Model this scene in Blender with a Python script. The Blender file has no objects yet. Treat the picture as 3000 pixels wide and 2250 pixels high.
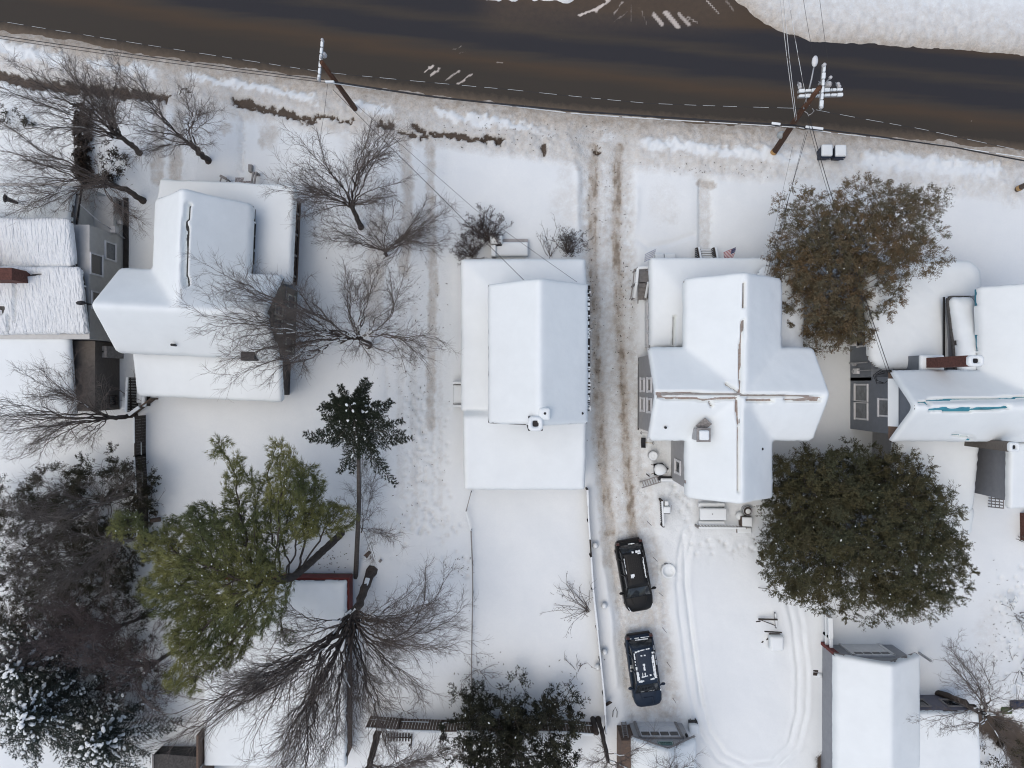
import bpy, math, random
import numpy as np
from mathutils import Vector, Matrix

H, F = 45.0, 2080.0          # camera height above the snow, focal length in photo pixels
S0 = H / F
SC = bpy.context.scene
COL = SC.collection
rng = np.random.default_rng(7)
random.seed(7)

def W(px, py, h=0.0):
    """Photo position (of the 3000 px wide photo) of a point h metres above the snow -> world."""
    s = (H - h) / F
    return Vector(((px - 1500) * s, (1125 - py) * s, h))

# ------------------------------------------------------------------ noise
_lat = np.random.default_rng(3).random((256, 256))
def vnoise(x, y):
    xi = np.floor(x).astype(int); yi = np.floor(y).astype(int)
    fx = x - xi; fy = y - yi
    fx = fx * fx * (3 - 2 * fx); fy = fy * fy * (3 - 2 * fy)
    a = _lat[xi & 255, yi & 255]; b = _lat[(xi + 1) & 255, yi & 255]
    c = _lat[xi & 255, (yi + 1) & 255]; d = _lat[(xi + 1) & 255, (yi + 1) & 255]
    return (a * (1 - fx) + b * fx) * (1 - fy) + (c * (1 - fx) + d * fx) * fy
def fbm(x, y, size, octv=4, seed=0):
    v = 0; a = 1; t = 0; f = 1.0 / size
    for i in range(octv):
        v = v + a * vnoise(x * f + 17.3 * i + seed * 5.7, y * f + 9.1 * i + seed * 3.3); t += a
        a *= 0.5; f *= 2.03
    return v / t - 0.5
def sstep(a, b, x):
    t = np.clip((x - a) / (b - a), 0, 1); return t * t * (3 - 2 * t)
def dist_line(X, Y, pts):
    d = np.full(X.shape, 1e9)
    for (x0, y0), (x1, y1) in zip(pts[:-1], pts[1:]):
        dx, dy = x1 - x0, y1 - y0
        t = np.clip(((X - x0) * dx + (Y - y0) * dy) / (dx * dx + dy * dy + 1e-9), 0, 1)
        d = np.minimum(d, np.hypot(X - x0 - t * dx, Y - y0 - t * dy))
    return d
def in_poly(X, Y, pts):
    r = np.zeros(X.shape, bool); n = len(pts)
    for i in range(n):
        (x0, y0), (x1, y1) = pts[i], pts[(i + 1) % n]
        if y0 == y1: continue
        c = ((y0 > Y) != (y1 > Y)) & (X < (x1 - x0) * (Y - y0) / (y1 - y0) + x0)
        r ^= c
    return r
def sd_poly(X, Y, pts):
    d = dist_line(X, Y, list(pts) + [pts[0]])
    return np.where(in_poly(X, Y, pts), d, -d)

# ------------------------------------------------------------------ materials
MATS = {}
def nd(nt, t, **kw):
    n = nt.nodes.new(t)
    for k, v in kw.items():
        if k.startswith('i_'): n.inputs[k[2:].replace('_', ' ')].default_value = v
        else: setattr(n, k, v)
    return n
def mat(name, col, rough=0.75, var=0.18, scale=4.0, bump=0.0, bscale=25.0, metal=0.0, spec=0.3, attr=False, coat=0.0, stretch=None, trans=0.0, col2=None):
    if name in MATS: return MATS[name]
    m = bpy.data.materials.new(name); m.use_nodes = True; nt = m.node_tree
    b = nt.nodes['Principled BSDF']
    b.inputs['Roughness'].default_value = rough; b.inputs['Metallic'].default_value = metal
    b.inputs['Specular IOR Level'].default_value = spec
    b.inputs['Coat Weight'].default_value = coat
    if trans: b.inputs['Subsurface Weight'].default_value = 0
    tc = nd(nt, 'ShaderNodeTexCoord'); src = tc.outputs['Object']
    if stretch:
        mp = nd(nt, 'ShaderNodeMapping'); mp.inputs['Scale'].default_value = stretch
        nt.links.new(src, mp.inputs[0]); src = mp.outputs[0]
    nz = nd(nt, 'ShaderNodeTexNoise', i_Scale=scale, i_Detail=5.0, i_Roughness=0.6)
    nt.links.new(src, nz.inputs['Vector'])
    rp = nd(nt, 'ShaderNodeMapRange'); rp.inputs['From Min'].default_value = 0.3; rp.inputs['From Max'].default_value = 0.7
    nt.links.new(nz.outputs['Fac'], rp.inputs['Value'])
    mx = nd(nt, 'ShaderNodeMix', data_type='RGBA')
    c2 = col2 or tuple(min(1, c * (1 + var)) for c in col)
    c1 = tuple(c * (1 - var) for c in col) if not col2 else col
    mx.inputs[6].default_value = (*c1, 1); mx.inputs[7].default_value = (*c2, 1)
    nt.links.new(rp.outputs[0], mx.inputs[0]); out = mx.outputs[2]
    if attr:
        at = nd(nt, 'ShaderNodeAttribute', attribute_name='tint')
        m2 = nd(nt, 'ShaderNodeMix', data_type='RGBA', blend_type='MULTIPLY'); m2.inputs[0].default_value = 1
        nt.links.new(out, m2.inputs[6]); nt.links.new(at.outputs['Color'], m2.inputs[7]); out = m2.outputs[2]
    nt.links.new(out, b.inputs['Base Color'])
    if bump:
        n2 = nd(nt, 'ShaderNodeTexNoise', i_Scale=bscale, i_Detail=6.0)
        nt.links.new(src, n2.inputs['Vector'])
        bp = nd(nt, 'ShaderNodeBump', i_Strength=bump, i_Distance=0.05)
        nt.links.new(n2.outputs['Fac'], bp.inputs['Height']); nt.links.new(bp.outputs[0], b.inputs['Normal'])
    MATS[name] = m; return m

M_SNOW = mat('snow', (.768, .81, .81), 0.65, 0.02, 1.2, bump=0.12, bscale=9, spec=0.25)
M_ROOFSNOW = mat('roof snow', (.77, .815, .815), 0.65, 0.025, 0.9, bump=0.18, bscale=2.6, spec=0.25)
M_LUMPSNOW = mat('melting snow', (.755, .80, .80), 0.65, 0.05, 3, bump=0.6, bscale=5, spec=0.25)
M_BARK = mat('bark', (.066, .055, .048), 0.9, 0.35, 6, bump=0.5, bscale=30, stretch=(1, 1, .25))
M_TWIG = mat('twig bark', (.135, .114, .101), 0.9, 0.3, 3)
M_PALEBARK = mat('pale bark', (0.20, 0.18, 0.165), 0.9, 0.25, 5)
M_WOOD = mat('weathered wood', (0.115, 0.085, 0.066), 0.85, 0.35, 5, bump=0.3, stretch=(1, 1, 6))
M_DARKWOOD = mat('dark stained wood', (0.040, 0.032, 0.027), 0.8, 0.3, 5)
M_POLE = mat('pole timber', (0.085, 0.042, 0.025), 0.85, 0.4, 7, bump=0.4, stretch=(1, 1, .15))
M_GREYWOOD = mat('grey wood', (0.26, 0.25, 0.24), 0.85, 0.2, 5)
M_STEEL = mat('galvanised steel', (0.42, 0.43, 0.44), 0.45, 0.12, 6, metal=0.5)
M_WIRE = mat('wire', (0.03, 0.03, 0.032), 0.6, 0.1)
M_PALEWIRE = mat('pale wire', (0.33, 0.32, 0.31), 0.6, 0.1)
M_PORC = mat('porcelain', (0.55, 0.55, 0.55), 0.35, 0.1)
M_BLACK = mat('black plastic', (0.012, 0.012, 0.014), 0.5, 0.2)
M_GLASS = mat('dark window glass', (0.022, 0.026, 0.030), 0.08, 0.3, 1.5, spec=0.6)
M_PANE = mat('curtained window glass', (0.10, 0.11, 0.12), 0.12, 0.35, 2.5, spec=0.6)
M_WHITE = mat('white trim', (0.66, 0.67, 0.67), 0.6, 0.06)
M_BRICK = mat('brick', (0.105, 0.046, 0.036), 0.85, 0.35, 8)

# ------------------------------------------------------------------ objects
def tag(o, label=None, cat=None, group=None, kind=None):
    if label: o['label'] = label
    if cat: o['category'] = cat
    if group: o['group'] = group
    if kind: o['kind'] = kind
    return o
def thing(name, label, cat, loc=(0, 0, 0), rz=0.0, group=None):
    o = bpy.data.objects.new(name, None); COL.objects.link(o)
    o.empty_display_size = 0.3
    o.location = loc; o.rotation_euler = (0, 0, rz)
    return tag(o, label, cat, group)
def link(name, me, m, parent=None, local=False):
    o = bpy.data.objects.new(name, me); COL.objects.link(o)
    for q in (m if isinstance(m, (list, tuple)) else [m]): me.materials.append(q)
    if parent is not None:
        o.parent = parent
        if parent.type == 'EMPTY' and not local:
            o.matrix_parent_inverse = (Matrix.Translation(parent.location) @ parent.rotation_euler.to_matrix().to_4x4()).inverted()
    return o
def npmesh(name, verts, faces, smooth=False, tint=None, attrs=None):
    """verts (n,3); faces (m,k) of one size."""
    me = bpy.data.meshes.new(name)
    verts = np.asarray(verts, np.float32); faces = np.asarray(faces, np.int32)
    m, k = faces.shape
    me.vertices.add(len(verts)); me.vertices.foreach_set('co', verts.ravel())
    me.loops.add(m * k); me.loops.foreach_set('vertex_index', faces.ravel())
    me.polygons.add(m); me.polygons.foreach_set('loop_start', np.arange(m, dtype=np.int32) * k)
    me.polygons.foreach_set('use_smooth', np.full(m, smooth))
    if tint is not None:
        a = me.color_attributes.new('tint', 'FLOAT_COLOR', 'POINT')
        c = np.ones((len(verts), 4), np.float32); c[:, :3] = tint; a.data.foreach_set('color', c.ravel())
    for k_, v_ in (attrs or {}).items():
        a = me.attributes.new(k_, 'FLOAT', 'POINT'); a.data.foreach_set('value', np.asarray(v_, np.float32).ravel())
    me.update(calc_edges=True); me.validate()
    return me

class MB:
    """collects simple solids and links them as one mesh"""
    def __init__(s): s.v = []; s.f = []; s.mi = []
    def add(s, vs, fs, mi=0):
        b = len(s.v); s.v += [tuple(v) for v in vs]; s.f += [tuple(b + i for i in f) for f in fs]; s.mi += [mi] * len(fs); return s
    def box(s, x0, x1, y0, y1, z0, z1, mi=0):
        v = [(x, y, z) for z in (z0, z1) for y in (y0, y1) for x in (x0, x1)]
        return s.add(v, [(0, 2, 3, 1), (4, 5, 7, 6), (0, 1, 5, 4), (2, 6, 7, 3), (0, 4, 6, 2), (1, 3, 7, 5)], mi)
    def bar(s, a, b, w, t, mi=0):
        """box beam from a to b, w across, t high"""
        a, b = Vector(a), Vector(b); d = (b - a).normalized()
        sd = d.cross(Vector((0, 0, 1)))
        sd = Vector((1, 0, 0)) if sd.length < 1e-3 else sd.normalized()
        u = sd.cross(d)
        v = []
        for p in (a, b):
            for q, r in ((-1, -1), (1, -1), (1, 1), (-1, 1)): v.append(p + sd * (q * w / 2) + u * (r * t / 2))
        return s.add(v, [(3, 2, 1, 0), (4, 5, 6, 7), (0, 1, 5, 4), (1, 2, 6, 5), (2, 3, 7, 6), (3, 0, 4, 7)], mi)
    def prism(s, pts, z0, z1, mi=0):
        n = len(pts); v = [(p[0], p[1], z0) for p in pts] + [(p[0], p[1], z1) for p in pts]
        f = [tuple(range(n - 1, -1, -1)), tuple(range(n, 2 * n))] + [(i, (i + 1) % n, n + (i + 1) % n, n + i) for i in range(n)]
        return s.add(v, f, mi)
    def extr(s, prof, d, mi=0):
        """closed profile (3-D points) pushed along vector d"""
        n = len(prof); d = Vector(d); v = [Vector(p) for p in prof] + [Vector(p) + d for p in prof]
        f = [tuple(range(n - 1, -1, -1)), tuple(range(n, 2 * n))] + [(i, (i + 1) % n, n + (i + 1) % n, n + i) for i in range(n)]
        return s.add(v, f, mi)
    def tube(s, pts, r, k=8, mi=0, cap=True):
        pts = [Vector(p) for p in pts]; n = len(pts)
        rs = r if isinstance(r, (list, tuple)) else [r] * n
        v = []; ref = None
        for i, p in enumerate(pts):
            d = (pts[min(i + 1, n - 1)] - pts[max(i - 1, 0)]).normalized()
            if ref is None:
                ref = d.cross(Vector((0, 0, 1)))
                if ref.length < 0.05: ref = d.cross(Vector((1, 0, 0)))
            ref = (ref - d * ref.dot(d)).normalized(); q = d.cross(ref)
            for j in range(k):
                a = 2 * math.pi * j / k; v.append(p + (ref * math.cos(a) + q * math.sin(a)) * rs[i])
        f = [(i * k + j, i * k + (j + 1) % k, (i + 1) * k + (j + 1) % k, (i + 1) * k + j) for i in range(n - 1) for j in range(k)]
        if cap: f += [tuple(range(k - 1, -1, -1)), tuple(range((n - 1) * k, n * k))]
        return s.add(v, f, mi)
    def lathe(s, c, prof, k=16, mi=0, sx=1, sy=1):
        v = []; c = Vector(c)
        for r, z in prof:
            for j in range(k):
                a = 2 * math.pi * j / k; v.append((c.x + r * sx * math.cos(a), c.y + r * sy * math.sin(a), c.z + z))
        n = len(prof)
        f = [(i * k + j, i * k + (j + 1) % k, (i + 1) * k + (j + 1) % k, (i + 1) * k + j) for i in range(n - 1) for j in range(k)]
        f += [tuple(range(k - 1, -1, -1)), tuple(range((n - 1) * k, n * k))]
        return s.add(v, f, mi)
    def pillow(s, x0, x1, y0, y1, z0, z1, r=0.08, mi=0, n=4):
        """rounded block of lying snow"""
        r = min(r, (x1 - x0) / 2.01, (y1 - y0) / 2.01, (z1 - z0) * .95); v = []; k = 0
        rings = []
        for i in range(n + 1):
            a = math.pi / 2 * i / n; ins = r * (1 - math.cos(a)); z = z1 - r + r * math.sin(a)
            rings.append((ins, z))
        rings = [(0, z0)] + rings
        def ring(ins, z):
            o = []; cr = r * .8
            for cx, cy, a0 in ((x1, y1, 0), (x0, y1, 90), (x0, y0, 180), (x1, y0, 270)):
                for q in range(4):
                    a = math.radians(a0 + q * 30); sx = -1 if cx == x1 else 1; sy = -1 if cy == y1 else 1
                    o.append((cx + sx * (cr + ins * .2) + (cr - ins * .8) * math.cos(a), cy + sy * (cr + ins * .2) + (cr - ins * .8) * math.sin(a), z))
            return o
        for ins, z in rings: v += ring(ins, z)
        k = 16; m = len(rings)
        f = [(i * k + j, i * k + (j + 1) % k, (i + 1) * k + (j + 1) % k, (i + 1) * k + j) for i in range(m - 1) for j in range(k)]
        f += [tuple(range(k - 1, -1, -1)), tuple(range((m - 1) * k, m * k))]
        return s.add(v, f, mi)
    def xf(s, M): s.v = [tuple(M @ Vector(v)) for v in s.v]; return s
    def build(s, name, m, parent=None, smooth=False, bevel=0.0, local=False, seg=2):
        me = bpy.data.meshes.new(name); me.from_pydata(s.v, [], s.f)
        for p, i in zip(me.polygons, s.mi): p.material_index = i; p.use_smooth = smooth
        me.update(); o = link(name, me, m, parent, local)
        if bevel:
            b = o.modifiers.new('bevel', 'BEVEL'); b.width = bevel; b.segments = seg; b.limit_method = 'ANGLE'
        return o
def rot_about(cx, cy, deg):
    return Matrix.Translation((cx, cy, 0)) @ Matrix.Rotation(math.radians(deg), 4, 'Z') @ Matrix.Translation((-cx, -cy, 0))
# ================================================================== ground, road, light, camera
YS_X = [-600, 0, 407, 814, 1220, 1627, 2034, 2440, 2712, 3000, 3600]
YS_Y = [-10, 84, 152, 212, 270, 322, 358, 386, 408, 440, 510]
NE = [(2120, -60), (2156, 0), (2224, 54), (2305, 102), (2387, 119), (2576, 132), (2848, 149), (3000, 160), (3800, 240), (30000, 2600), (30000, -30000), (2120, -30000)]
NW = [(-30000, -4200), (-800, -420), (0, -240), (800, -98), (1200, -45), (1405, -12), (1425, -2), (1500, 4), (1540, -6), (1565, 3), (1610, 0), (1650, 6), (1690, 5), (1760, -45), (1800, -120), (1820, -30000), (-30000, -30000)]
DRIVE = [(1775, 400), (1775, 560), (1778, 700), (1785, 900), (1800, 1150), (1822, 1400), (1845, 1560), (1868, 1690), (1895, 1950), (1925, 2140)]
TRACKS = [  # (polyline, half width px, dirt)
    ([(1738, 400), (1738, 600), (1737, 760), (1742, 900), (1752, 1150), (1765, 1350), (1790, 1640)], 26, .55), ([(1815, 400), (1806, 600), (1806, 760), (1816, 1000), (1826, 1150), (1838, 1370), (1862, 1640)], 24, .55),
    ([(1738, 430), (1738, 600), (1737, 760), (1742, 900), (1752, 1150), (1765, 1350), (1786, 1560)], 16, .95),
    ([(1815, 430), (1806, 600), (1806, 760), (1816, 1000), (1826, 1150), (1838, 1370), (1855, 1570)], 15, 1.0),
    ([(1790, 1600), (1812, 1760), (1828, 1900), (1838, 2010)], 9, .55), ([(1900, 1770), (1902, 1850)], 12, .5),
    ([(1150, 260), (1185, 400), (1196, 540), (1192, 660), (1185, 800)], 17, .62),
    ([(1255, 270), (1262, 400), (1264, 560), (1265, 700), (1270, 840), (1266, 1000), (1262, 1250)], 14, .62), ([(1215, 900), (1212, 1200), (1218, 1500)], 11, .22), ([(1178, 900), (1172, 1200), (1176, 1450)], 12, .22), ([(1290, 980), (1292, 1300), (1288, 1480)], 8, .18), ([(1135, 1080), (1130, 1420)], 7, .14), ([(1910, 1560), (1945, 1780), (1965, 2000)], 7, .16), ([(1790, 1600), (1800, 1720)], 8, .3),
    ([(1110, 660), (1098, 800), (1095, 930)], 28, .5), ([(1030, 380), (1060, 520), (1080, 640)], 40, .22),
    ([(480, 170), (474, 300), (468, 430), (466, 530)], 18, .6), ([(533, 190), (530, 300), (522, 430), (518, 520)], 18, .65),
    ([(2684, -20), (2680, 60), (2676, 140)], 8, .35), ([(2758, -20), (2748, 60), (2743, 140)], 8, .3),
    ([(1500, 440), (1620, 458), (1700, 470)], 13, .35), ([(1850, 470), (2000, 485), (2150, 495), (2330, 505), (2480, 520)], 20, .35),
    ([(2050, 538), (2083, 545)], 12, .8), ([(2064, 540), (2064, 725)], 17, .36),
    ([(700, 300), (705, 420), (700, 520)], 7, .12),
    ([(1925, 1230), (1935, 1420)], 26, .12), ([(1880, 1250), (1900, 1480)], 16, .2),
]
BLOT = [(660, 378, 34, 22, .5), (792, 400, 38, 50, .55), (1665, 600, 70, 95, .22), (1650, 520, 40, 40, .2), (1940, 600, 60, 90, .14), (1965, 640, 26, 22, .2),
        (1690, 470, 60, 36, .5), (1640, 385, 140, 34, .5), (1420, 1180, 10, 10, .1), (2960, 560, 60, 60, .3), (2890, 1900, 60, 200, .18), (1540, 1000, 9, 9, .0)]
MUD = [([(-30, 212), (60, 243), (200, 262), (330, 276), (480, 288)], 15), ([(690, 298), (760, 318), (850, 342), (925, 362)], 11), ([(480, 290), (560, 270)], 3),
       ([(1112, 370), (1150, 374)], 12), ([(1175, 392), (1215, 398)], 6), ([(1218, 376), (1245, 384)], 8), ([(1235, 404), (1290, 400), (1350, 406), (1420, 414), (1480, 420)], 6),
       ([(1425, 410), (1470, 420)], 10), ([(1590, 430), (1597, 446)], 10), ([(1737, 446), (1760, 440)], 5), ([(925, 345), (1040, 360)], 5),
       ([(2880, 2110), (2960, 2150), (3010, 2250)], 45), ([(2412, 2225), (2425, 2300)], 26), ([(560, 2240), (500, 2255)], 30)]
CLEAN = [([(560, 232), (700, 250), (830, 275), (930, 300)], 10), ([(1045, 312), (1155, 330)], 11), ([(1300, 338), (1400, 360), (1600, 385)], 11), ([(-10, 130), (60, 160), (190, 185)], 18),
         ([(390, 190), (460, 222)], 13), ([(270, 185), (370, 205)], 13), ([(1900, 425), (2050, 440), (2330, 470)], 14), ([(2540, 480), (2900, 500)], 18), ([(1780, 405), (1815, 415)], 14)]
ATV = [(2012, 1560), (1996, 1640), (1994, 1720), (2012, 1880), (2034, 2034), (2062, 2140), (2110, 2212), (2180, 2246), (2262, 2236), (2318, 2180), (2345, 2080), (2347, 1960), (2332, 1830), (2316, 1760), (2308, 1650)]

def build_ground():
    fx = np.arange(-36, 36.001, 0.1); fy = np.arange(-27, 27.001, 0.1)
    far = np.array([-600., -200, -90, -50, -40]);
    xs = np.concatenate([far, fx, -far[::-1]]); ys = np.concatenate([far, [-31.], fy, [31.], -far[::-1]])
    X, Y = np.meshgrid(xs, ys); PX = 1500 + X / S0; PY = 1125 - Y / S0
    fine = fbm(X, Y, .55, 4, 1); fine2 = fbm(X, Y, .22, 3, 2); big = fbm(X, Y, 5, 3, 3); mid = fbm(X, Y, 1.6, 4, 4)
    ds = (PY - np.interp(PX, YS_X, YS_Y)) * S0 * 0.99 + mid * .35 + fine * .25
    zs = np.interp(ds, [-.5, -.1, .25, .8, 1.6, 2.4, 3.0, 3.6, 5], [-.3, -.12, .06, .18, .32, .36, .28, .24, .28])
    berm = np.interp(ds, [0, .5, 1, 3, 3.8], [0, .4, 1, .8, 0])
    zs = zs + berm * (fine * .26 + fine2 * .20)
    dirt = np.interp(ds, [-.3, .3, .8, 1.3, 2.2, 3.0, 3.7], [1.0, .98, .88, .70, .56, .48, 0])
    right = sstep(2050, 2400, PX)
    dirt = dirt * (1 - .35 * right * sstep(.8, 2, ds))
    wnx, wny = PX + fine * 60, PY + fine2 * 26 + fine * 34 + mid * 16
    for p, w in CLEAN:
        k = sstep(w * 1.9, w * .5, dist_line(wnx, wny, p)); dirt *= 1 - .88 * k; zs = zs + .06 * k
    # north side
    sn = sd_poly(PX, PY, NE) * S0 + mid * .25 + fine * .2
    zn = np.interp(sn, [-.5, -.1, .3, 1.0, 2, 4], [-.3, -.12, .10, .30, .36, .3])
    bn = np.interp(sn, [0, .6, 2, 4], [0, 1, .6, .2]); zn = zn + bn * (fine * .16 + fine2 * .14)
    dn = np.interp(sn, [-.2, .2, .7, 1.4, 2.4, 3.2], [.98, .88, .62, .45, .32, .12])
    s2 = sd_poly(PX, PY, NW) * S0 + fine * .3
    zw = np.interp(s2, [-.4, 0, .3, 1], [-.3, -.1, .12, .25]) + fine * .12 * (s2 > 0)
    z = np.maximum(np.maximum(zs, zn), zw)
    dirt = np.where(zn >= zs, dn, dirt); dirt = np.where((zw > zs) & (zw > zn), .25, dirt)
    lawn = (zs > zn) & (ds > 3)
    lw = sstep(3, 5, ds)
    z = z + lw * (big * .14 + mid * .07 + fine * .025 + fine2 * .008)
    # driveway and walks: cut down into the lawn snow
    rough = np.zeros_like(z)
    dd = dist_line(PX + mid * 10, PY, DRIVE) * S0
    k = sstep(2.1, 1.3, dd); k = k * sstep(-.3, .6, ds)
    z = z * (1 - k) + k * (.02 + fine * .05); rough = np.maximum(rough, k); dirt = np.maximum(dirt, k * (.36 + fine2 * .6 + fine * .4))
    for pl, hw in (([(1225, 300), (1230, 500), (1232, 800), (1225, 1100), (1215, 1400), (1210, 1560)], 1.9), ([(505, 180), (498, 350), (492, 530)], 1.4), ([(2064, 540), (2064, 760)], .40),
                   ([(712, 300), (712, 520)], .35), ([(1940, 1200), (1940, 1420), (2000, 1470), (2160, 1480)], .7), ([(1390, 2010), (1392, 2200)], .5)):
        kk = sstep(hw + .6, hw - .25, dist_line(PX + fine * 8, PY + fine2 * 8, pl) * S0) * sstep(.3, 1, ds)
        z = z * (1 - .6 * kk) + .6 * kk * (.12 + fine * .05); rough = np.maximum(rough, kk * .6)
    for cx, cy, rx, ry in ((1940, 1340, 90, 160), (1960, 1470, 110, 70), (2050, 1590, 130, 70), (1560, 430, 260, 40), (1330, 1530, 60, 40), (1220, 1520, 120, 70), (1830, 1300, 60, 500), (1230, 1250, 70, 330), (1900, 1450, 80, 230), (1960, 1620, 60, 120), (2150, 1590, 190, 60)):
        rough = np.maximum(rough, .8 * sstep(1.1, .6, np.hypot((PX - cx) / rx, (PY - cy) / ry)))
    z = z + rough * (fine * .09 + fine2 * .05)
    for p, w, s in TRACKS:
        d = dist_line(PX + mid * 8 + fine * 8 + fine2 * 12, PY, p)
        k = sstep(w * 1.45, w * .55, d)
        st = fbm(X * 1.0, Y * .22, .16, 3, 21); dirt = np.maximum(dirt, k * s * np.clip(.95 + fine * .45 + st * .6, .68, 1.12)); z = z - .03 * sstep(w * 1.2, w * .6, d)
    for cx, cy, rx, ry, s in BLOT:
        k = sstep(1.15, .35, np.hypot((PX + fine * 40 - cx) / rx, (PY + fine2 * 40 - cy) / ry)); dirt = np.maximum(dirt, k * s)
    # quad-bike oval: two wheel grooves with raised lips
    ox = [np.array(ATV, float)]
    da = dist_line(PX + mid * 7, PY + mid * 7, ATV)
    for off in (-13, 13):
        g = np.exp(-((da - 13) / 5.0) ** 2)
    z = z - (.07 + fine * .16) * g + .035 * np.exp(-((da - 24) / 6.0) ** 2)
    d2 = dist_line(PX, PY, [(2000, 1570), (2005, 1700), (2030, 1900), (2055, 2060)]); z = z - .12 * np.exp(-((d2 - 0) / 5.0) ** 2)
    # plough lips along the drive
    for p in ([(1905, 1560), (1918, 1640), (1935, 1760), (1955, 1900), (1975, 2050), (1985, 2130)], [(1690, 560), (1692, 700), (1690, 500)], [(1862, 560), (1850, 900)], [(1760, 1620), (1785, 1800), (1805, 2000)]):
        d = dist_line(PX + mid * 12, PY, p); z = z + .10 * np.exp(-(d / 9.0) ** 2) * (1 + fine)
    d = dist_line(PX, PY, [(1860, 700), (1900, 728), (1960, 715), (2030, 690)]); z = z - .08 * np.exp(-(d / 8.0) ** 2)
    k = sstep(.50, .36, dist_line(PX + fine * 5, PY, [(2064, 542), (2064, 740)]) * S0); z = z * (1 - k) + k * (.04 + fine * .03)
    # footprints
    r2 = np.random.default_rng(11)
    feet = [(1218 + 10 * math.sin(i) + r2.normal(0, 4), 1120 + i * 13) for i in range(28)] + [(1268 + 6 * (i % 2) + r2.normal(0, 3), 1110 + i * 12.5) for i in range(30)]
    feet += [(1190 + r2.normal(0, 8), 1150 + i * 22) for i in range(16)] + [(1300 + r2.normal(0, 10), 1180 + i * 17) for i in range(18)] + [(1238 + r2.normal(0, 14), 1150 + r2.random() * 330) for i in range(60)] + [(712 + 5 * (i % 2) + r2.normal(0, 2), 350 + i * 9) for i in range(18)]
    feet += [(1345 + r2.normal(0, 28), 1690 - 40 + r2.normal(0, 20)) for i in range(14)] + [(2020 + i * 14 + r2.normal(0, 5), 1600 + r2.normal(0, 16)) for i in range(22)]
    feet += [(2000 + r2.normal(0, 45), 1440 + r2.normal(0, 28)) for i in range(50)]
    feet += [(1250 + r2.normal(0, 60), 1530 + r2.normal(0, 26)) for i in range(60)] + [(2960 + r2.normal(0, 40), 1850 + r2.normal(0, 120)) for i in range(30)]
    for a, b in feet:
        wx, wy = (a - 1500) * S0, (1125 - b) * S0
        i0 = np.searchsorted(xs, wx); j0 = np.searchsorted(ys, wy)
        sl = (slice(max(j0 - 3, 0), j0 + 4), slice(max(i0 - 3, 0), i0 + 4))
        g = np.exp(-((X[sl] - wx) ** 2 + (Y[sl] - wy) ** 2) / .015)
        z[sl] -= .12 * g; dirt[sl] = np.maximum(dirt[sl], .24 * g)
    mud = np.zeros_like(z)
    for p, w in MUD:
        k = sstep(w * 1.5, w * .45, dist_line(PX + fine * 22, PY + fine2 * 26 + fine * 14, p)); mud = np.maximum(mud, k); z = z - .22 * k * (w > 4) + .05 * fine2 * k
    road = sstep(.05, -.25, z)
    edge = sstep(40, 30, np.abs(X)) * sstep(30.5, 27, np.abs(Y))
    z = np.where((np.abs(X) > 40) | (np.abs(Y) > 30), np.where((ds < 0) & (sn < 0) & (s2 < 0), -.3, .25), z)
    ny, nx = X.shape
    idx = np.arange(ny * nx).reshape(ny, nx)
    q = np.stack([idx[:-1, :-1], idx[:-1, 1:], idx[1:, 1:], idx[1:, :-1]], -1).reshape(-1, 4)
    me = npmesh('ground', np.stack([X, Y, z], -1).reshape(-1, 3), q, True, attrs={'dirt': dirt, 'mud': mud, 'rough': rough})
    m = bpy.data.materials.new('ground snow'); m.use_nodes = True; nt = m.node_tree; b = nt.nodes['Principled BSDF']
    b.inputs['Roughness'].default_value = .7; b.inputs['Specular IOR Level'].default_value = .2
    L = nt.links.new
    tc = nd(nt, 'ShaderNodeTexCoord')
    def noise(sc, det=6, ro=.6):
        n = nd(nt, 'ShaderNodeTexNoise', i_Scale=sc, i_Detail=float(det), i_Roughness=ro); L(tc.outputs['Object'], n.inputs['Vector']); return n.outputs['Fac']
    def mth(op, a, b_=None, c=None):
        n = nd(nt, 'ShaderNodeMath', operation=op)
        for i, v in enumerate((a, b_, c)):
            if v is None: continue
            if isinstance(v, (int, float)): n.inputs[i].default_value = v
            else: L(v, n.inputs[i])
        return n.outputs[0]
    def mixc(f, a, b_):
        n = nd(nt, 'ShaderNodeMix', data_type='RGBA')
        L(f, n.inputs[0])
        for i, v in ((6, a), (7, b_)):
            if isinstance(v, tuple): n.inputs[i].default_value = (*v, 1)
            else: L(v, n.inputs[i])
        return n.outputs[2]
    def mr(v, a, b_, lo=0., hi=1.):
        n = nd(nt, 'ShaderNodeMapRange'); n.inputs[1].default_value = a; n.inputs[2].default_value = b_; n.inputs[3].default_value = lo; n.inputs[4].default_value = hi
        L(v, n.inputs[0]); return n.outputs[0]
    at = lambda s: nd(nt, 'ShaderNodeAttribute', attribute_name=s).outputs['Fac']
    D, MU, RG = at('dirt'), at('mud'), at('rough')
    n1, n2, n3, n4 = noise(2.2, 8, .68), noise(9, 6, .65), noise(.35, 3), noise(26, 3)
    gate = mr(D, 0.02, .3)
    jit = mth('MULTIPLY', mth('ADD', mth('MULTIPLY', mth('SUBTRACT', n1, .5), 2.0), mth('MULTIPLY', mth('SUBTRACT', n2, .5), 1.5)), gate)
    f = mr(mth('ADD', D, mth('MULTIPLY', jit, .55)), .05, 1.0)
    snow = mixc(mr(n3, .35, .65), (.745, .785, .79), (.785, .822, .82))
    tan = mixc(mr(n2, .35, .68), (.33, .292, .238), (.60, .555, .49))
    snow = mixc(mth('MULTIPLY', mr(n2, .35, .75), .22), snow, (.66, .705, .725))
    c = mixc(f, snow, tan)
    # grit
    g = mth('MULTIPLY', mr(n4, .60, .70), mth('MULTIPLY', mr(D, .08, .8), .7))
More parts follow.
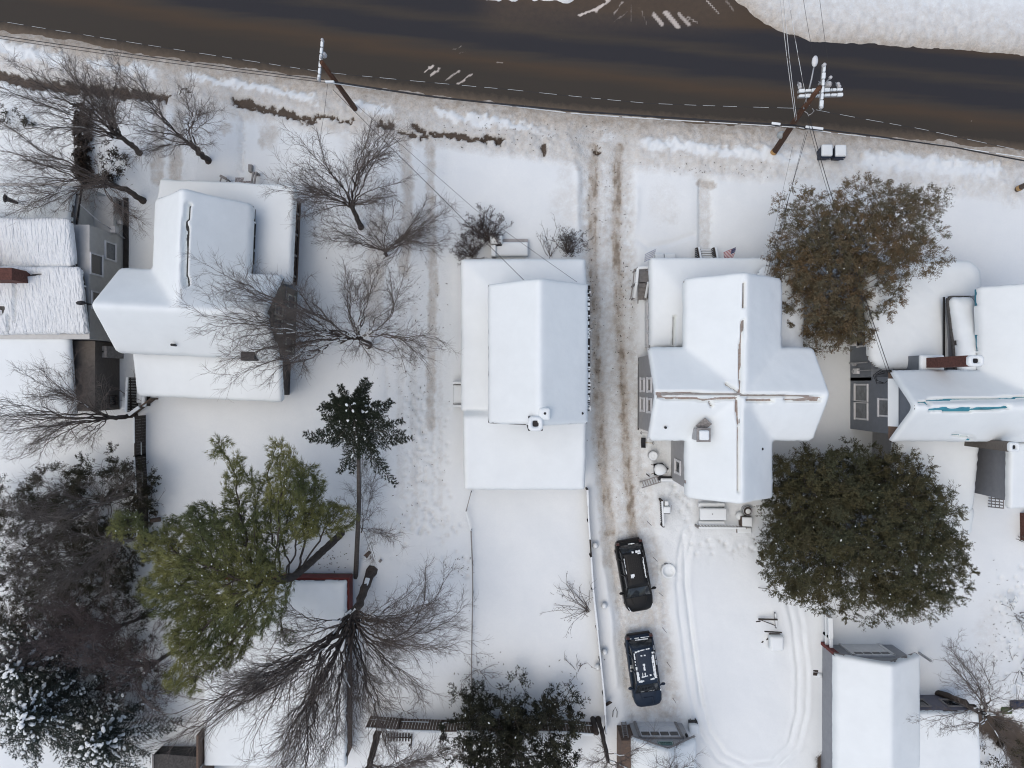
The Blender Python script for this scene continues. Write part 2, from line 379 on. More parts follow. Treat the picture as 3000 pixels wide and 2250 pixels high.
    c = mixc(g, c, (.16, .125, .095))
    dk = mr(mth('ADD', D, mth('MULTIPLY', jit, .25)), .92, 1.15)
    c = mixc(dk, c, (.245, .205, .16))
    mm = mr(mth('ADD', MU, mth('MULTIPLY', mth('SUBTRACT', n2, .5), 1.4)), .28, .78)
    mudc = mixc(n1, (.055, .043, .034), (.13, .103, .08))
    c = mixc(mm, c, mudc)
    L(c, b.inputs['Base Color'])
    bp = nd(nt, 'ShaderNodeBump', i_Distance=.06)
    L(mth('ADD', .12, mth('MULTIPLY', mth('ADD', D, RG), .6)), bp.inputs['Strength'])
    L(mth('ADD', n2, mth('MULTIPLY', n1, 1.2)), bp.inputs['Height']); L(bp.outputs[0], b.inputs['Normal'])
    tag(link('ground', me, m), kind='structure')

def build_road():
    xs = np.concatenate([[-600, -200, -90, -50], np.arange(-36, 36.01, .12), [50, 90, 200, 600]])
    v = np.concatenate([np.arange(-.9, 9.6, .12), [11, 14, 20, 30, 60, 200, 600]])       # metres north of the south edge
    X, D = np.meshgrid(xs, v); PX = 1500 + X / S0
    PY = np.interp(PX, YS_X, YS_Y) - D / S0; Y = (1125 - PY) * S0
    sl = np.zeros_like(X); fine = fbm(X, Y, .4, 4, 8)
    streaks = [([(1698, 44), (1770, 14)], 5, 1.), ([(1745, 30), (1785, 2)], 5, .9), ([(1795, 42), (1830, 5)], 4, .6), ([(1850, 62), (1848, 10)], 3, .5), ([(1800, 60), (1840, 30)], 3, .5),
               ([(1940, 70), (1915, 40)], 9, .75), ([(1985, 76), (1950, 34)], 10, .8), ([(2020, 72), (1990, 40)], 8, .7), ([(2045, 66), (2015, 48)], 5, .6), ([(2107, 40), (2070, -2)], 4, .7), ([(1895, 70), (1880, 30)], 4, .5),
               ([(1778, 0), (1800, -30)], 6, .9), ([(1868, 20), (1865, -10)], 14, .25), ([(1960, 40), (1930, -10)], 22, .25),
               ([(1243, 212), (1270, 190)], 4, .9), ([(1263, 222), (1288, 200)], 4, .8), ([(1305, 232), (1348, 207)], 4, .75), ([(1340, 242), (1385, 218)], 4, .8), ([(1325, 148), (1350, 136)], 3, .6),
               ([(1345, 155), (1368, 145)], 3, .4), ([(1455, 185), (1470, 180)], 3, .6), ([(1415, 178), (1440, 170)], 3, .3), ([(1640, 112), (1646, 111)], 3, .7), ([(1530, 165), (1560, 152)], 2, .3), ([(1400, 112), (1440, 102)], 2, .3),
               ([(2845, 353), (2847, 353)], 2, .6), ([(2128, 0), (2150, 30)], 6, .5)]
    for p, w, s in streaks:
        sl = np.maximum(sl, s * sstep(w * 1.3, w * .5, dist_line(PX + fine * 10, PY + fine * 12, p)))
    side = sstep(-40, 90, PX - 1400) * sstep(2250, 2080, PX) * sstep(125, 30, PY)
    z = np.full_like(X, -.06)
    ny, nx = X.shape; idx = np.arange(ny * nx).reshape(ny, nx)
    q = np.stack([idx[:-1, :-1], idx[:-1, 1:], idx[1:, 1:], idx[1:, :-1]], -1).reshape(-1, 4)
    bend = D + .9 * sstep(1500, 3000, PX) - .25 * sstep(700, 0, PX)
    me = npmesh('road', np.stack([X, Y, z], -1).reshape(-1, 3), q, True, attrs={'band': bend, 'edge': D, 'slush': sl, 'side': side})
    m = bpy.data.materials.new('wet asphalt'); m.use_nodes = True; nt = m.node_tree; b = nt.nodes['Principled BSDF']; L = nt.links.new
    tc = nd(nt, 'ShaderNodeTexCoord')
    mp = nd(nt, 'ShaderNodeMapping'); mp.inputs['Rotation'].default_value = (0, 0, math.radians(7)); mp.inputs['Scale'].default_value = (.10, 1.2, 1); L(tc.outputs['Object'], mp.inputs[0])
    ns = nd(nt, 'ShaderNodeTexNoise', i_Scale=1.6, i_Detail=6.); L(mp.outputs[0], ns.inputs['Vector'])
    nf = nd(nt, 'ShaderNodeTexNoise', i_Scale=60., i_Detail=3.); L(tc.outputs['Object'], nf.inputs['Vector'])
    ng = nd(nt, 'ShaderNodeTexNoise', i_Scale=3., i_Detail=7., i_Roughness=.7); L(tc.outputs['Object'], ng.inputs['Vector'])
    def mth(op, a, c):
        n = nd(nt, 'ShaderNodeMath', operation=op)
        for i, v_ in ((0, a), (1, c)):
            if isinstance(v_, (int, float)): n.inputs[i].default_value = v_
            else: L(v_, n.inputs[i])
        return n.outputs[0]
    def mixc(f, a, c):
        n = nd(nt, 'ShaderNodeMix', data_type='RGBA'); L(f, n.inputs[0])
        for i, v_ in ((6, a), (7, c)):
            if isinstance(v_, tuple): n.inputs[i].default_value = (*v_, 1)
            else: L(v_, n.inputs[i])
        return n.outputs[2]
    at = lambda s: nd(nt, 'ShaderNodeAttribute', attribute_name=s).outputs['Fac']
    bd = mth('DIVIDE', mth('ADD', at('band'), mth('MULTIPLY', mth('SUBTRACT', ns.outputs['Fac'], .5), 1.1)), 9.0)
    rp = nd(nt, 'ShaderNodeValToRGB'); L(bd, rp.inputs[0]); e = rp.color_ramp.elements
    G, B_, N, T = (.050, .0435, .036), (.073, .053, .037), (.034, .034, .038), (.055, .048, .041)
    stops = [(0.0, G), (.20, G), (.29, B_), (.36, T), (.40, N), (.49, N), (.55, T), (.62, N), (.70, N), (.77, B_), (.85, B_), (1., T)]
    e[0].position = 0; e[0].color = (*G, 1); e[1].position = 1; e[1].color = (*T, 1)
    for p, c_ in stops[1:-1]:
        x = e.new(p); x.color = (*c_, 1)
    c = rp.outputs[0]
    c = mixc(mth('MULTIPLY', at('side'), .7), c, mixc(ng.outputs['Fac'], (.055, .047, .04), (.12, .088, .062)))
    mr = nd(nt, 'ShaderNodeMapRange'); mr.inputs[1].default_value = .55; mr.inputs[2].default_value = -.35; L(mth('ADD', at('edge'), mth('MULTIPLY', mth('SUBTRACT', ng.outputs['Fac'], .5), .7)), mr.inputs[0])
    c = mixc(mr.outputs[0], c, (.17, .132, .095))
    m3 = nd(nt, 'ShaderNodeMapRange'); m3.inputs[1].default_value = .35; m3.inputs[2].default_value = .75
    L(mth('ADD', at('slush'), mth('MULTIPLY', mth('SUBTRACT', ng.outputs['Fac'], .5), .9)), m3.inputs[0])
    c = mixc(mth('MULTIPLY', m3.outputs[0], at('slush')), c, (.62, .56, .5))
    mg = nd(nt, 'ShaderNodeMix', data_type='RGBA', blend_type='MULTIPLY'); mg.inputs[0].default_value = .35
    L(c, mg.inputs[6]); L(nf.outputs['Color'], mg.inputs[7])
    gain = nd(nt, 'ShaderNodeMix', data_type='RGBA', blend_type='MULTIPLY'); gain.inputs[0].default_value = 1; gain.inputs[7].default_value = (1.2, 1.2, 1.2, 1)
    L(mg.outputs[2], gain.inputs[6]); L(gain.outputs[2], b.inputs['Base Color'])
    b.inputs['Roughness'].default_value = .62; b.inputs['Specular IOR Level'].default_value = .12
    bp = nd(nt, 'ShaderNodeBump', i_Strength=.25, i_Distance=.02); L(nf.outputs['Fac'], bp.inputs['Height']); L(bp.outputs[0], b.inputs['Normal'])
    tag(link('road', me, m), kind='structure')

def build_light():
    w = bpy.data.worlds.new('World'); SC.world = w; w.use_nodes = True; nt = w.node_tree
    sky = nt.nodes.new('ShaderNodeTexSky'); sky.sky_type = 'NISHITA'; sky.sun_disc = False
    el, az = math.radians(68), math.radians(240)
    sky.sun_elevation = el; sky.sun_rotation = az; sky.air_density = 1.0; sky.dust_density = 3.0; sky.ozone_density = 1.0
    bg = nt.nodes['Background']; bg.inputs['Strength'].default_value = .15
    nt.links.new(sky.outputs[0], bg.inputs['Color'])
    l = bpy.data.lights.new('sun', 'SUN'); l.energy = .95; l.angle = math.radians(80); l.color = (1, .93, .81)
    o = bpy.data.objects.new('sun', l); COL.objects.link(o)
    d = Vector((math.sin(az) * math.cos(el), math.cos(az) * math.cos(el), math.sin(el)))
    o.rotation_euler = (-d).to_track_quat('-Z', 'Y').to_euler(); o.location = (0, 0, 80)
    c = bpy.data.cameras.new('camera'); c.sensor_width = 36; c.lens = 36 * F / 3000; c.clip_end = 3000; c.clip_start = .5
    co = bpy.data.objects.new('camera', c); COL.objects.link(co); co.location = (0, 0, H); SC.camera = co
    SC.view_settings.view_transform = 'Standard'; SC.view_settings.look = 'None'; SC.view_settings.exposure = EXPO; SC.view_settings.gamma = 1
    SC.cycles.use_denoising = True; SC.cycles.filter_width = 1.1; SC.cycles.max_bounces = 6; SC.cycles.diffuse_bounces = 4
EXPO = 0.04
build_ground(); build_road(); build_light()
# ================================================================== houses
def gfun(g):
    x0, x1, y0, y1, ze, zr, ax = g
    if ax == 'x':   # ridge runs along x
        m, h = (y0 + y1) / 2, (y1 - y0) / 2
        return lambda x, y: zr - (zr - ze) * np.abs(y - m) / h
    if ax == 'y':
        m, h = (x0 + x1) / 2, (x1 - x0) / 2
        return lambda x, y: zr - (zr - ze) * np.abs(x - m) / h
    # single slope: ze at the low end, zr at the high end; ax = side of the low end
    if ax == 'w': return lambda x, y: ze + (zr - ze) * (x - x0) / (x1 - x0)
    if ax == 'e': return lambda x, y: ze + (zr - ze) * (x1 - x) / (x1 - x0)
    if ax == 's': return lambda x, y: ze + (zr - ze) * (y - y0) / (y1 - y0)
    if ax == 'n': return lambda x, y: ze + (zr - ze) * (y1 - y) / (y1 - y0)

def hfield(name, m, parent, surfs, cell, grow, skirt, rot=None, thick=0.0, rnd=.25, blur=0, wob=0.0, bare=(), lump=0.0, corner=0.0, smooth=True, hip=False):
    """one sheet over the union of roof planes; thick > 0 makes it the snow lying on them"""
    x0 = min(s[0] for s in surfs) - grow - .3; x1 = max(s[1] for s in surfs) + grow + .3
    y0 = min(s[2] for s in surfs) - grow - .3; y1 = max(s[3] for s in surfs) + grow + .3
    xs = np.arange(x0, x1 + cell, cell); ys = np.arange(y0, y1 + cell, cell); X, Y = np.meshgrid(xs, ys)
    def sdz(X, Y):
        sd = np.full(X.shape, -9.); z = np.full(X.shape, -9.)
        for s in surfs:
            ax = np.minimum(X - s[0], s[1] - X); ay = np.minimum(Y - s[2], s[3] - Y)
            d = np.minimum(ax, ay)
            if corner:   # rounded corners
                qx, qy = corner - ax, corner - ay
                d = np.where((qx > 0) & (qy > 0), corner - np.hypot(qx, qy), d)
            zz = gfun(s)(X, Y); inn = d > -grow - cell * 1.5
            z = np.where(inn, np.where(z > -8, np.minimum(z, zz), zz) if hip else np.maximum(z, zz), z); sd = np.maximum(sd, d)
        return sd, z
    sd, Z = sdz(X, Y)
    if wob: sd = sd + wob * (fbm(X, Y, .9, 3, 5) * 2 + fbm(X, Y, .25, 2, 6))
    if blur:
        ok = (Z > -8).astype(float); Zb = np.where(Z > -8, Z, 0)
        for _ in range(blur):
            for axs in (0, 1):
                a = Zb * ok; n = np.roll(a, 1, axs) + a * 2 + np.roll(a, -1, axs); k = np.roll(ok, 1, axs) + ok * 2 + np.roll(ok, -1, axs)
                Zb = np.where(ok > 0, n / np.maximum(k, 1e-6), 0)
        Z = np.where(ok > 0, Zb, Z)
    gy, gx = np.gradient(sd, cell); gl = np.maximum(np.hypot(gx, gy), .3)
    s_in = sd + grow
    keepv = s_in > -cell * 1.01
    cellk = (s_in[:-1, :-1] > -cell * .6) & (s_in[1:, :-1] > -cell * .6) & (s_in[:-1, 1:] > -cell * .6) & (s_in[1:, 1:] > -cell * .6) & (Z[:-1, :-1] > -8) & (Z[1:, :-1] > -8) & (Z[:-1, 1:] > -8) & (Z[1:, 1:] > -8)
    mv = np.where(s_in < cell * .35, -s_in, 0) * (s_in < cell * .35)
    X2, Y2 = X + mv * gx / gl ** 2, Y + mv * gy / gl ** 2
    if thick:
        e = np.sqrt(np.clip(1 - (1 - np.clip((s_in + .01) / rnd, 0, 1)) ** 2, 0, 1))
        t = thick * (.30 + .70 * e)
        if lump: t = t + lump * (fbm(X, Y, 2.2, 4, 9) * 1.5 + fbm(X, Y, .5, 3, 10) * .35)
        if bare:
            PXh = 1500 + X * F / (H - Z - .2); PYh = 1125 - Y * F / (H - Z - .2)
            if rot is not None:
                q = [rot @ Vector((a, b, 0)) for a, b in ((0, 0), (1, 0), (0, 1))]
                XX = q[0].x + X * (q[1].x - q[0].x) + Y * (q[2].x - q[0].x); YY = q[0].y + X * (q[1].y - q[0].y) + Y * (q[2].y - q[0].y)
                PXh = 1500 + XX * F / (H - Z - .2); PYh = 1125 - YY * F / (H - Z - .2)
            nz = fbm(X, Y, .5, 4, 12)
            for pl, w in bare:
                d = dist_line(PXh + nz * min(w, 9) * 1.2, PYh + nz * min(w, 9) * 1.5, pl)
                t = t - (thick + .12) * sstep(w + 4, w * .6, d)
                t = np.maximum(t, -.06)
        Z = Z + t
    idx = -np.ones(X.shape, int); fl = []
    J, I = np.nonzero(cellk)
    used = np.zeros(X.shape, bool)
    for a, b in ((0, 0), (0, 1), (1, 1), (1, 0)): used[J + a, I + b] = True
    idx[used] = np.arange(used.sum())
    top = np.stack([X2[used], Y2[used], Z[used]], -1)
    q = np.stack([idx[J, I], idx[J, I + 1], idx[J + 1, I + 1], idx[J + 1, I]], -1)
    # boundary edges -> skirt
    E = np.concatenate([q[:, [0, 1]], q[:, [1, 2]], q[:, [2, 3]], q[:, [3, 0]]]); key = np.sort(E, 1); kk = key[:, 0] * 10 ** 7 + key[:, 1]
    u, inv, cnt = np.unique(kk, return_inverse=True, return_counts=True)
    be = E[cnt[inv] == 1]
    bv = np.unique(be); mp = -np.ones(len(top), int); mp[bv] = np.arange(len(bv)) + len(top)
    low = top[bv].copy(); low[:, 2] -= skirt
    sk = np.stack([be[:, 1], be[:, 0], mp[be[:, 0]], mp[be[:, 1]]], -1)
    v = np.concatenate([top, low]); f = np.concatenate([q, sk])
    if rot is not None:
        R3 = np.array(rot.to_3x3()); tr = np.array(rot.translation); v = v @ R3.T + tr
    me = npmesh(name, v, f, smooth)
    if smooth and not thick: me.polygons.foreach_set('use_smooth', np.zeros(len(f), bool))
    return link(name, me, m, parent)

def roofed(root, surfs, mroof, thick=.3, rot=None, bare=(), cell=.09, blur=3, lump=.05, rnd=.2, over=.05, wob=.035, snow=None, corner=.12, label=None, hip=False):
    r = hfield('roof', mroof, root, surfs, .11, 0, .16, rot, corner=max(0, corner - .05), hip=hip)
    if label: r['label'] = label
    hfield('snow_cover', snow or M_ROOFSNOW, r, surfs, cell, over, thick * .3 + .09, rot, thick, rnd, blur, wob, bare, lump, corner, True, hip)
    return r

def gwall(mb, g, ins=.32, z0=0.0, low=.07, insw=None):
    """walls under a gable roof g, set in by the overhang"""
    x0, x1, y0, y1, ze, zr, ax = g; iw = ins if insw is None else insw
    if ax == 'x':
        m, h = (y0 + y1) / 2, (y1 - y0) / 2; ya, yb = y0 + ins, y1 - ins; zt = zr - (zr - ze) * (m - ya) / h - low
        mb.extr([(x0 + iw, ya, z0), (x0 + iw, yb, z0), (x0 + iw, yb, zt), (x0 + iw, m, zr - low), (x0 + iw, ya, zt)], (x1 - x0 - 2 * iw, 0, 0))
    elif ax == 'y':
        m, h = (x0 + x1) / 2, (x1 - x0) / 2; xa, xb = x0 + ins, x1 - ins; zt = zr - (zr - ze) * (m - xa) / h - low
        mb.extr([(xb, y0 + iw, z0), (xa, y0 + iw, z0), (xa, y0 + iw, zt), (m, y0 + iw, zr - low), (xb, y0 + iw, zt)], (0, y1 - y0 - 2 * iw, 0))
    else:
        z = gfun(g); xa, xb, ya, yb = x0 + ins, x1 - ins, y0 + ins, y1 - ins
        v = [(x, y, z0) for x, y in ((xa, ya), (xb, ya), (xb, yb), (xa, yb))] + [(x, y, float(z(x, y)) - low) for x, y in ((xa, ya), (xb, ya), (xb, yb), (xa, yb))]
        mb.add(v, [(3, 2, 1, 0), (4, 5, 6, 7), (0, 1, 5, 4), (1, 2, 6, 5), (2, 3, 7, 6), (3, 0, 4, 7)])
    return mb

def window(parent, x, y, z, n, w, h, rot=None, frame=None, pane=None, fw=.09, name='window', mull=0):
    """n: the way it faces, 'e' 'w' 'n' 's'; (x, y) on the wall plane"""
    a = {'e': (1, 0), 'w': (-1, 0), 'n': (0, 1), 's': (0, -1)}[n]; t = (-a[1], a[0])
    def bx(mb, u0, u1, z0, z1, d0, d1):
        xs = [x + t[0] * u + a[0] * d for u in (u0, u1) for d in (d0, d1)]; ys = [y + t[1] * u + a[1] * d for u in (u0, u1) for d in (d0, d1)]
        mb.box(min(xs), max(xs), min(ys), max(ys), z0, z1)
    fr, pn = MB(), MB(); w2, h2 = w / 2, h / 2
    bx(fr, -w2 - fw, -w2, z - h2, z + h2, -.02, .06); bx(fr, w2, w2 + fw, z - h2, z + h2, -.02, .06)
    bx(fr, -w2 - fw, w2 + fw, z + h2, z + h2 + fw, -.02, .07); bx(fr, -w2 - fw - .02, w2 + fw + .02, z - h2 - fw, z - h2, -.02, .10)
    for i in range(mull):
        zz = z - h2 + h * (i + 1) / (mull + 1); bx(fr, -w2, w2, zz - .025, zz + .025, -.02, .045)
    bx(pn, -w2, w2, z - h2, z + h2, -.02, .02)
    if rot is not None: fr.xf(rot); pn.xf(rot)
    f = fr.build(name, frame or M_WHITE, parent); pn.build('pane', pane or M_GLASS, f); return f

def siding(name, col, n=9.0):
    """painted clapboard: shallow courses every 1/n m"""
    if name in MATS: return MATS[name]
    m = mat(name, col, .7, .07, 3)
    nt = m.node_tree; b = nt.nodes['Principled BSDF']
    tc = nd(nt, 'ShaderNodeTexCoord'); sp = nd(nt, 'ShaderNodeSeparateXYZ'); nt.links.new(tc.outputs['Object'], sp.inputs[0])
    q = nd(nt, 'ShaderNodeMath', operation='MULTIPLY'); q.inputs[1].default_value = n; nt.links.new(sp.outputs['Z'], q.inputs[0])
    fr = nd(nt, 'ShaderNodeMath', operation='FRACT'); nt.links.new(q.outputs[0], fr.inputs[0])
    bp = nd(nt, 'ShaderNodeBump', i_Strength=.9, i_Distance=.02); nt.links.new(fr.outputs[0], bp.inputs['Height']); nt.links.new(bp.outputs[0], b.inputs['Normal'])
    return m
M_OLIVE = siding('olive clapboard', (.155, .142, .115)); M_WHITEWALL = siding('white clapboard', (.50, .50, .49)); M_GREYWALL = siding('blue grey clapboard', (.21, .23, .255))
M_CREAM = siding('pale cream siding', (.52, .52, .50)); M_DKWALL = siding('dark brown boards', (.05, .043, .038), 5); M_GARGREY = siding('grey garage siding', (.30, .31, .33))
M_PALEGREY = siding('pale grey siding', (.42, .42, .42))
M_SHING = mat('grey shingles', (.22, .21, .20), .9, .4, 9, bump=.4, bscale=14); M_RUSTSHING = mat('patched shingles', (.33, .32, .31), .9, .5, 7, bump=.4, bscale=14, col2=(.27, .19, .155))
M_TEAL = mat('teal metal roof', (.035, .22, .30), .5, .25, 3, metal=.0); M_DKSHING = mat('dark shingles', (.07, .068, .066), .9, .4, 9)
M_FOUND = mat('foundation', (.035, .032, .03), .9, .3, 4); M_CONC = mat('concrete', (.36, .35, .34), .9, .2, 4, bump=.3)
M_REDTRIM = mat('red painted board', (.12, .016, .014), .6, .25, 3)
M_BRN3 = mat('grey brown boards', (.135, .12, .105), .85, .2, 4, stretch=(1, 1, 5))
M_BROWNWALL = mat('brown boards', (.135, .095, .072), .85, .3, 4, stretch=(1, 8, 1))

def chimney(parent, x, y, z0, z1, w, d, m, capw=.0, snow=True, name='chimney', hole=True, cap=None):
    mb = MB().box(x - w / 2, x + w / 2, y - d / 2, y + d / 2, z0, z1)
    c = mb.build(name, m, parent)
    if cap: MB().box(x - w / 2 - .06, x + w / 2 + .06, y - d / 2 - .06, y + d / 2 + .06, z1, z1 + .08).build('cap', cap, c)
    zz = z1 + (.08 if cap else 0)
    if snow:      # ring of snow round the flue
        s = MB(); k = 14
        vs, fs = [], []
        for ring, (sc, zz_) in enumerate(((1.04, 0), (1.02, .16), (.85, .24), (.52, .22), (.42, .05))):
            for j in range(16):
                a = 2 * math.pi * (j + .5) / 16; c_, s_ = math.cos(a), math.sin(a); p = 5 if ring < 3 else 4
                r = (abs(c_) ** p + abs(s_) ** p) ** (-1 / p)
                vs.append((x + c_ * r * w / 2 * sc, y + s_ * r * d / 2 * sc, zz + zz_))
        fs = [(i * 16 + j, i * 16 + (j + 1) % 16, (i + 1) * 16 + (j + 1) % 16, (i + 1) * 16 + j) for i in range(4) for j in range(16)]
        s.add(vs, fs).build('snow_cover', M_SNOW, c, True)
    if hole:
        MB().box(x - w * .2, x + w * .2, y - d * .2, y + d * .2, zz + .015, zz + .05).build('flue', M_BLACK, c)
    return c

# ---------------------------------------------------------------- central house
def house_center():
    rt = thing('house', 'long narrow two-storey house with plain unbroken snow roof between the two driveways', 'house', (0.6, .5, 0))
    up = (-1.32, 4.18, -2.17, 5.48, 5.75, 8.0, 'y')
    lo = [(-2.97, -1.0, -1.55, 7.33, 2.95, 3.45, 'w'), (-2.97, 4.28, 5.0, 7.33, 2.95, 3.5, 'n'), (-2.80, 4.27, -6.2, -1.45, 2.9, 3.75, 's')]
    roofed(rt, [up], M_DKSHING, .38, None, [([(1727, 812), (1727, 900), (1731, 1000), (1731, 1120), (1734, 1205)], 3), ([(1430, 1242), (1540, 1245)], 1)], lump=.06, blur=5, rnd=.22, over=.0, wob=.035)
    lo2 = hfield('roof', M_DKSHING, rt, lo, .11, 0, .14, hip=True)
    hfield('snow_cover', M_ROOFSNOW, lo2, lo, .09, .05, .22, None, .42, .3, 5, .03, (), .06, .12, True, True)
    w = gwall(MB(), up, .3); w.box(-2.65, -.9, -1.5, 5.2, 0, 2.9); w.box(-2.5, 3.95, -5.9, -1.9, 0, 2.85); wl = w.build('wall', M_WHITEWALL, rt)
    for x in (-2.75, -.4, 1.9, 4.05): MB().box(x - .07, x + .07, 7.0, 7.14, .3, 2.9).build('porch_post', M_WHITE, rt)
    MB().box(-2.8, 4.1, 5.2, 7.2, .05, .35).build('porch_floor', M_GREYWOOD, rt)
    # gutter with dripping ice on the east eave
    g = MB().box(4.12, 4.33, -1.5, 5.45, 5.60, 5.74).build('gutter', M_BLACK, rt)
    ic = MB(); r = random.Random(4); y = -1.45
    while y < 5.4:
        l = r.choice((.08, .1, .12, .15)); wd = r.choice((.02, .03, .05, .09))
        if not (3.6 < y < 4.3 and r.random() < .6 or 1.5 < y < 2.6 and r.random() < .5):
            ic.box(4.10, 4.20 + l * .9, y - wd, y + wd, 5.72 - .05, 5.80); ic.tube([(4.29, y, 5.7), (4.29, y, 5.7 - l * 3)], [.025, .004], 5)
        y += r.choice((.05, .08, .12, .18, .3))
    ic.build('icicle', M_SNOW, g)['kind'] = 'stuff'
    chimney(rt, 1.22, -2.05, 4.2, 8.2, .75, .75, M_DKSHING)
    vt = MB().tube([(1.70, -1.52, 7.3), (1.70, -1.52, 8.4)], .07, 8).build('vent_pipe', M_BLACK, rt)
    MB().pillow(1.36, 2.0, -1.87, -1.22, 7.6, 8.38, .16).build('snow_cover', M_SNOW, vt, True)
    MB().tube([(3.83, -1.6, 5.8), (3.83, -1.6, 6.45)], .07, 8).build('vent_pipe', M_BLACK, rt)
    for yy in (-1.1, 2.0): window(rt, 3.88, yy, 4.4, 'e', .8, 1.2)
    for yy in (-.2, 2.2): window(rt, -2.65, yy, 1.7, 'w', .8, 1.1)
    MB().box(.5, 1.5, 5.195, 5.24, .36, 2.4).build('door', M_DARKWOOD, rt)
    # front steps in white brick-edged block
    st = thing('front_porch_steps', 'white snow-capped entrance steps with stone post below the long porch roof', 'steps', W(1490, 735, 0))
    x0, x1 = W(1438, 0).x, W(1546, 0).x
    MB().box(x0 + .25, x1, W(0, 745).y, W(0, 705).y, 0, .55).build('step', M_CONC, st); MB().pillow(x0 + .28, x1 + .02, W(0, 757).y, W(0, 716).y, .5, .85, .12).build('snow_cover', M_SNOW, st, True)
    a = W(1438, 716, .6); MB().box(a.x, a.x + .7, a.y - .15, a.y + .45, 0, .85).build('stone_post', M_CONC, st); MB().pillow(a.x - .04, a.x + .74, a.y - .05, a.y + .5, .85, 1.15, .14).build('post_snow', M_SNOW, st, True)
    MB().box(a.x + .05, a.x + .3, W(0, 760).y, a.y - .15, 0, .9).build('side_wall', M_CONC, st)
    MB().pillow(a.x + .02, a.x + .34, W(0, 760).y, a.y - .1, .9, 1.05, .08).build('wall_snow', M_SNOW, st, True)
    b = W(1518, 707, .3); MB().box(b.x - .03, b.x + .05, b.y - .35, b.y + .1, 0, .5).build('stone_post', M_DARKWOOD, st)
    so = thing('side_stoop', 'small stoop with two white rails against the long house west wall', 'steps', W(1347, 1155))
    for yy in (1121, 1189):
        q = W(1347, yy, .5); MB().box(q.x - .4, q.x + .3, q.y - .06, q.y + .06, 0, .8).build('rail', M_GREYWOOD, so); MB().pillow(q.x - .42, q.x + .3, q.y - .09, q.y + .09, .8, .95, .07).build('rail_snow', M_SNOW, so, True)
    q = W(1345, 1155, .2); MB().box(q.x - .35, q.x + .4, q.y - .65, q.y + .65, 0, .4).build('step', M_GREYWOOD, so); MB().pillow(q.x - .33, q.x + .38, q.y - .6, q.y + .6, .38, .6, .1).build('snow_cover', M_SNOW, so, True)

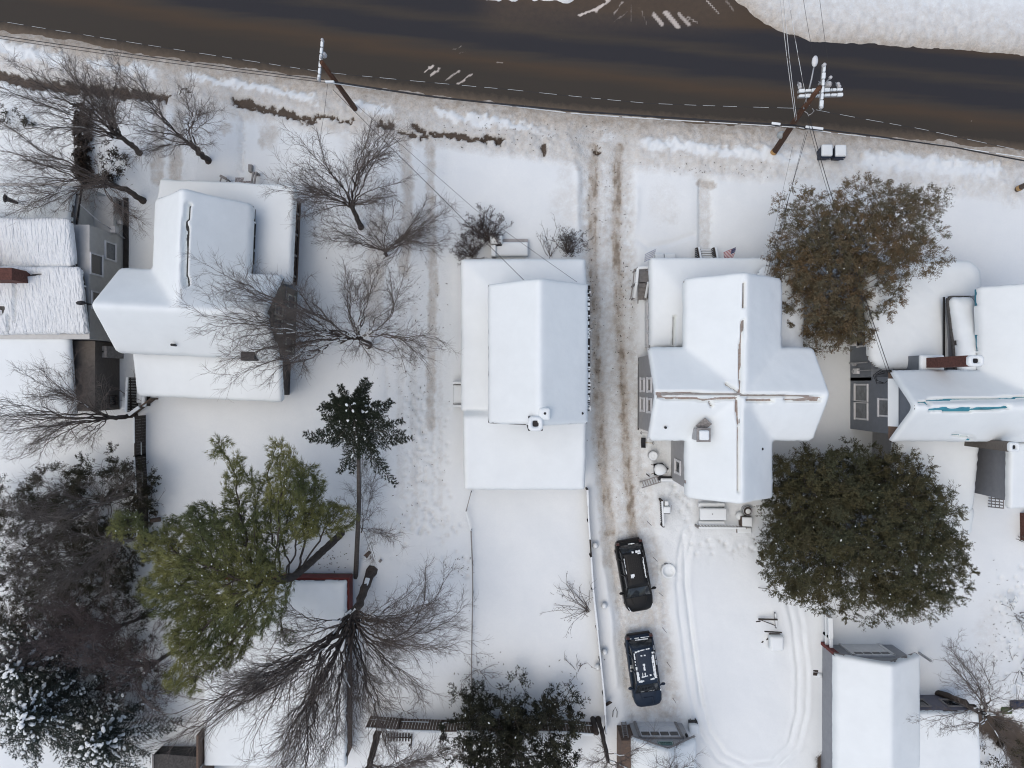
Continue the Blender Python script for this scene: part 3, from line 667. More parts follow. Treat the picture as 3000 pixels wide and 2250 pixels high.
# ---------------------------------------------------------------- olive house, left of centre
def house_olive():
    rt = thing('house', 'olive cross-gabled house with dark side porch left of the centre', 'house', (-17.9, 5, 0))
    R = rot_about(-17.9, 4.0, -2.6)
    cross = (-22.45, -13.2, 1.62, 6.42, 4.14, 6.8, 'x'); front = (-20.62, -15.1, 4.0, 10.4, 4.14, 6.8, 'y')
    roofed(rt, [cross, front], M_DKSHING, .45, R, [([(557, 604), (548, 660), (549, 720), (546, 780), (549, 834)], 6)], lump=.05, blur=7, rnd=.225, corner=.25)
    porch = [(-21.2, -13.25, 9.6, 12.0, 2.6, 3.1, 'n'), (-15.6, -13.25, 6.2, 12.0, 2.6, 3.0, 'e')]
    roofed(rt, porch, M_DKSHING, .38, R, hip=True, lump=.05, blur=5, rnd=.22)
    add = (-22.05, -13.45, -.85, 1.9, 2.5, 3.3, 's')
    roofed(rt, [add], M_DKSHING, .38, R, lump=.05, blur=5, rnd=.22, corner=.25)
    w = gwall(gwall(MB(), cross, .38), front, .36).xf(R).build('wall', M_OLIVE, rt)
    gwall(MB(), add, .35).xf(R).build('addition_wall', M_DKWALL, rt)
    # barge boards of the east gable
    xm = -13.2 - .38
    bb = MB(); bb.bar((-13.24, 1.7, 4.10), (-13.24, 4.02, 6.66), .05, .16); bb.bar((-13.24, 6.34, 4.10), (-13.24, 4.02, 6.66), .05, .16); bb.box(-13.6, -13.54, 2.0, 6.0, 2.55, 2.68); bb.xf(R).build('trim', M_GREYWOOD, rt)
    ox = mat('olive trim', (.46, .45, .38), .6, .1)
    for yy in (3.62, 4.55): window(rt, xm, yy, 3.85, 'e', .62, 1.15, R, ox, M_GLASS, .1, mull=1)
    for yy in (2.6, 5.2): window(rt, xm, yy, 1.6, 'e', .7, 1.2, R, ox)
    # the porch's open east side
    MB().box(-20.8, -13.7, 6.6, 11.6, .1, .45).xf(R).build('porch_floor', M_DARKWOOD, rt)
    for y in (6.9, 8.2, 9.5, 10.8, 11.5): MB().box(-13.78, -13.66, y - .06, y + .06, .45, 2.65).xf(R).build('porch_post', M_GREYWOOD, rt)
    rl = MB(); rl.box(-13.77, -13.68, 6.6, 11.6, 1.20, 1.30); rl.box(-13.77, -13.69, 6.6, 11.6, .62, .70)
    y = 6.7
    while y < 11.5: rl.box(-13.75, -13.71, y - .02, y + .02, .7, 1.2); y += .16
    ra = rl.xf(R).build('porch_railing', M_WOOD, rt); MB().pillow(-13.80, -13.66, 6.6, 11.6, 1.30, 1.42, .06).xf(R).build('rail_snow', M_SNOW, ra, True)
    MB().box(-13.67, -13.62, 6.4, 11.6, 0, .5).xf(R).build('porch_skirt', M_WOOD, rt)
    # dark window band of the front wing above the porch roof
    MB().box(-15.42, -15.36, 7.0, 9.7, 3.25, 4.0).xf(R).build('clerestory', M_DARKWOOD, rt)
    for yy in (7.5, 8.4, 9.2): window(rt, -15.37, yy, 3.62, 'e', .6, .5, R, M_DARKWOOD, M_GLASS, .05)
    for xx in (-19.2, -17.8, -16.5): window(rt, xx, 10.05, 4.3, 'n', .7, 1.1, R, ox)
    q = W(511, 1011, 5.3); MB().tube([(q.x, q.y, 4.4), (q.x, q.y, 5.65)], .07, 8).build('vent_pipe', M_BLACK, rt)
    q = W(727, 1042, 4.9); sk = MB().box(q.x - .38, q.x + .38, q.y - .28, q.y + .22, 4.3, 5.0).build('skylight', M_DKSHING, rt)
    s = thing('brick_steps', 'snow-dusted dark brick steps with short wooden rails before the olive house porch', 'steps', W(718, 535))
    for k in range(4):
        y = W(0, 512 + k * 11).y; MB().box(W(692 + k, 0).x, W(740, 0).x, y - .28, y, 0, .12 + .1 * k).build('step', M_BRK2, s)
    for px in (742, 750):
        a, b = W(px, 505, .9), W(px - 8, 556, 1.2); st_ = MB(); st_.bar(a, b, .10, .08); st_.bar((a.x, a.y, 0), a, .1, .1); st_.bar((b.x, b.y, 0), b, .1, .1); st_.build('handrail', M_GREYWOOD, s)
    a = W(742, 506, 0); MB().box(a.x - .1, a.x + .1, a.y - .1, a.y + .35, 0, .6).build('newel_post', M_GREYWOOD, s)
    s2 = thing('stair_rail', 'lone grey wooden handrail left of the brick steps', 'handrail', W(652, 530))
    a, b, c = W(645, 515, .9), W(663, 524, .9), W(641, 545, 1.0); m_ = MB(); m_.bar(a, b, .16, .06); m_.build('top_board', M_GREYWOOD, s2)
    for p, q_ in ((a, c), (b, W(657, 548, 1.0))): MB().bar(p + Vector((.08, 0, -.05)), q_, .06, .06).build('rail', M_GREYWOOD, s2)
    for p in (a, b): MB().bar((p.x, p.y, 0), p, .07, .07).build('post', M_GREYWOOD, s2)
M_BRK2 = mat('dark step brick', (.07, .055, .05), .9, .5, 14, bump=.5, col2=(.62, .6, .6))

# ---------------------------------------------------------------- white cross-gabled house
def house_white():
    rt = thing('house', 'white cross-gabled house with bared grey ridges beside the long driveway', 'house', (12, 0, 0))
    cross = (7.65, 16.75, -3.12, 2.02, 5.2, 7.3, 'x'); nw = (9.62, 15.0, -1, 5.85, 5.2, 7.3, 'y'); sw = (9.72, 14.5, -6.3, 0, 5.2, 7.3, 'y')
    rx = 2178
    bare = [([(1895, 1152), (2010, 1152), (2170, 1156), (2175, 1158), (2300, 1158), (2405, 1164)], 1.6), ([(1930, 1163), (2000, 1166), (2060, 1170), (2160, 1166)], 3.6), ([(2080, 1180), (2084, 1188)], 3), ([(2190, 1172), (2260, 1172)], 4), ([(2300, 1170), (2400, 1172)], 3),
            ([(2176, 940), (2170, 1010), (2168, 1100), (2170, 1150)], 3.2), ([(2178, 830), (2176, 900)], 1.2), ([(2160, 1175), (2163, 1240)], 4), ([(2164, 1250), (2163, 1330), (2162, 1440)], 1.5), ([(2125, 1125), (2162, 1148)], 1.2)]
    roofed(rt, [cross, nw, sw], M_RUSTSHING, .34, None, bare, lump=.08, blur=5, rnd=.22, corner=.2)
    rc = MB(); rc.bar((7.9, -.55, 7.30), (16.6, -.55, 7.30), .13, .06); rc.bar((12.31, 5.6, 7.30), (12.31, .0, 7.30), .12, .06); rc.bar((12.11, -.9, 7.30), (12.11, -6.0, 7.30), .10, .06); rc.build('ridge_cap', M_GREYWOOD, rt)
    po = [(8.18, 15.2, 5.0, 7.41, 2.8, 3.5, 'n'), (8.18, 10.2, 2.2, 7.41, 2.8, 3.5, 'w')]
    roofed(rt, po, M_SHING, .42, None, hip=True, bare=[([(1975, 930), (1972, 1010)], 2.0)], lump=.07, blur=8, rnd=.22)
    # drift banked against the north wing's east side
    dr = [(14.3, 17.3, -.5, 6.8, 2.6, 3.9, 'e')]
    roofed(rt, dr, M_SHING, .5, None, lump=.3, blur=8, rnd=.6, corner=.5)
    w = gwall(gwall(gwall(MB(), cross, .34), nw, .34), sw, .30); w.box(14.2, 16.6, -.3, 6.4, 0, 2.8); w.build('wall', M_PALEGREY, rt)
    MB().box(7.96, 8.02, -2.9, 1.8, 0, .12).build('foundation', M_FOUND, rt)
    for zz in (1.65, 3.85):
        for yy in (-.05, -1.25): window(rt, 7.99, yy, zz, 'w', .62, .95, None, M_WHITE, M_GLASS, .13, mull=0)
    window(rt, 10.02, -5.0, 2.2, 'w', .6, 1.1, None, M_WHITE, M_GLASS, .14)
    # enclosed side porch: wall strip with glazing
    MB().box(8.36, 8.50, 2.3, 5.2, 0, 2.7).build('porch_wall', M_WHITE, rt)
    for yy in (4.6, 3.6, 2.7): window(rt, 8.37, yy, 1.9, 'w', .7, 1.0, None, M_WHITE, M_PANE, .07)
    MB().box(8.3, 15.0, 5.4, 7.2, .2, .5).build('porch_floor', M_GREYWOOD, rt)
    for x in (8.4, 10.3, 12.6, 14.9): MB().box(x - .07, x + .07, 7.05, 7.19, .4, 2.8).build('porch_post', M_WHITE, rt)
    q = W(2062, 1274, 6.9); ch = chimney(rt, q.x - .05, q.y, 4.5, 7.0, .62, .62, M_PALEGREY, snow=False, hole=False, cap=M_GREYWOOD)
    MB().pillow(q.x - .32, q.x + .2, q.y - .26, q.y + .26, 7.08, 7.3, .1).build('chimney_snow', M_SNOW, ch, True)
    MB().bar((q.x - .15, q.y + .3, 6.5), (q.x + .25, q.y + .75, 6.9), .5, .05).build('flashing', M_SHING, ch)
    for px, py in ((1947, 1252), (2228, 1314)):
        q = W(px, py, 6.0); MB().tube([(q.x, q.y, 5.2), (q.x, q.y, 6.32)], .07, 8).build('vent_pipe', M_BLACK, rt)
    gb = MB(); gb.bar((7.62, -3.1, 5.12), (7.62, -.55, 7.2), .05, .16); gb.bar((7.62, 2.0, 5.12), (7.62, -.55, 7.2), .05, .16); gb.build('trim', M_WHITE, rt)
    # stoop stairs on the west side
    st = thing('side_stairs', 'grey wooden side stairs with snow-topped rails beside the driveway', 'stairs', W(1875, 830))
    for k in range(5):
        y = W(0, 835 + k * 11).y; x0, x1 = W(1866, 0).x, W(1889, 0).x; MB().box(x0, x1, y - .25, y, 0, .75 - .14 * k).build('step', M_GREYWOOD, st)
    a = W(1870, 785, .8); MB().box(W(1868, 0).x, W(1900, 0).x, W(0, 832).y, W(0, 790).y, 0, .8).build('landing', M_GREYWOOD, st)
    r = MB(); P = [W(1901, 784, 1.7), W(1868, 786, 1.7), W(1864, 830, 1.7), W(1857, 873, 1.0)]
    for i in range(3): r.bar(P[i], P[i + 1], .1, .1)
    for i in range(3):
        A, B = P[i] + Vector((-.14, 0, -.35)), P[i + 1] + Vector((-.14, 0, -.35)); r.bar(A, B, .06, .06)
    for p_ in P: r.bar((p_.x, p_.y, 0), p_, .09, .09)
    ro = r.build('railing', M_GREYWOOD, st); s_ = MB()
    for i in range(3): s_.bar(P[i] + Vector((0, 0, .11)), P[i + 1] + Vector((0, 0, .11)), .17, .13)
    s_.build('rail_snow', M_SNOW, ro, bevel=.05)
    r = MB(); P = [W(1899, 826, 1.6), W(1890, 873, .9)]; r.bar(P[0], P[1], .1, .1)
    for p_ in P: r.bar((p_.x, p_.y, 0), p_, .09, .09)
    r2 = r.build('railing', M_GREYWOOD, st); MB().bar(P[0] + Vector((0, 0, .1)), P[1] + Vector((0, 0, .1)), .15, .12).build('rail_snow', M_SNOW, r2, bevel=.05)
    fs = thing('front_steps', 'front steps with two grey lattice rails at the end of the shovelled walk', 'steps', W(2068, 745))
    for k in range(4):
        y = W(0, 730 + k * 8).y; x0, x1 = W(2050, 0).x, W(2086, 0).x; MB().box(x0, x1, y - .2, y, 0, .12 + .12 * k).build('step', M_GREYWOOD, fs); MB().pillow(x0 + .02, x1 - .02, y - .14, y - .02, .12 + .12 * k, .18 + .12 * k, .04).build('step_snow', M_SNOW, fs, True)
    for px in (2040, 2089):
        a, b = W(px + 2, 726, .7), W(px + 8, 757, 1.2); m_ = MB(); m_.bar(a, b, .08, .08)
        for t in range(7):
            c = a.lerp(b, t / 6); m_.bar((c.x, c.y, .1), c, .05, .05)
        m_.build('railing', M_DARKWOOD, fs); MB().bar(a + Vector((.1, 0, .05)), b + Vector((.1, 0, .05)), .1, .1).build('rail_snow', M_SNOW, fs)

# ---------------------------------------------------------------- grey house, right edge
def house_grey():
    rt = thing('house', 'blue grey house with teal roof and brick chimney at the right edge', 'house', (24, 1, 0))
    main = (21.0, 30.5, -3.12, .70, 5.6, 8.0, 'x'); wing = (25.8, 31, -1, 5.3, 5.6, 8.0, 'y')
    bare = [([(2690, 1181), (2716, 1179)], .8), ([(2717, 1174), (2800, 1171), (2900, 1169), (3010, 1165)], 2), ([(2722, 1201), (2770, 1198)], 2.5), ([(2765, 1199), (2800, 1201), (2840, 1199)], 5), ([(2840, 1200), (2900, 1196), (2950, 1194)], 2.5), ([(2790, 1272), (2840, 1279)], 1.2), ([(2832, 1294), (2842, 1288)], 6), ([(2715, 1186), (2722, 1186)], .5)]
    roofed(rt, [main, wing], M_TEAL, .36, None, bare, lump=.08, blur=8, rnd=.22, corner=.08, over=.07)
    por = [(20.8, 27.5, .9, 7.25, 2.9, 3.6, 'n')]
    roofed(rt, por, M_SHING, .55, None, lump=.12, blur=8, rnd=.7, corner=.9)
    w = gwall(gwall(MB(), main, .3), wing, .3); w.box(21.3, 27, .2, 6.7, 0, 2.9); w.build('wall', M_GREYWALL, rt)
    # pent roof across the west gable, with its snow and brown boards
    pn = MB().extr([(20.98, -3.05, 5.42), (21.32, -3.05, 5.42), (21.32, -3.05, 5.85)], (0, 3.70, 0)).build('pent_roof', M_BROWNWALL, rt)
    MB().extr([(20.94, -2.35, 5.44), (21.26, -2.35, 5.95), (21.26, -2.35, 5.80), (20.99, -2.35, 5.42)], (0, 2.65, 0)).build('pent_snow', M_SNOW, pn)
    bb = MB(); bb.bar((21.0, -3.14, 5.58), (21.0, -1.21, 7.98), .06, .2); bb.bar((21.0, .72, 5.58), (21.0, -1.21, 7.98), .06, .2); bb.build('barge_board', M_DARKWOOD, rt)
    MB().box(21.18, 21.32, -3.4, 6.6, 0, .22).build('foundation', M_BLACK, rt)
    for zz, yy, h in ((1.95, -.45, 1.2), (1.95, -1.55, .0),):
        pass
    window(rt, 21.3, -.55, 1.75, 'w', .92, 1.45, None, M_WHITE, M_PANE, .1, mull=0); window(rt, 21.3, -1.62, 1.75, 'w', .92, 1.45, None, M_WHITE, M_PANE, .1)
    window(rt, 21.3, -1.35, 4.45, 'w', .85, 1.2, None, M_WHITE, M_PANE, .1); window(rt, 21.3, 2.75, 2.0, 'w', .8, 1.3, None, M_WHITE, M_GLASS, .1)
    ac = MB().box(20.9, 21.3, 2.35, 3.15, .95, 1.35).build('window_panel', M_WHITE, rt)
    # meters, conduit and drip loops on the gable wall
    for zz, yy in ((.9, 1.22), (.9, .78)): MB().lathe((21.2, yy, zz), [(.12, 0), (.13, .15), (.1, .25)], 10).build('meter', M_STEEL, rt)
    MB().box(21.12, 21.3, .62, .95, 1.0, 1.5).build('meter_box', M_WHITE, rt)
    cd = MB(); cd.tube([(21.2, .82, 1.5), (21.2, .82, 5.4)], .03, 6); cd.tube([(21.2, 1.3, .4), (21.2, 1.3, 2.6)], .05, 6); cd.build('conduit', M_STEEL, rt)
    lp = MB()
    for k in range(3): lp.tube([(20.75 - .1 * k, .62 + .1 * k, 5.5), (20.6 - .1 * k, .5, 4.9), (20.72, .2 - .1 * k, 4.7), (21.0, .05, 5.0), (21.1, .3, 5.4)], .018, 5)
    lp.build('service_cable', M_BLACK, rt)
    # chimneys
    q = W(2800, 1058, 8.4); ch = chimney(rt, q.x + .62, q.y, 5.0, 8.9, .78, .55, M_BRICK); MB().box(q.x - .05, q.x + 1.25, q.y - .6, q.y + .42, 2.9, 5.2).build('chimney_base', M_GREYWALL, rt); MB().pillow(q.x - .08, q.x + 1.3, q.y - .62, q.y + .45, 5.2, 5.4, .15).build('chimney_base_snow', M_SNOW, ch, True)
    q = W(2962, 1309, 7.2); chimney(rt, q.x, q.y, 2, 7.3, .55, .5, M_BRN3)
    # bay between porch and wing
    bay = [(24.9, 26.7, .6, 5.0, 4.15, 4.9, 'n')]
    MB().box(25.15, 26.6, .4, 4.7, 0, 4.1).build('bay_wall', M_GARGREY, rt)
    roofed(rt, [(24.85, 26.5, .4, 5.05, 4.4, 5.3, 'n')], M_DKSHING, .5, None, lump=.2, blur=6, rnd=.6, corner=.35, over=-.1)
    ft = MB(); ft.bar((24.85, .4, 4.15), (24.85, 5.0, 4.15), .08, .1); ft.bar((26.62, 4.6, 4.3), (27.0, .9, 4.3), .1, .1); ft.build('bay_gutter', M_BLACK, rt)
    # rear parts
    roofed(rt, [(22.4, 27.25, -7.6, -3.0, 2.7, 3.3, 's')], M_SHING, .5, None, lump=.12, blur=6, rnd=.5, corner=.5)
    wr = MB(); wr.box(22.7, 26.9, -7.2, -3, 0, 2.6); wr.build('rear_wall', M_PALEGREY, rt)
    MB().box(28.05, 31, -6.6, -3.2, 0, 4.6).build('rear_wing_wall', M_GARGREY, rt)
    roofed(rt, [(27.75, 31, -6.9, -3.3, 4.7, 5.2, 'e')], M_SHING, .32, None, lump=.05, blur=3)
    MB().box(27.6, 28.0, -7.1, -3.6, 0, .3).build('rear_foundation', M_GREYWOOD, rt)
    tr = thing('trellis', 'pale lattice trellis under the rear wing of the grey house', 'trellis', W(2895, 1470))
    t_ = MB(); a, b = W(2893, 1457, 0.2), W(2895, 1482, .2)
    for i in range(5):
        t = i / 4; p0 = W(2893 + 0 * t, 1450 + 34 * t, .2); p1 = W(2940, 1455 + 34 * t, 1.9); t_.bar(p0, p1, .05, .05)
    for i in range(5):
        t = i / 4; t_.bar(W(2893, 1450, .2).lerp(W(2940, 1455, 1.9), t), W(2893, 1484, .2).lerp(W(2940, 1490, 1.9), t), .04, .04)
    t_.build('lattice', M_GREYWOOD, tr)
    roofed(rt, [(26.0, 28.2, -9.3, -7.4, 1.2, 1.5, 's')], M_SHING, .4, None, lump=.1, blur=6, rnd=.6, corner=.5)
    rd = thing('brick_pier', 'red brick garden pier cut by the right edge of the photo', 'pier', W(2992, 1530)); q = W(3010, 1530, .8); MB().box(q.x - .1, q.x + .9, q.y - 1.2, q.y + .5, 0, 1.1).build('pier', M_BRICK, rd); MB().pillow(q.x - .1, q.x + .9, q.y + .1, q.y + .5, 1.1, 1.3, .1).build('snow_cover', M_SNOW, rd, True)

# ---------------------------------------------------------------- white house, far left
def house_left():
    rt = thing('house', 'pale cream house with ribbed melting snow roof cut by the left edge', 'house', (-27, 5, 0))
    body = (-34, -24.4, 2.9, 6.6, 4.05, 4.75, 's')
    roofed(rt, [body], M_DKSHING, .30, None, [([(46, 830), (44, 940)], 1.0), ([(-10, 900), (8, 905), (4, 915)], 7), ([(28, 925), (26, 968)], .8), ([(42, 805), (120, 803)], 1.2), ([(272, 858), (285, 862)], 1)], snow=M_RIB, lump=.10, blur=4, rnd=.225, corner=.2, wob=.05)
    upp = (-29.2, -24.85, 6.65, 9.3, 4.5, 4.95, 's')
    roofed(rt, [upp], M_DKSHING, .38, None, lump=.08, blur=4, rnd=.4, corner=.25, snow=M_RIB)
    low = (-34, -25.8, 9.4, 11.6, 3.1, 3.5, 'n')
    roofed(rt, [low], M_DKSHING, .34, None, lump=.08, blur=5, rnd=.225, corner=.2)
    rgl = (-36, -29.2, 6.4, 9.5, 5.0, 5.3, 'w'); roofed(rt, [rgl], M_DKSHING, .3, None, lump=.2, blur=4, rnd=.22, snow=M_RIB)
    w = MB(); w.box(-34, -24.4, 2.6, 9.2, 0, 4.0); w.box(-33.5, -25.6, 9.2, 11.9, 0, 2.95); w.box(-34, -24.42, 9.2, 11.5, 0, 1.5); w.build('wall', M_CREAM, rt)
    add = (-30.4, -25.55, -1.3, 3.1, 2.6, 3.4, 's')
    roofed(rt, [(-30.4, -25.75, -1.9, 3.1, 3.0, 3.6, 's')], M_DKSHING, .32, None, lump=.08, blur=5, rnd=.4, corner=.3)
    MB().box(-30, -24.72, -1.6, 2.55, 0, 2.9).build('addition_wall', M_BRN3, rt)
    window(rt, -24.72, -1.0, 1.1, 'e', .5, .7, None, M_DARKWOOD, M_GLASS, .06)
    MB().box(-24.72, -24.45, 1.6, 2.3, .3, 2.2).build('vent_box', M_GREYWOOD, rt); MB().box(-24.72, -24.6, 1.9, 2.0, .3, 2.2).build('downpipe', M_BLACK, rt)
    MB().box(-24.42, -24.15, 5.7, 11.7, .05, .45).build('foundation', M_FOUND, rt)
    window(rt, -24.4, 8.05, 1.9, 'e', .95, 1.0, None, M_WHITE, M_PANE); window(rt, -24.4, 7.0, 3.35, 'e', 1.1, 1.1, None, M_WHITE, M_GLASS)
    window(rt, -24.42, 11.0, .95, 'e', .8, .7, None, M_GREYWOOD, M_GLASS)
    window(rt, -24.4, 4.9, 3.2, 'e', .9, 1.1, None, M_WHITE, M_GLASS)
    MB().box(-24.4, -24.1, 9.2, 9.6, 1.5, 1.9).build('meter_box', M_STEEL, rt); MB().box(-24.4, -24.15, 9.9, 10.1, .9, 1.15).build('meter_box', M_STEEL, rt)
    cd = MB(); cd.tube([(-24.35, 9.4, 1.9), (-24.35, 9.6, 3.2), (-25.0, 10.4, 3.9)], .03, 6); cd.tube([(-24.3, 9.1, .3), (-24.3, 9.35, 1.5)], .04, 6); cd.build('conduit', M_STEEL, rt)
    gt = MB(); gt.tube([(-25.4, 11.6, 3.05), (-25.75, 9.3, 3.05), (-25.5, 8.7, 3.0)], .06, 6); gt.tube([(-25.3, 12.4, 3), (-25.55, 11.2, 3), (-26.1, 11.2, 3)], .06, 6); gt.build('gutter', M_BLACK, rt)
    q = W(30, 802, 6.2); MB().box(q.x - 2, q.x + .08, q.y - .33, q.y + .33, 3, 6.2).build('chimney', M_BRICK, rt)
    for px, py, l in ((240, 888, .45), (18, 582, .3)):
        q = W(px, py, 4.6); MB().lathe((q.x, q.y, 3.6), [(.05, 0), (.09, .9), (.16, 1.1), (.05, 1.2)], 8, sx=1.9 if l > .4 else .8, sy=.8 if l > .4 else 1.6).build('vent_pipe', M_BLACK, rt)
    wl = thing('deck_wall', 'brown plank deck wall by the left edge below the cream house', 'deck wall', W(45, 1030))
    MB().box(-35, W(46, 0).x, W(0, 1085).y, W(0, 982).y, 0, 1.6).build('planks', M_BROWNWALL, wl); dk = MB(); dk.bar(W(-5, 985, 2.0), W(66, 990, 1.7), .2, .2); dk.bar(W(10, 978, 2.2), W(60, 1000, 2.2), .25, .12); dk.build('beam', M_DARKWOOD, wl); MB().pillow(-35, W(16, 0, 1.7).x, W(0, 1060).y, W(0, 990).y, 1.55, 1.8, .1).build('snow_cover', M_SNOW, wl, True)
    bx = thing('snow_topped_crate', 'snow-topped brown crate under the deck wall by the left edge', 'crate', W(20, 1120)); q = W(14, 1120, .4); MB().box(q.x - .5, q.x + .5, q.y - .9, q.y + .5, 0, .6).build('crate', M_BROWNWALL, bx); MB().pillow(q.x - .55, q.x + .55, q.y - .1, q.y + .6, .58, .85, .15).build('snow_cover', M_SNOW, bx, True)
def _rib():
    m = mat('ribbed snow', (.77, .80, .805), .65, .03, 1.2); nt = m.node_tree; b = nt.nodes['Principled BSDF']
    tc = nd(nt, 'ShaderNodeTexCoord'); mp = nd(nt, 'ShaderNodeMapping'); mp.inputs['Scale'].default_value = (5.5, 1.2, 1); nt.links.new(tc.outputs['Object'], mp.inputs[0])
    n = nd(nt, 'ShaderNodeTexNoise', i_Scale=1.3, i_Detail=4.); nt.links.new(mp.outputs[0], n.inputs['Vector'])
    bp = nd(nt, 'ShaderNodeBump', i_Strength=1.0, i_Distance=.25); nt.links.new(n.outputs['Fac'], bp.inputs['Height']); nt.links.new(bp.outputs[0], b.inputs['Normal']); return m
M_RIB = _rib()

# ---------------------------------------------------------------- garages and sheds
def garages():
    g = (19.27, 24.25, -27.5, -16.15, 2.5, 3.95, 'y')
    rt = thing('garage', 'grey garage with white panel door and snow-laden gable roof, bottom right', 'garage', (21.7, -17, 0))
    roofed(rt, [g], M_DKSHING, .36, None, lump=.05, blur=5, rnd=.225, corner=.12)
    gwall(MB(), g, .28).build('wall', M_GARGREY, rt)
    yn = -16.43
    d = MB().box(20.75, 23.0, yn, yn + .05, .02, 2.05).build('garage_door', M_WHITE, rt)
    gl = MB()
    for i in range(4): gl.box(20.87 + i * .54, 21.33 + i * .54, yn + .04, yn + .065, 1.62, 1.92)
    gl.build('door_pane', M_GLASS, d)
    fr = MB(); fr.box(20.6, 20.75, yn, yn + .1, 0, 2.15); fr.box(23.0, 23.15, yn, yn + .1, 0, 2.15); fr.box(20.6, 23.15, yn, yn + .1, 2.05, 2.2); fr.build('door_frame', M_WHITE, d)
    MB().box(19.45, 19.75, yn + .01, yn + .2, .0, 2.3).build('corner_board', M_REDTRIM, rt)
    tb = MB(); tb.bar((19.3, -16.13, 2.45), (21.76, -16.13, 3.9), .05, .16); tb.bar((24.2, -16.13, 2.45), (21.76, -16.13, 3.9), .05, .16); tb.build('barge_board', M_GREYWOOD, rt)
    g = (7.17, 11.0, -27.5, -21.2, 2.35, 3.8, 'y')
    rt = thing('garage', 'small pale garage with windowed door facing the two parked cars', 'garage', (9.1, -22, 0))
    roofed(rt, [g], M_DKSHING, .30, None, lump=.05, blur=5, rnd=.22, over=.02)
    gwall(MB(), g, .25).build('wall', M_PALEGREY, rt); MB().box(6.6, 7.45, -27, -21.5, 0, 2.2).build('side_wall', M_BROWNWALL, rt)
    yn = -21.45; d = MB().box(7.85, 10.25, yn, yn + .04, .05, 2.0)
    for i in range(4):
        for k, (a, b) in enumerate(((.10, .62), (.70, 1.22))): d.box(7.93 + i * .58, 8.43 + i * .58, yn + .04, yn + .06, a, b)
    dd = d.build('garage_door', M_WHITE, rt); gl = MB()
    for i in range(4): gl.box(7.93 + i * .58, 8.43 + i * .58, yn + .035, yn + .055, 1.30, 1.75)
    gl.build('door_pane', M_GLASS, dd)
    fr = MB(); fr.box(7.7, 7.85, yn, yn + .1, 0, 2.1); fr.box(10.25, 10.4, yn, yn + .1, 0, 2.1); fr.box(7.7, 10.4, yn, yn + .1, 2.0, 2.12); fr.build('door_frame', M_GREYWOOD, dd)
    MB().lathe((10.6, yn + .12, 1.85), [(.03, -.1), (.09, -.05), (.09, .1), (.05, .18)], 8).build('wall_lamp', M_BLACK, rt)
    tb = MB(); tb.bar((7.2, -21.17, 2.3), (9.08, -21.17, 3.74), .05, .14); tb.bar((10.98, -21.17, 2.3), (9.08, -21.17, 3.74), .05, .14); tb.build('barge_board', M_GREYWOOD, rt)
    sg = thing('gable_plate', 'green plate with pale border on the gable of the pale garage', 'sign', (9.1, yn + .02, 2.6))
    grn = mat('green enamel', (.10, .23, .19), .5, .1); MB().box(8.72, 9.62, yn + .0, yn + .05, 2.45, 2.85).build('plate', grn, sg)
    mk = MB(); mk.box(8.76, 9.58, yn + .05, yn + .056, 2.80, 2.82); mk.box(8.76, 9.58, yn + .05, yn + .056, 2.48, 2.50); mk.box(8.76, 8.78, yn + .05, yn + .056, 2.5, 2.8); mk.box(9.56, 9.58, yn + .05, yn + .056, 2.5, 2.8); mk.build('border', M_WHITE, sg)
    st = MB(); r = random.Random(2)
    for i in range(9): st.bar((8.88 + i * .075, yn + .055, 2.56), (8.88 + i * .075 + r.uniform(-.03, .03), yn + .055, 2.74), .012, .03)
    st.build('marking', M_BLACK, sg)
    # red-trimmed shed in the lower left
    rt = thing('shed', 'low snow-roofed shed with red trim behind the broad pine', 'shed', W(900, 1760))
    a, b = W(1018, 1698, 1.8), W(600, 2240, 1.8)
    s = (b.x, a.x, b.y, a.y, 1.75, 1.9, 'w'); roofed(rt, [s], M_DKSHING, .3, None, lump=.06, blur=4, over=.0)
    MB().box(b.x + .3, a.x - .05, b.y + .3, a.y - .02, 0, 1.7).build('wall', M_BROWNWALL, rt)
    rd = MB(); rd.box(b.x, a.x + .02, a.y, a.y + .12, 1.0, 1.86); rd.box(a.x, a.x + .12, a.y - 2.4, a.y + .12, .9, 1.86); rd.build('fascia', M_REDTRIM, rt)
    wl = thing('plank_wall', 'brown plank wall with snow behind it at the bottom left', 'plank wall', W(620, 2150))
    a, b = W(634, 2058), W(634, 2300); MB().box(a.x - .12, a.x, b.y, a.y - .8, 0, 2.6).build('planks', M_BROWNWALL, wl)
    MB().box(a.x - .16, a.x + .04, a.y - 2.9, a.y - 2.8, 0, 2.62).build('batten', M_GREYWOOD, wl)
    # neighbour's house beyond the bottom right garage
    rt = thing('house', 'purple grey house with dark windows peeping out beside the lower right garage', 'house', W(2780, 2090))
    y = W(0, 2030).y; MB().box(23.0, 27.6, y - 4.2, y, 0, 2.35).build('wall', siding('mauve siding', (.155, .15, .18)), rt)
    for x in (25.0, 26.9): window(rt, x, y, 1.5, 'n', .75, .8, None, M_GREYWOOD, M_GLASS, .08)
    roofed(rt, [(24.0, 27.9, -27, y - .02, 2.35, 2.9, 'n')], M_DKSHING, .3, None, lump=.06, blur=3, over=0)
    rt = thing('shed', 'dark low shed roof at the bottom edge left of the plank wall', 'shed', W(530, 2245)); a, b = W(445, 2280, 1.5), W(590, 2216, 1.5)
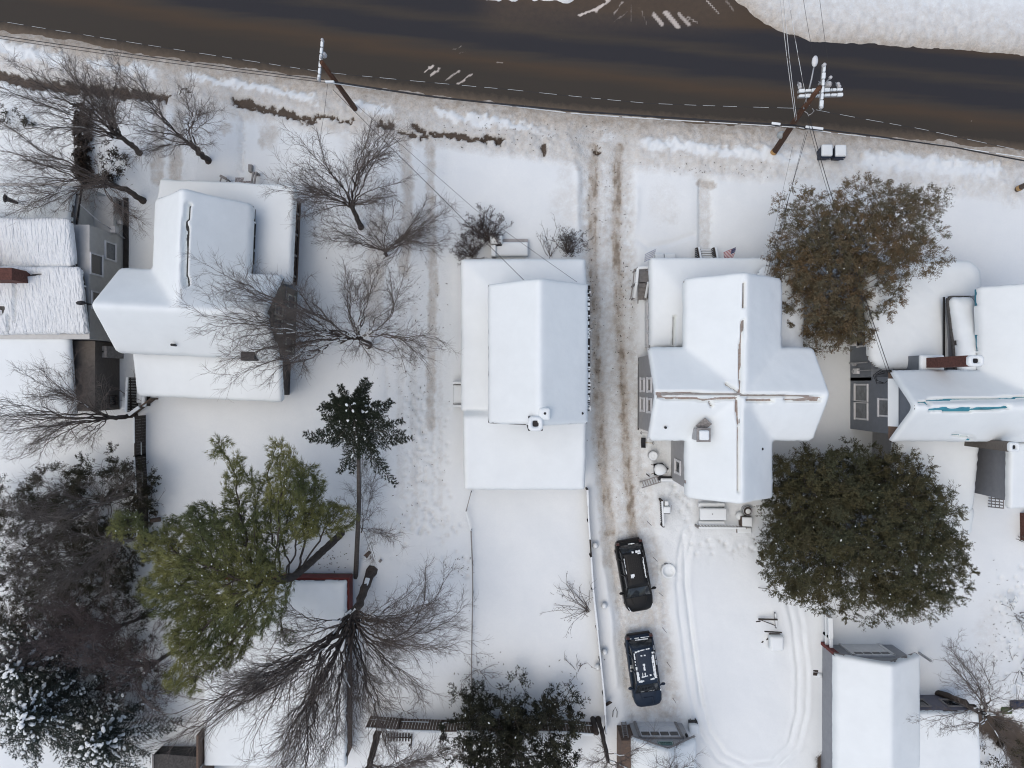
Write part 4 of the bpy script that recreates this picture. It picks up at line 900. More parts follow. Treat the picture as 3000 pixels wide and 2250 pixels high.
    MB().extr([(a.x, b.y, 1.3), (a.x + .7, b.y + .2, 1.6), (b.x, b.y, 1.6), (b.x, b.y, 0), (a.x, b.y, 0)], (0, -2.5, 0)).build('shed_body', M_DKSHING, rt); MB().bar((a.x, b.y, 1.33), (a.x, b.y - 2.5, 1.33), .1, .1).build('edge_board', M_GREYWOOD, rt)
house_center(); house_olive(); house_white(); house_grey(); house_left(); garages()
# ================================================================== trees
def colonize(trunk, attr, step=.24, dk=.42, momentum=.55, up=.06, jit=.18, maxit=90, seed=1, di=6.0):
    """grow a branch skeleton from the trunk polyline towards attraction points"""
    r = np.random.default_rng(seed)
    pos, par, dr = [], [], []
    for i, (a, b) in enumerate(zip(trunk[:-1], trunk[1:])):
        a, b = np.array(a, float), np.array(b, float); n = max(1, int(np.linalg.norm(b - a) / step))
        for k in range(n):
            pos.append(a + (b - a) * k / n + (r.normal(0, .015, 3) if len(pos) else 0)); par.append(len(pos) - 2); dr.append((b - a) / np.linalg.norm(b - a))
    pos.append(np.array(trunk[-1], float)); par.append(len(pos) - 2); dr.append(dr[-1])
    P = np.array(pos); D = np.array(dr); par = list(par)
    attr = np.array(attr); n = len(attr)
    near = np.zeros(n, int); nd_ = np.full(n, 1e9); start = max(0, len(P) - max(1, int(len(P) * .45)))
    d = np.linalg.norm(attr[:, None, :] - P[None, start:, :], axis=2); near = d.argmin(1) + start; nd_ = d.min(1)
    alive = np.ones(n, bool); kids = np.zeros(len(P) + 20000, int)
    for it in range(maxit):
        ok = alive & (nd_ < di)
        if not ok.any(): break
        idx = near[ok]; v = attr[ok] - P[idx]; v /= np.linalg.norm(v, axis=1, keepdims=True) + 1e-9
        un, inv = np.unique(idx, return_inverse=True)
        sm = np.zeros((len(un), 3)); np.add.at(sm, inv, v); sm /= np.linalg.norm(sm, axis=1, keepdims=True) + 1e-9
        dd = sm * (1 - momentum) + D[un] * momentum + r.normal(0, jit, sm.shape); dd[:, 2] += up
        dd /= np.linalg.norm(dd, axis=1, keepdims=True) + 1e-9
        keep = kids[un] < 3
        un, dd = un[keep], dd[keep]
        if len(un) == 0: break
        newp = P[un] + dd * step
        kids[un] += 1
        b0 = len(P); P = np.concatenate([P, newp]); D = np.concatenate([D, dd]); par += list(un)
        dn = np.linalg.norm(attr[:, None, :] - newp[None], axis=2) if len(newp) * n < 4e7 else None
        m = dn.min(1); am = dn.argmin(1); bt = m < nd_
        near[bt] = am[bt] + b0; nd_[bt] = m[bt]
        alive &= nd_ > dk
        if len(P) > 15000: break
    return P, np.array(par), D

def radii(par, tip, n=2.35, rmax=None):
    N = len(par); a = np.zeros(N); ch = np.bincount(par[1:], minlength=N)
    for i in range(N - 1, 0, -1):
        if ch[i] == 0: a[i] = tip ** n
        a[par[i]] += a[i] + tip ** n * .02
    r = a ** (1 / n)
    return np.minimum(r, rmax) if rmax else r

def seg_mesh(A, B, ra, rb, k):
    """n tapered tubes at once"""
    d = B - A; L = np.linalg.norm(d, axis=1, keepdims=True) + 1e-9; d = d / L
    ref = np.where(np.abs(d[:, 2:3]) > .9, np.array([[1., 0, 0]]), np.array([[0, 0, 1.]]))
    u = np.cross(d, ref); u /= np.linalg.norm(u, axis=1, keepdims=True) + 1e-9; w = np.cross(d, u)
    A = A - d * np.minimum(ra[:, None] * .35, L * .2); B = B + d * np.minimum(rb[:, None] * .35, L * .2)
    ang = np.arange(k) * 2 * np.pi / k
    ring = u[:, None, :] * np.cos(ang)[None, :, None] + w[:, None, :] * np.sin(ang)[None, :, None]
    V = np.concatenate([A[:, None] + ring * ra[:, None, None], B[:, None] + ring * rb[:, None, None]], 1)
    n = len(A); base = (np.arange(n) * 2 * k)[:, None]; j = np.arange(k)
    Fq = np.stack([base + j, base + (j + 1) % k, base + k + (j + 1) % k, base + k + j], -1).reshape(-1, 4)
    return V.reshape(-1, 3), Fq

def rand_dirs(n, r):
    v = r.normal(size=(n, 3)); return v / np.linalg.norm(v, axis=1, keepdims=True)

def in_ell(c, rad, n, r, shell=0.0):
    d = rand_dirs(n, r); t = r.random(n) ** (1 / 3.)
    t = shell + (1 - shell) * t
    return np.array(c) + d * t[:, None] * np.array(rad)

def limb(p0, d0, p1, n, r, jit, sag=0.0):
    """curved limb from p0 (leaving along d0) to p1"""
    L = np.linalg.norm(p1 - p0); c = p0 + d0 * L * .45; t = np.linspace(0, 1, n + 1)[:, None]
    q = (1 - t) ** 2 * p0 + 2 * t * (1 - t) * c + t * t * p1
    w = np.cumsum(r.normal(0, 1, q.shape), 0); w -= t * w[-1]; q = q + w * jit * L / n ** .5 * .22
    q[0] = p0; return q
def along(q, t):
    x = t * (len(q) - 1); i = int(min(max(x, 0), len(q) - 1.001)); f = x - i
    d = q[i + 1] - q[i]; return q[i] * (1 - f) + q[i + 1] * f, d / (np.linalg.norm(d) + 1e-9)

def bare_tree(name, label, trunk, crowns, seed, group=None, tip=.0058, rmax=.2, twl=(.25, .7), snowy=.2, mt=None, mtw=None, cat='tree', np_=None, n2=8, n3=4, nt=5, spread=.76, jit=.36, up=.07, **kw):
    """limbs fan from the trunk to the crown's reaches; each forks into branches, branchlets and twigs.
    trunk: [(px,py,h)..]; crowns: (px,py,h, rx,ry,rz metres, weight)"""
    r = np.random.default_rng(seed)
    T = [np.array(W(*p)) for p in trunk]; TP = []
    for a, b in zip(T[:-1], T[1:]):
        for t in np.linspace(0, 1, 5, endpoint=False): TP.append(a + (b - a) * t)
    TP.append(T[-1]); TP = np.array(TP); TP[1:-1] += r.normal(0, .03, TP[1:-1].shape)
    wt = np.array([c[6] for c in crowns], float); tot = np_ or int(14 + wt.sum() / 88); cn = np.maximum(2, np.round(tot * wt / wt.sum())).astype(int)
    tg = np.concatenate([in_ell(W(c[0], c[1], c[2]), c[3:6], k, r, .6) for c, k in zip(crowns, cn)])
    tg = tg[np.argsort(np.linalg.norm(tg - T[-1], axis=1))[::-1]]
    SA, SB, RA, RB = [], [], [], []; ends = []
    def put(q, r0, r1):
        rr = r0 + (r1 - r0) * np.linspace(0, 1, len(q)) ** .8
        SA.append(q[:-1]); SB.append(q[1:]); RA.append(rr[:-1]); RB.append(rr[1:])
    put(TP, rmax, rmax * .72); SA[-1][0] = TP[0]; RA[-1][0] = rmax * 1.35
    tn = (T[-1] - T[-2]); tn /= np.linalg.norm(tn); prim = []
    for i, g in enumerate(tg):
        best = None
        if prim and r.random() < .55:
            dj = [np.linalg.norm(p[-1] - g) for p, _ in prim]; j = int(np.argmin(dj)); L = np.linalg.norm(prim[j][0][-1] - prim[j][0][0])
            if dj[j] < L * .9: best = j
        if best is not None:
            p0, d0 = along(prim[best][0], r.uniform(.06, .42)); r0 = prim[best][1] * .72
        else:
            p0, d0 = along(TP, r.uniform(.78, 1.0)); h = g - p0; h /= np.linalg.norm(h) + 1e-9; d0 = tn * .55 + h * .6; d0 /= np.linalg.norm(d0); r0 = rmax * r.uniform(.30, .46)
        L = np.linalg.norm(g - p0); q = limb(p0, d0, g, max(6, int(L / .35)), r, jit * .55); r0 = min(r0, .012 + L * .0085); prim.append((q, r0)); put(q, r0, tip * 1.6)
    def fork(src, n, t0, lenk, ang, rk, nseg, kmin):
        out = []
        for q, r0 in src:
            L = np.linalg.norm(np.diff(q, axis=0), axis=1).sum(); m = max(kmin, int(round(n * min(1.6, max(.35, L / fork.ref)))))
            for k in range(m):
                t = t0 + (.97 - t0) * (k + r.random()) / m; p, d = along(q, t)
                l = L * lenk * (1.15 - .65 * t) * r.uniform(.6, 1.3); e = rand_dirs(1, r)[0]; e -= d * e.dot(d); e /= np.linalg.norm(e) + 1e-9
                dd = d + e * ang * r.uniform(.55, 1.3); dd[2] += up; dd /= np.linalg.norm(dd); g = p + dd * l + d * l * .15
                rr = max(tip * 1.0, r0 * (1 - .72 * t) * rk); b = limb(p, d * .6 + dd * .4, g, nseg, r, jit); put(b, rr, tip * .8); out.append((b, rr))
        return out
    fork.ref = 4.5; sec = fork(prim, n2, .33, .33, spread, .50, 6, 4)
    fork.ref = 1.5; ter = fork(sec, n3, .15, .42, spread * 1.2, .58, 4, 2)
    A, B, ra, rb = (np.concatenate(x) for x in (SA, SB, RA, RB))
    root = thing(name, label, cat, tuple(TP[0]), 0, group)
    big = ra > .042
    V, Fq = seg_mesh(A[big], B[big], ra[big], rb[big], 8); tr = link('trunk', npmesh('trunk', V, Fq, True), mt or M_BARK, root)
    V1, F1 = seg_mesh(A[~big], B[~big], ra[~big], rb[~big], 4); Vs, Fs, off = [V1], [F1], len(V1)
    base = [(q, 1) for q, _ in ter] + [(q, 1) for q, _ in sec]
    P0, D0 = [], []
    for q, _ in base:
        for k in range(nt):
            p, d = along(q, r.uniform(.2, 1.0)); P0.append(p); D0.append(d)
    P0, D0 = np.array(P0), np.array(D0); e = rand_dirs(len(P0), r); dd = D0 * .85 + e * .7; dd[:, 2] += up; dd /= np.linalg.norm(dd, axis=1, keepdims=True)
    l = r.uniform(*twl, len(P0))[:, None]; M_ = P0 + dd * l * .5; E_ = M_ + (dd + rand_dirs(len(P0), r) * .3) * l * .5; tr_ = np.full(len(P0), tip * .72)
    for a_, b_, r1, r2 in ((P0, M_, tr_, tr_ * .85), (M_, E_, tr_ * .85, tr_ * .55)):
        V2, F2 = seg_mesh(a_, b_, r1, r2, 3); Vs.append(V2); F2 = F2 + off; off += len(V2); Fs.append(F2)
    link('crown', npmesh('crown', np.concatenate(Vs), np.concatenate(Fs), True), mtw or M_TWIG, root)
    if snowy:
        dz = np.abs((B - A)[:, 2]) / (np.linalg.norm(B - A, axis=1) + 1e-9); run = fbm(A[:, 0] + A[:, 2], A[:, 1], .9, 2, seed) + .5
        s = (rb > .024) & (dz < .8) & (run > .66 - snowy * .55); o = np.array([0, 0, 1.])
        if s.any():
            V4, F4 = seg_mesh(A[s] + o * ra[s][:, None] * .6, B[s] + o * rb[s][:, None] * .6, ra[s] * .72 + .008, rb[s] * .72 + .008, 6)
            so = link('snow_cover', npmesh('snow_cover', V4, F4, True), M_SNOW, tr); so['kind'] = 'stuff'
    return root

def leaf_mesh(name, P, A, ln, wd, tint, r, quad=True, flat=.55):
    """one small blade per point P along direction A"""
    n = len(P); A = A / (np.linalg.norm(A, axis=1, keepdims=True) + 1e-9)
    s = np.cross(A, rand_dirs(n, r) * (1 - flat) + np.array([0, 0, 1.]) * flat); s /= np.linalg.norm(s, axis=1, keepdims=True) + 1e-9
    L, w = ln[:, None], wd[:, None]
    if quad:
        V = np.stack([P, P + A * L * .45 + s * w / 2, P + A * L, P + A * L * .45 - s * w / 2], 1); k = 4
    else:
        V = np.stack([P - s * w / 2, P + s * w / 2, P + A * L], 1); k = 3
    Fq = np.arange(n * k).reshape(n, k)
    return npmesh(name, V.reshape(-1, 3), Fq, False, tint=np.repeat(tint, k, 0))

def snow_lumps(name, P, rad, parent, r, squash=.55):
    k = 6; prof = [(1.0, -.2), (.95, .25), (.6, .75), (.12, .95)]
    n = len(P); V = []
    ang = np.arange(k) * 2 * np.pi / k
    ecc = r.uniform(.6, 1.5, n); th = r.uniform(0, 6.28, n)
    for rr, zz in prof:
        x = np.cos(ang)[None] * rr * rad[:, None] * ecc[:, None]; y = np.sin(ang)[None] * rr * rad[:, None] / ecc[:, None]
        V.append(np.stack([P[:, 0:1] + x * np.cos(th)[:, None] - y * np.sin(th)[:, None], P[:, 1:2] + x * np.sin(th)[:, None] + y * np.cos(th)[:, None], P[:, 2:3] + np.broadcast_to(zz * rad[:, None] * squash, x.shape)], -1))
    V = np.stack(V, 1)                      # n,4,k,3
    base = (np.arange(n) * 4 * k)[:, None, None]; j = np.arange(k)[None, None]; q = np.arange(3)[None, :, None]
    Fq = np.stack(np.broadcast_arrays(base + q * k + j, base + q * k + (j + 1) % k, base + (q + 1) * k + (j + 1) % k, base + (q + 1) * k + j), -1).reshape(-1, 4)
    o = link(name, npmesh(name, V.reshape(-1, 3), Fq, True), M_SNOW, parent); o['kind'] = 'stuff'; return o

M_LEAF = mat('dense needles', (1, 1, 1), .75, .12, 5, attr=True, spec=.15)

def clump_tree(name, label, trunk, ells, nclump, nleaf, cr, tints, seed, ln=(.12, .24), wd=(.035, .06), snow=0, snowr=(.05, .12), shell=.55, cat='tree', upb=.35, group=None, outw=.8, sprays=6, rmax=.22, drop=None, fill=1.0, mtrunk=None, minz=.25, lumpy=.22):
    """evergreen: limbs to leafy sprays spread through lumpy ellipsoids"""
    r = np.random.default_rng(seed); T = [Vector(W(*p)) for p in trunk]
    root = thing(name, label, cat, tuple(T[0]), 0, group)
    vol = np.array([e[3] * e[4] * e[5] for e in ells]) ** .75; cnt = np.maximum(3, (nclump * vol / vol.sum()).astype(int))
    cs, out, dens = [], [], []
    for e, c in zip(ells, cnt):
        c0 = np.array(W(e[0], e[1], e[2])); d = rand_dirs(c, r); lump = 1 + lumpy * np.sin(d[:, 0] * 5 + seed) * np.cos(d[:, 1] * 6 + d[:, 2] * 4)
        t = shell + (1 - shell) * r.random(c) ** .6; p = c0 + d * (t * lump)[:, None] * np.array(e[3:6])
        cs.append(p); out.append(d); dens.append(np.full(c, e[6] if len(e) > 6 else 1.))
    cs, out, dens = np.concatenate(cs), np.concatenate(out), np.concatenate(dens)
    k = cs[:, 2] > minz; cs, out, dens = cs[k], out[k], dens[k]
    # limbs
    tp = np.array([T[0].lerp(T[-1], t) if len(T) == 2 else None for t in np.linspace(0, 1, 2)]) if False else None
    path = []
    for a, b in zip(T[:-1], T[1:]):
        for t in np.linspace(0, 1, 8, endpoint=False): path.append(np.array(a.lerp(b, t)))
    path.append(np.array(T[-1])); path = np.array(path)
    LP, lpar, _ = colonize([tuple(x) for x in path[[0, len(path) // 2, -1]]], cs, .34, .45, .35, .02, .15, 60, seed, di=9)
    LR = radii(lpar, .008, 2.6, rmax * .5); li = np.arange(1, len(LP)); V1, F1 = seg_mesh(LP[lpar[li]], LP[li], np.minimum(LR[lpar[li]], LR[li] * 1.3), LR[li], 4)
    tr = np.linspace(rmax, rmax * .3, len(path)); V0, F0 = seg_mesh(path[:-1], path[1:], tr[:-1], tr[1:], 8)
    link('trunk', npmesh('trunk', np.concatenate([V0, V1]), np.concatenate([F0, F1 + len(V0)]), True), mtrunk or M_BARK, root)
    # sprays: each clump holds several little fronds, each frond a row of blades
    nl = np.maximum(4, (nleaf * dens * r.uniform(.6, 1.4, len(cs)))).astype(int); ci = np.repeat(np.arange(len(cs)), nl)
    sp = r.integers(0, sprays, len(ci)); sd = rand_dirs(len(cs) * sprays, r).reshape(len(cs), sprays, 3) * .9 + out[:, None] * outw; sd[..., 2] += upb; sd /= np.linalg.norm(sd, axis=2, keepdims=True)
    fd = sd[ci, sp]; t = r.random(len(ci)) ** .8; crad = r.uniform(*cr, len(cs))[ci]
    P = cs[ci] + fd * (t * crad)[:, None] + r.normal(0, .05, (len(ci), 3)) * crad[:, None]
    A = fd * .6 + rand_dirs(len(ci), r) * .8
    tt = np.array(tints); ct = tt[r.integers(0, len(tt), len(cs))]; patch = fbm(cs[:, 0] + cs[:, 2], cs[:, 1], 1.8, 3, seed)
    mixk = np.clip(.5 + patch * 1.6, 0, 1)[:, None]; ct = ct * .55 + .45 * (tt[0] * (1 - mixk) + tt[-1] * mixk)
    tint = ct[ci] * r.uniform(.75, 1.3, (len(ci), 1))
    crn = link('crown', leaf_mesh('crown', P, A, r.uniform(*ln, len(ci)), r.uniform(*wd, len(ci)), tint, r), M_LEAF, root)
    if snow:
        q = r.choice(len(cs), min(snow, len(cs)), replace=snow > len(cs)); pp = cs[q] + sd[q, 0] * r.uniform(.1, .6, (len(q), 1)) + np.array([0, 0, .10]); pp[:, :2] += r.normal(0, .12, (len(q), 2))
        snow_lumps('snow_cover', pp, r.uniform(*snowr, len(q)) * r.uniform(.4, 1, len(q)), crn, r)
    return root

def spruce(name, label, trunk, z0, z1, rad, nb, seed, tints, snow=.3, cat='tree', lean=None, group=None, per=26, rmax=.16, needle=(.09, .16), sk=1.0, lat=.34):
    """star-shaped whorls of drooping branches with needle sprays; trunk path in photo pixels"""
    r = np.random.default_rng(seed); T = [np.array(W(*p)) for p in trunk]
    root = thing(name, label, cat, tuple(T[0]), 0, group)
    path = []
    for a, b in zip(T[:-1], T[1:]):
        for t in np.linspace(0, 1, 10, endpoint=False): path.append(a + (b - a) * t)
    path.append(T[-1]); path = np.array(path)
    tr = np.linspace(rmax, rmax * .25, len(path)); V0, F0 = seg_mesh(path[:-1], path[1:], tr[:-1], tr[1:], 8)
    BA, BB, br, NP, NA, SP, SR = [], [], [], [], [], [], []
    for i in range(nb):
        u = (i + r.random()) / nb; z = z0 + (z1 - z0) * u
        c = np.array([np.interp(z, path[:, 2], path[:, q]) for q in (0, 1, 2)])
        L = rad * (1 - u) ** .75 * r.uniform(.75, 1.15) + .25; az = i * 2.399 + r.normal(0, .25)
        d = np.array([math.cos(az), math.sin(az), 0]); n = 9; pts = []
        for k in range(n + 1):
            t = k / n; pts.append(c + d * L * t + np.array([0, 0, L * (.12 * t - .42 * t * t + .16 * t ** 3)]) + r.normal(0, .02, 3) * (k > 0))
        pts = np.array(pts); BA.append(pts[:-1]); BB.append(pts[1:]); br.append(np.linspace(.035, .008, n))
        side = np.array([-d[1], d[0], 0])
        for k in range(1, n + 1):
            t = k / n; sl = L * lat * (1.05 - t) + .14
            for sgn in (-1, 1):
                for m in range(2):
                    e0 = pts[k] - (pts[k] - pts[k - 1]) * m * .5; sdv = side * sgn * .8 + d * .75 + np.array([0, 0, -.15]) + r.normal(0, .15, 3); sdv /= np.linalg.norm(sdv); l2 = sl * r.uniform(.6, 1.15)
                    BA.append(e0[None]); BB.append((e0 + sdv * l2)[None]); br.append(np.array([.006]))
                    q = r.random(per)[:, None]; NP.append(e0 + sdv * l2 * q); NA.append(np.broadcast_to(sdv, (per, 3)) * .7 + rand_dirs(per, r) * .75)
            if r.random() < snow and t < .85:
                SP.append(pts[k] + np.array([0, 0, .07])); SR.append(r.uniform(.05, .12))
                if r.random() < .7: SP.append((pts[k] + pts[k - 1]) / 2 + np.array([0, 0, .07])); SR.append(r.uniform(.05, .11))
            if r.random() < snow * .6: SP.append(pts[k] + side * r.uniform(-.5, .5) * sl + np.array([0, 0, .03])); SR.append(r.uniform(.04, .09))
    A, B, rr = np.concatenate(BA), np.concatenate(BB), np.concatenate(br)
    V1, F1 = seg_mesh(A, B, rr, rr * .8, 4)
    link('trunk', npmesh('trunk', np.concatenate([V0, V1]), np.concatenate([F0, F1 + len(V0)]), True), M_BARK2, root)
    P, Ad = np.concatenate(NP), np.concatenate(NA); tt = np.array(tints); tint = tt[r.integers(0, len(tt), len(P))] * r.uniform(.6, 1.35, (len(P), 1))
    crn = link('crown', leaf_mesh('crown', P, Ad, r.uniform(*needle, len(P)), r.uniform(.02, .035, len(P)), tint, r, False), M_LEAF, root)
    if SP: snow_lumps('snow_cover', np.array(SP), np.array(SR) * sk * r.uniform(.6, 1.4, len(SR)), crn, r)
    return root
M_BARK2 = mat('grey brown trunk', (.085, .076, .068), .9, .3, 6, bump=.4)

def tufted_pine(name, label, trunk, crowns, seed, tints, tuft=9):
    r = np.random.default_rng(seed); T = [tuple(W(*p)) for p in trunk]
    at = np.concatenate([in_ell(W(c[0], c[1], c[2]), c[3:6], c[6], r, .1) for c in crowns]); at = at[at[:, 2] > 1]
    P, par, D = colonize(T, at, .24, .30, .35, .03, .2, 80, seed, di=9)
    R = radii(par, .011, 2.25, .24); i = np.arange(1, len(P)); root = thing(name, label, 'tree', T[0])
    A, B, ra, rb = P[par[i]], P[i], np.minimum(R[par[i]], R[i] * 1.3), R[i]
    V, Fq = seg_mesh(A, B, ra, rb, 6); tr = link('trunk', npmesh('trunk', V, Fq, True), M_BARK, root)
    thin = i[rb < .04]; thin = thin[P[thin][:, 2] > 2.0]
    ti = np.repeat(thin, 7); tp = P[ti] + rand_dirs(len(ti), r) * .34 * r.random((len(ti), 1)) + np.array([0, 0, .05]); td = D[ti] + rand_dirs(len(ti), r) * .55
    extra = np.repeat(thin, 1); tp = np.concatenate([tp, P[extra] + D[extra] * .15]); td = np.concatenate([td, D[extra]])
    patch = fbm(tp[:, 0], tp[:, 1], 1.6, 3, seed); tt = np.array(tints); k = np.clip(.5 + patch * 2.0, 0, 1)[:, None]; ct = tt[0] * (1 - k) + tt[1] * k
    ci = np.repeat(np.arange(len(tp)), tuft)
    Ad = td[ci] * .85 + rand_dirs(len(ci), r) * .5; Ad[:, 2] += .25
    tint = ct[ci] * r.uniform(.7, 1.35, (len(ci), 1))
    crn = link('crown', leaf_mesh('crown', tp[ci] + r.normal(0, .02, (len(ci), 3)), Ad, r.uniform(.18, .33, len(ci)), r.uniform(.011, .017, len(ci)), tint, r, False), M_LEAF, root)
    q = r.choice(len(tp), 260, replace=False); snow_lumps('snow_cover', tp[q] + np.array([0, 0, .07]), r.uniform(.02, .045, 260), crn, r)
    return root

def shrub(name, label, base, n, L, spread, lean, seed, leafy=0, tint=(.07, .055, .045), tw=.008, cat='shrub', snow=0, group=None, m=None):
    """several stems from one foot, forking twice"""
    r = np.random.default_rng(seed); b = np.array(W(*base)); root = thing(name, label, cat, tuple(b), 0, group)
    A, B, ra = [], [], []; tips = []
    for i in range(n):
        d = rand_dirs(1, r)[0] * spread + np.array([lean[0], lean[1], lean[2]]); d /= np.linalg.norm(d); p = b + r.normal(0, .08, 3) * np.array([1, 1, 0]); l = L * r.uniform(.6, 1.15)
        stack = [(p, d, l, tw * 2.0, 0)]
        while stack:
            p, d, l, rad, g = stack.pop(); k = 4
            for s in range(k):
                d2 = d + r.normal(0, .13, 3); d2 /= np.linalg.norm(d2); q = p + d2 * l / k / (1 + g * .25); A.append(p); B.append(q); ra.append(rad * (1 - .1 * s)); p, d = q, d2
                if g < 2 and s > 0 and r.random() < .75:
                    e = d + rand_dirs(1, r)[0] * .75; e /= np.linalg.norm(e); stack.append((p, e, l * r.uniform(.35, .6), rad * .65, g + 1))
            tips.append(p)
    A, B, ra = np.array(A), np.array(B), np.array(ra); V, Fq = seg_mesh(A, B, ra, ra * .85, 4); st = link('stem', npmesh('stem', V, Fq, True), m or M_TWIG, root)
    if leafy:
        q = r.integers(0, len(B), leafy); tn = np.array([tint]) * r.uniform(.5, 1.5, (leafy, 1))
        link('foliage', leaf_mesh('foliage', B[q] + r.normal(0, .06, (leafy, 3)), rand_dirs(leafy, r) + np.array([0, 0, .3]), r.uniform(.06, .13, leafy), r.uniform(.025, .05, leafy), tn, r), M_LEAF, root)
    if snow:
        q = r.choice(len(tips), min(snow, len(tips)), replace=False); snow_lumps('snow_cover', np.array(tips)[q], r.uniform(.06, .15, len(q)), st, r, .7)
    return root

def plant_all():
    G = 'bare winter trees'
    bare_tree('bare_tree', 'bare tree with short dark trunk leaning toward the road beside the left muddy driveway', [(612, 473, .2), (585, 448, 1.6), (553, 416, 3.2)], [(520, 360, 5.6, 2.6, 2.0, 2.0, 420), (430, 290, 7.2, 2.6, 2.0, 1.6, 420), (590, 360, 4.6, 1.2, 1.4, 1.1, 220), (470, 420, 5.0, 2.2, 1.2, 1.2, 260)], 21, G, rmax=.19)
    bare_tree('bare_tree', 'bare tree with a snow-topped limb reaching to the left edge above the brown hedge', [(410, 449, .2), (385, 425, 1.6), (350, 396, 3.2)], [(180, 350, 6.6, 3.4, 1.6, 1.8, 420), (60, 300, 7.6, 2.0, 2.2, 1.6, 300), (290, 270, 7, 2.6, 1.6, 1.8, 420), (330, 180, 7.5, 1.6, 1.5, 1.2, 220), (100, 230, 8.4, 3.0, 1.2, 1.2, 300)], 22, G, rmax=.17, snowy=.2)
    bare_tree('bare_tree', 'bare tree at the cream house corner with a thick snow-streaked lower limb', [(421, 589, .2), (370, 556, 1.9), (300, 534, 3.4)], [(170, 490, 6.0, 3.0, 1.4, 1.6, 420), (60, 420, 7.0, 2.2, 1.8, 1.6, 360), (120, 590, 5.4, 2.6, 1.0, 1.1, 380), (300, 610, 4.6, 1.8, .9, .9, 220), (390, 640, 3.6, .9, 1.0, .8, 130)], 23, G, rmax=.19, snowy=.25)
    bare_tree('bare_tree', 'bare tree with dense upright limbs standing nearest the left utility pole', [(1058, 668, .2), (1045, 635, 1.6), (1028, 600, 3.0)], [(1010, 500, 6, 3.2, 2.8, 1.8, 820), (900, 520, 6.2, 2.3, 2.3, 1.4, 480), (1130, 470, 6, 1.9, 2.6, 1.6, 480), (1000, 420, 7.4, 2.9, 1.8, 1.3, 480), (940, 600, 5, 1.9, 1.2, 1.0, 240)], 24, G, rmax=.17)
    bare_tree('bare_tree', 'small many-stemmed bare tree between the upright-limbed tree and the left driveway tracks', [(1132, 748, .2), (1128, 738, .9)], [(1190, 690, 3.6, 2.7, 2.3, 1.4, 620), (1260, 610, 4.0, 1.4, 2.0, 1.1, 320), (1090, 720, 3.6, 2.2, 1.7, 1.2, 380), (1000, 650, 3.8, 2.0, 1.4, 1.0, 280)], 25, G, rmax=.09, snowy=.12)
    bare_tree('bare_tree', 'wide bare tree with two fans of branches overlapping the olive house roof', [(1082, 1012, .2), (1075, 1005, 1.6), (1050, 990, 3.0)], [(760, 950, 7.2, 3.2, 3.4, 2.0, 1100), (650, 930, 8.2, 1.7, 3.0, 1.5, 520), (1130, 920, 5.0, 2.8, 3.0, 1.6, 900), (1010, 830, 5.6, 2.8, 2.1, 1.4, 560), (1220, 980, 4.6, 1.9, 2.4, 1.2, 560), (930, 1060, 5.4, 2.0, .9, 1.0, 200)], 26, G, rmax=.18, up=.02)
    bare_tree('bare_tree', 'bare tree by the picket panel, its limbs swept toward the left edge', [(397, 1217, .2), (360, 1222, 1.4), (310, 1225, 2.6)], [(170, 1190, 5.6, 2.6, 2.6, 1.8, 700), (60, 1230, 6.8, 1.9, 2.6, 1.8, 420), (230, 1080, 4.8, 1.6, 1.4, 1.2, 280), (130, 1300, 5.4, 2.2, 1.1, 1.2, 300)], 27, G, rmax=.16, snowy=.06)
    bare_tree('bare_tree', 'largest bare tree, with heavy fanned limbs over the red-trimmed shed', [(1090, 1672, .2), (1062, 1740, 1.8), (1035, 1815, 3.6)], [(760, 2080, 10, 2.8, 2.6, 2.4, 900), (560, 2060, 10.5, 2.0, 2.0, 1.8, 400), (900, 2240, 11, 3.0, 2.0, 2.0, 700), (1215, 1880, 6, 2.8, 2.8, 1.8, 1300), (1050, 2150, 8.4, 2.2, 2.2, 1.8, 420), (1290, 1740, 4.6, 1.8, 1.8, 1.2, 480), (1150, 2030, 6, 2.4, 2.0, 1.5, 420), (860, 1800, 7.5, 1.8, 1.6, 1.4, 260)], 28, G, rmax=.30, snowy=.16, spread=.6, n2=9)
    bare_tree('bare_tree', 'knotty forked bare tree with snow in its crotch near the bottom right corner', [(2742, 2030, .1), (2790, 2040, 1.2), (2850, 2075, 2.4), (2890, 2095, 3.0)], [(2820, 1960, 4.6, 1.4, 1.6, 1.4, 150), (2690, 2110, 4.4, 1.7, .8, 1.0, 110), (2960, 2050, 5.6, 1.8, 1.8, 1.4, 150), (2940, 2200, 5.0, 1.4, 1.4, 1.2, 110), (2790, 1890, 3.6, .9, 1.2, .8, 60)], 29, G, rmax=.20, snowy=.3, twl=(.15, .35), dk=.6)
    bare_tree('bare_tree', 'bare tree with thick twin trunks rising at the bottom edge by the slatted bench', [(1112, 2128, .2), (1098, 2180, 1.6), (1080, 2262, 3.4)], [(1200, 2210, 4.4, 2.8, 1.2, 1.4, 320), (1060, 2300, 7, 2.5, 1.5, 1.5, 200), (1300, 2180, 3.6, 1.4, 1.2, 1.0, 160)], 30, G, rmax=.24, snowy=.2)
    bare_tree('bare_tree', 'slender bare tree spreading over the pale garage roof', [(1752, 2105, .2), (1768, 2160, 1.8), (1782, 2230, 3.2)], [(1900, 2210, 4.8, 2.4, 1.0, 1.0, 170), (1760, 2240, 4.4, 1.2, 1.4, 1.2, 130), (1960, 2250, 5, 1.6, .8, .8, 80)], 31, G, rmax=.16, snowy=.3, twig=1, dk=.55)
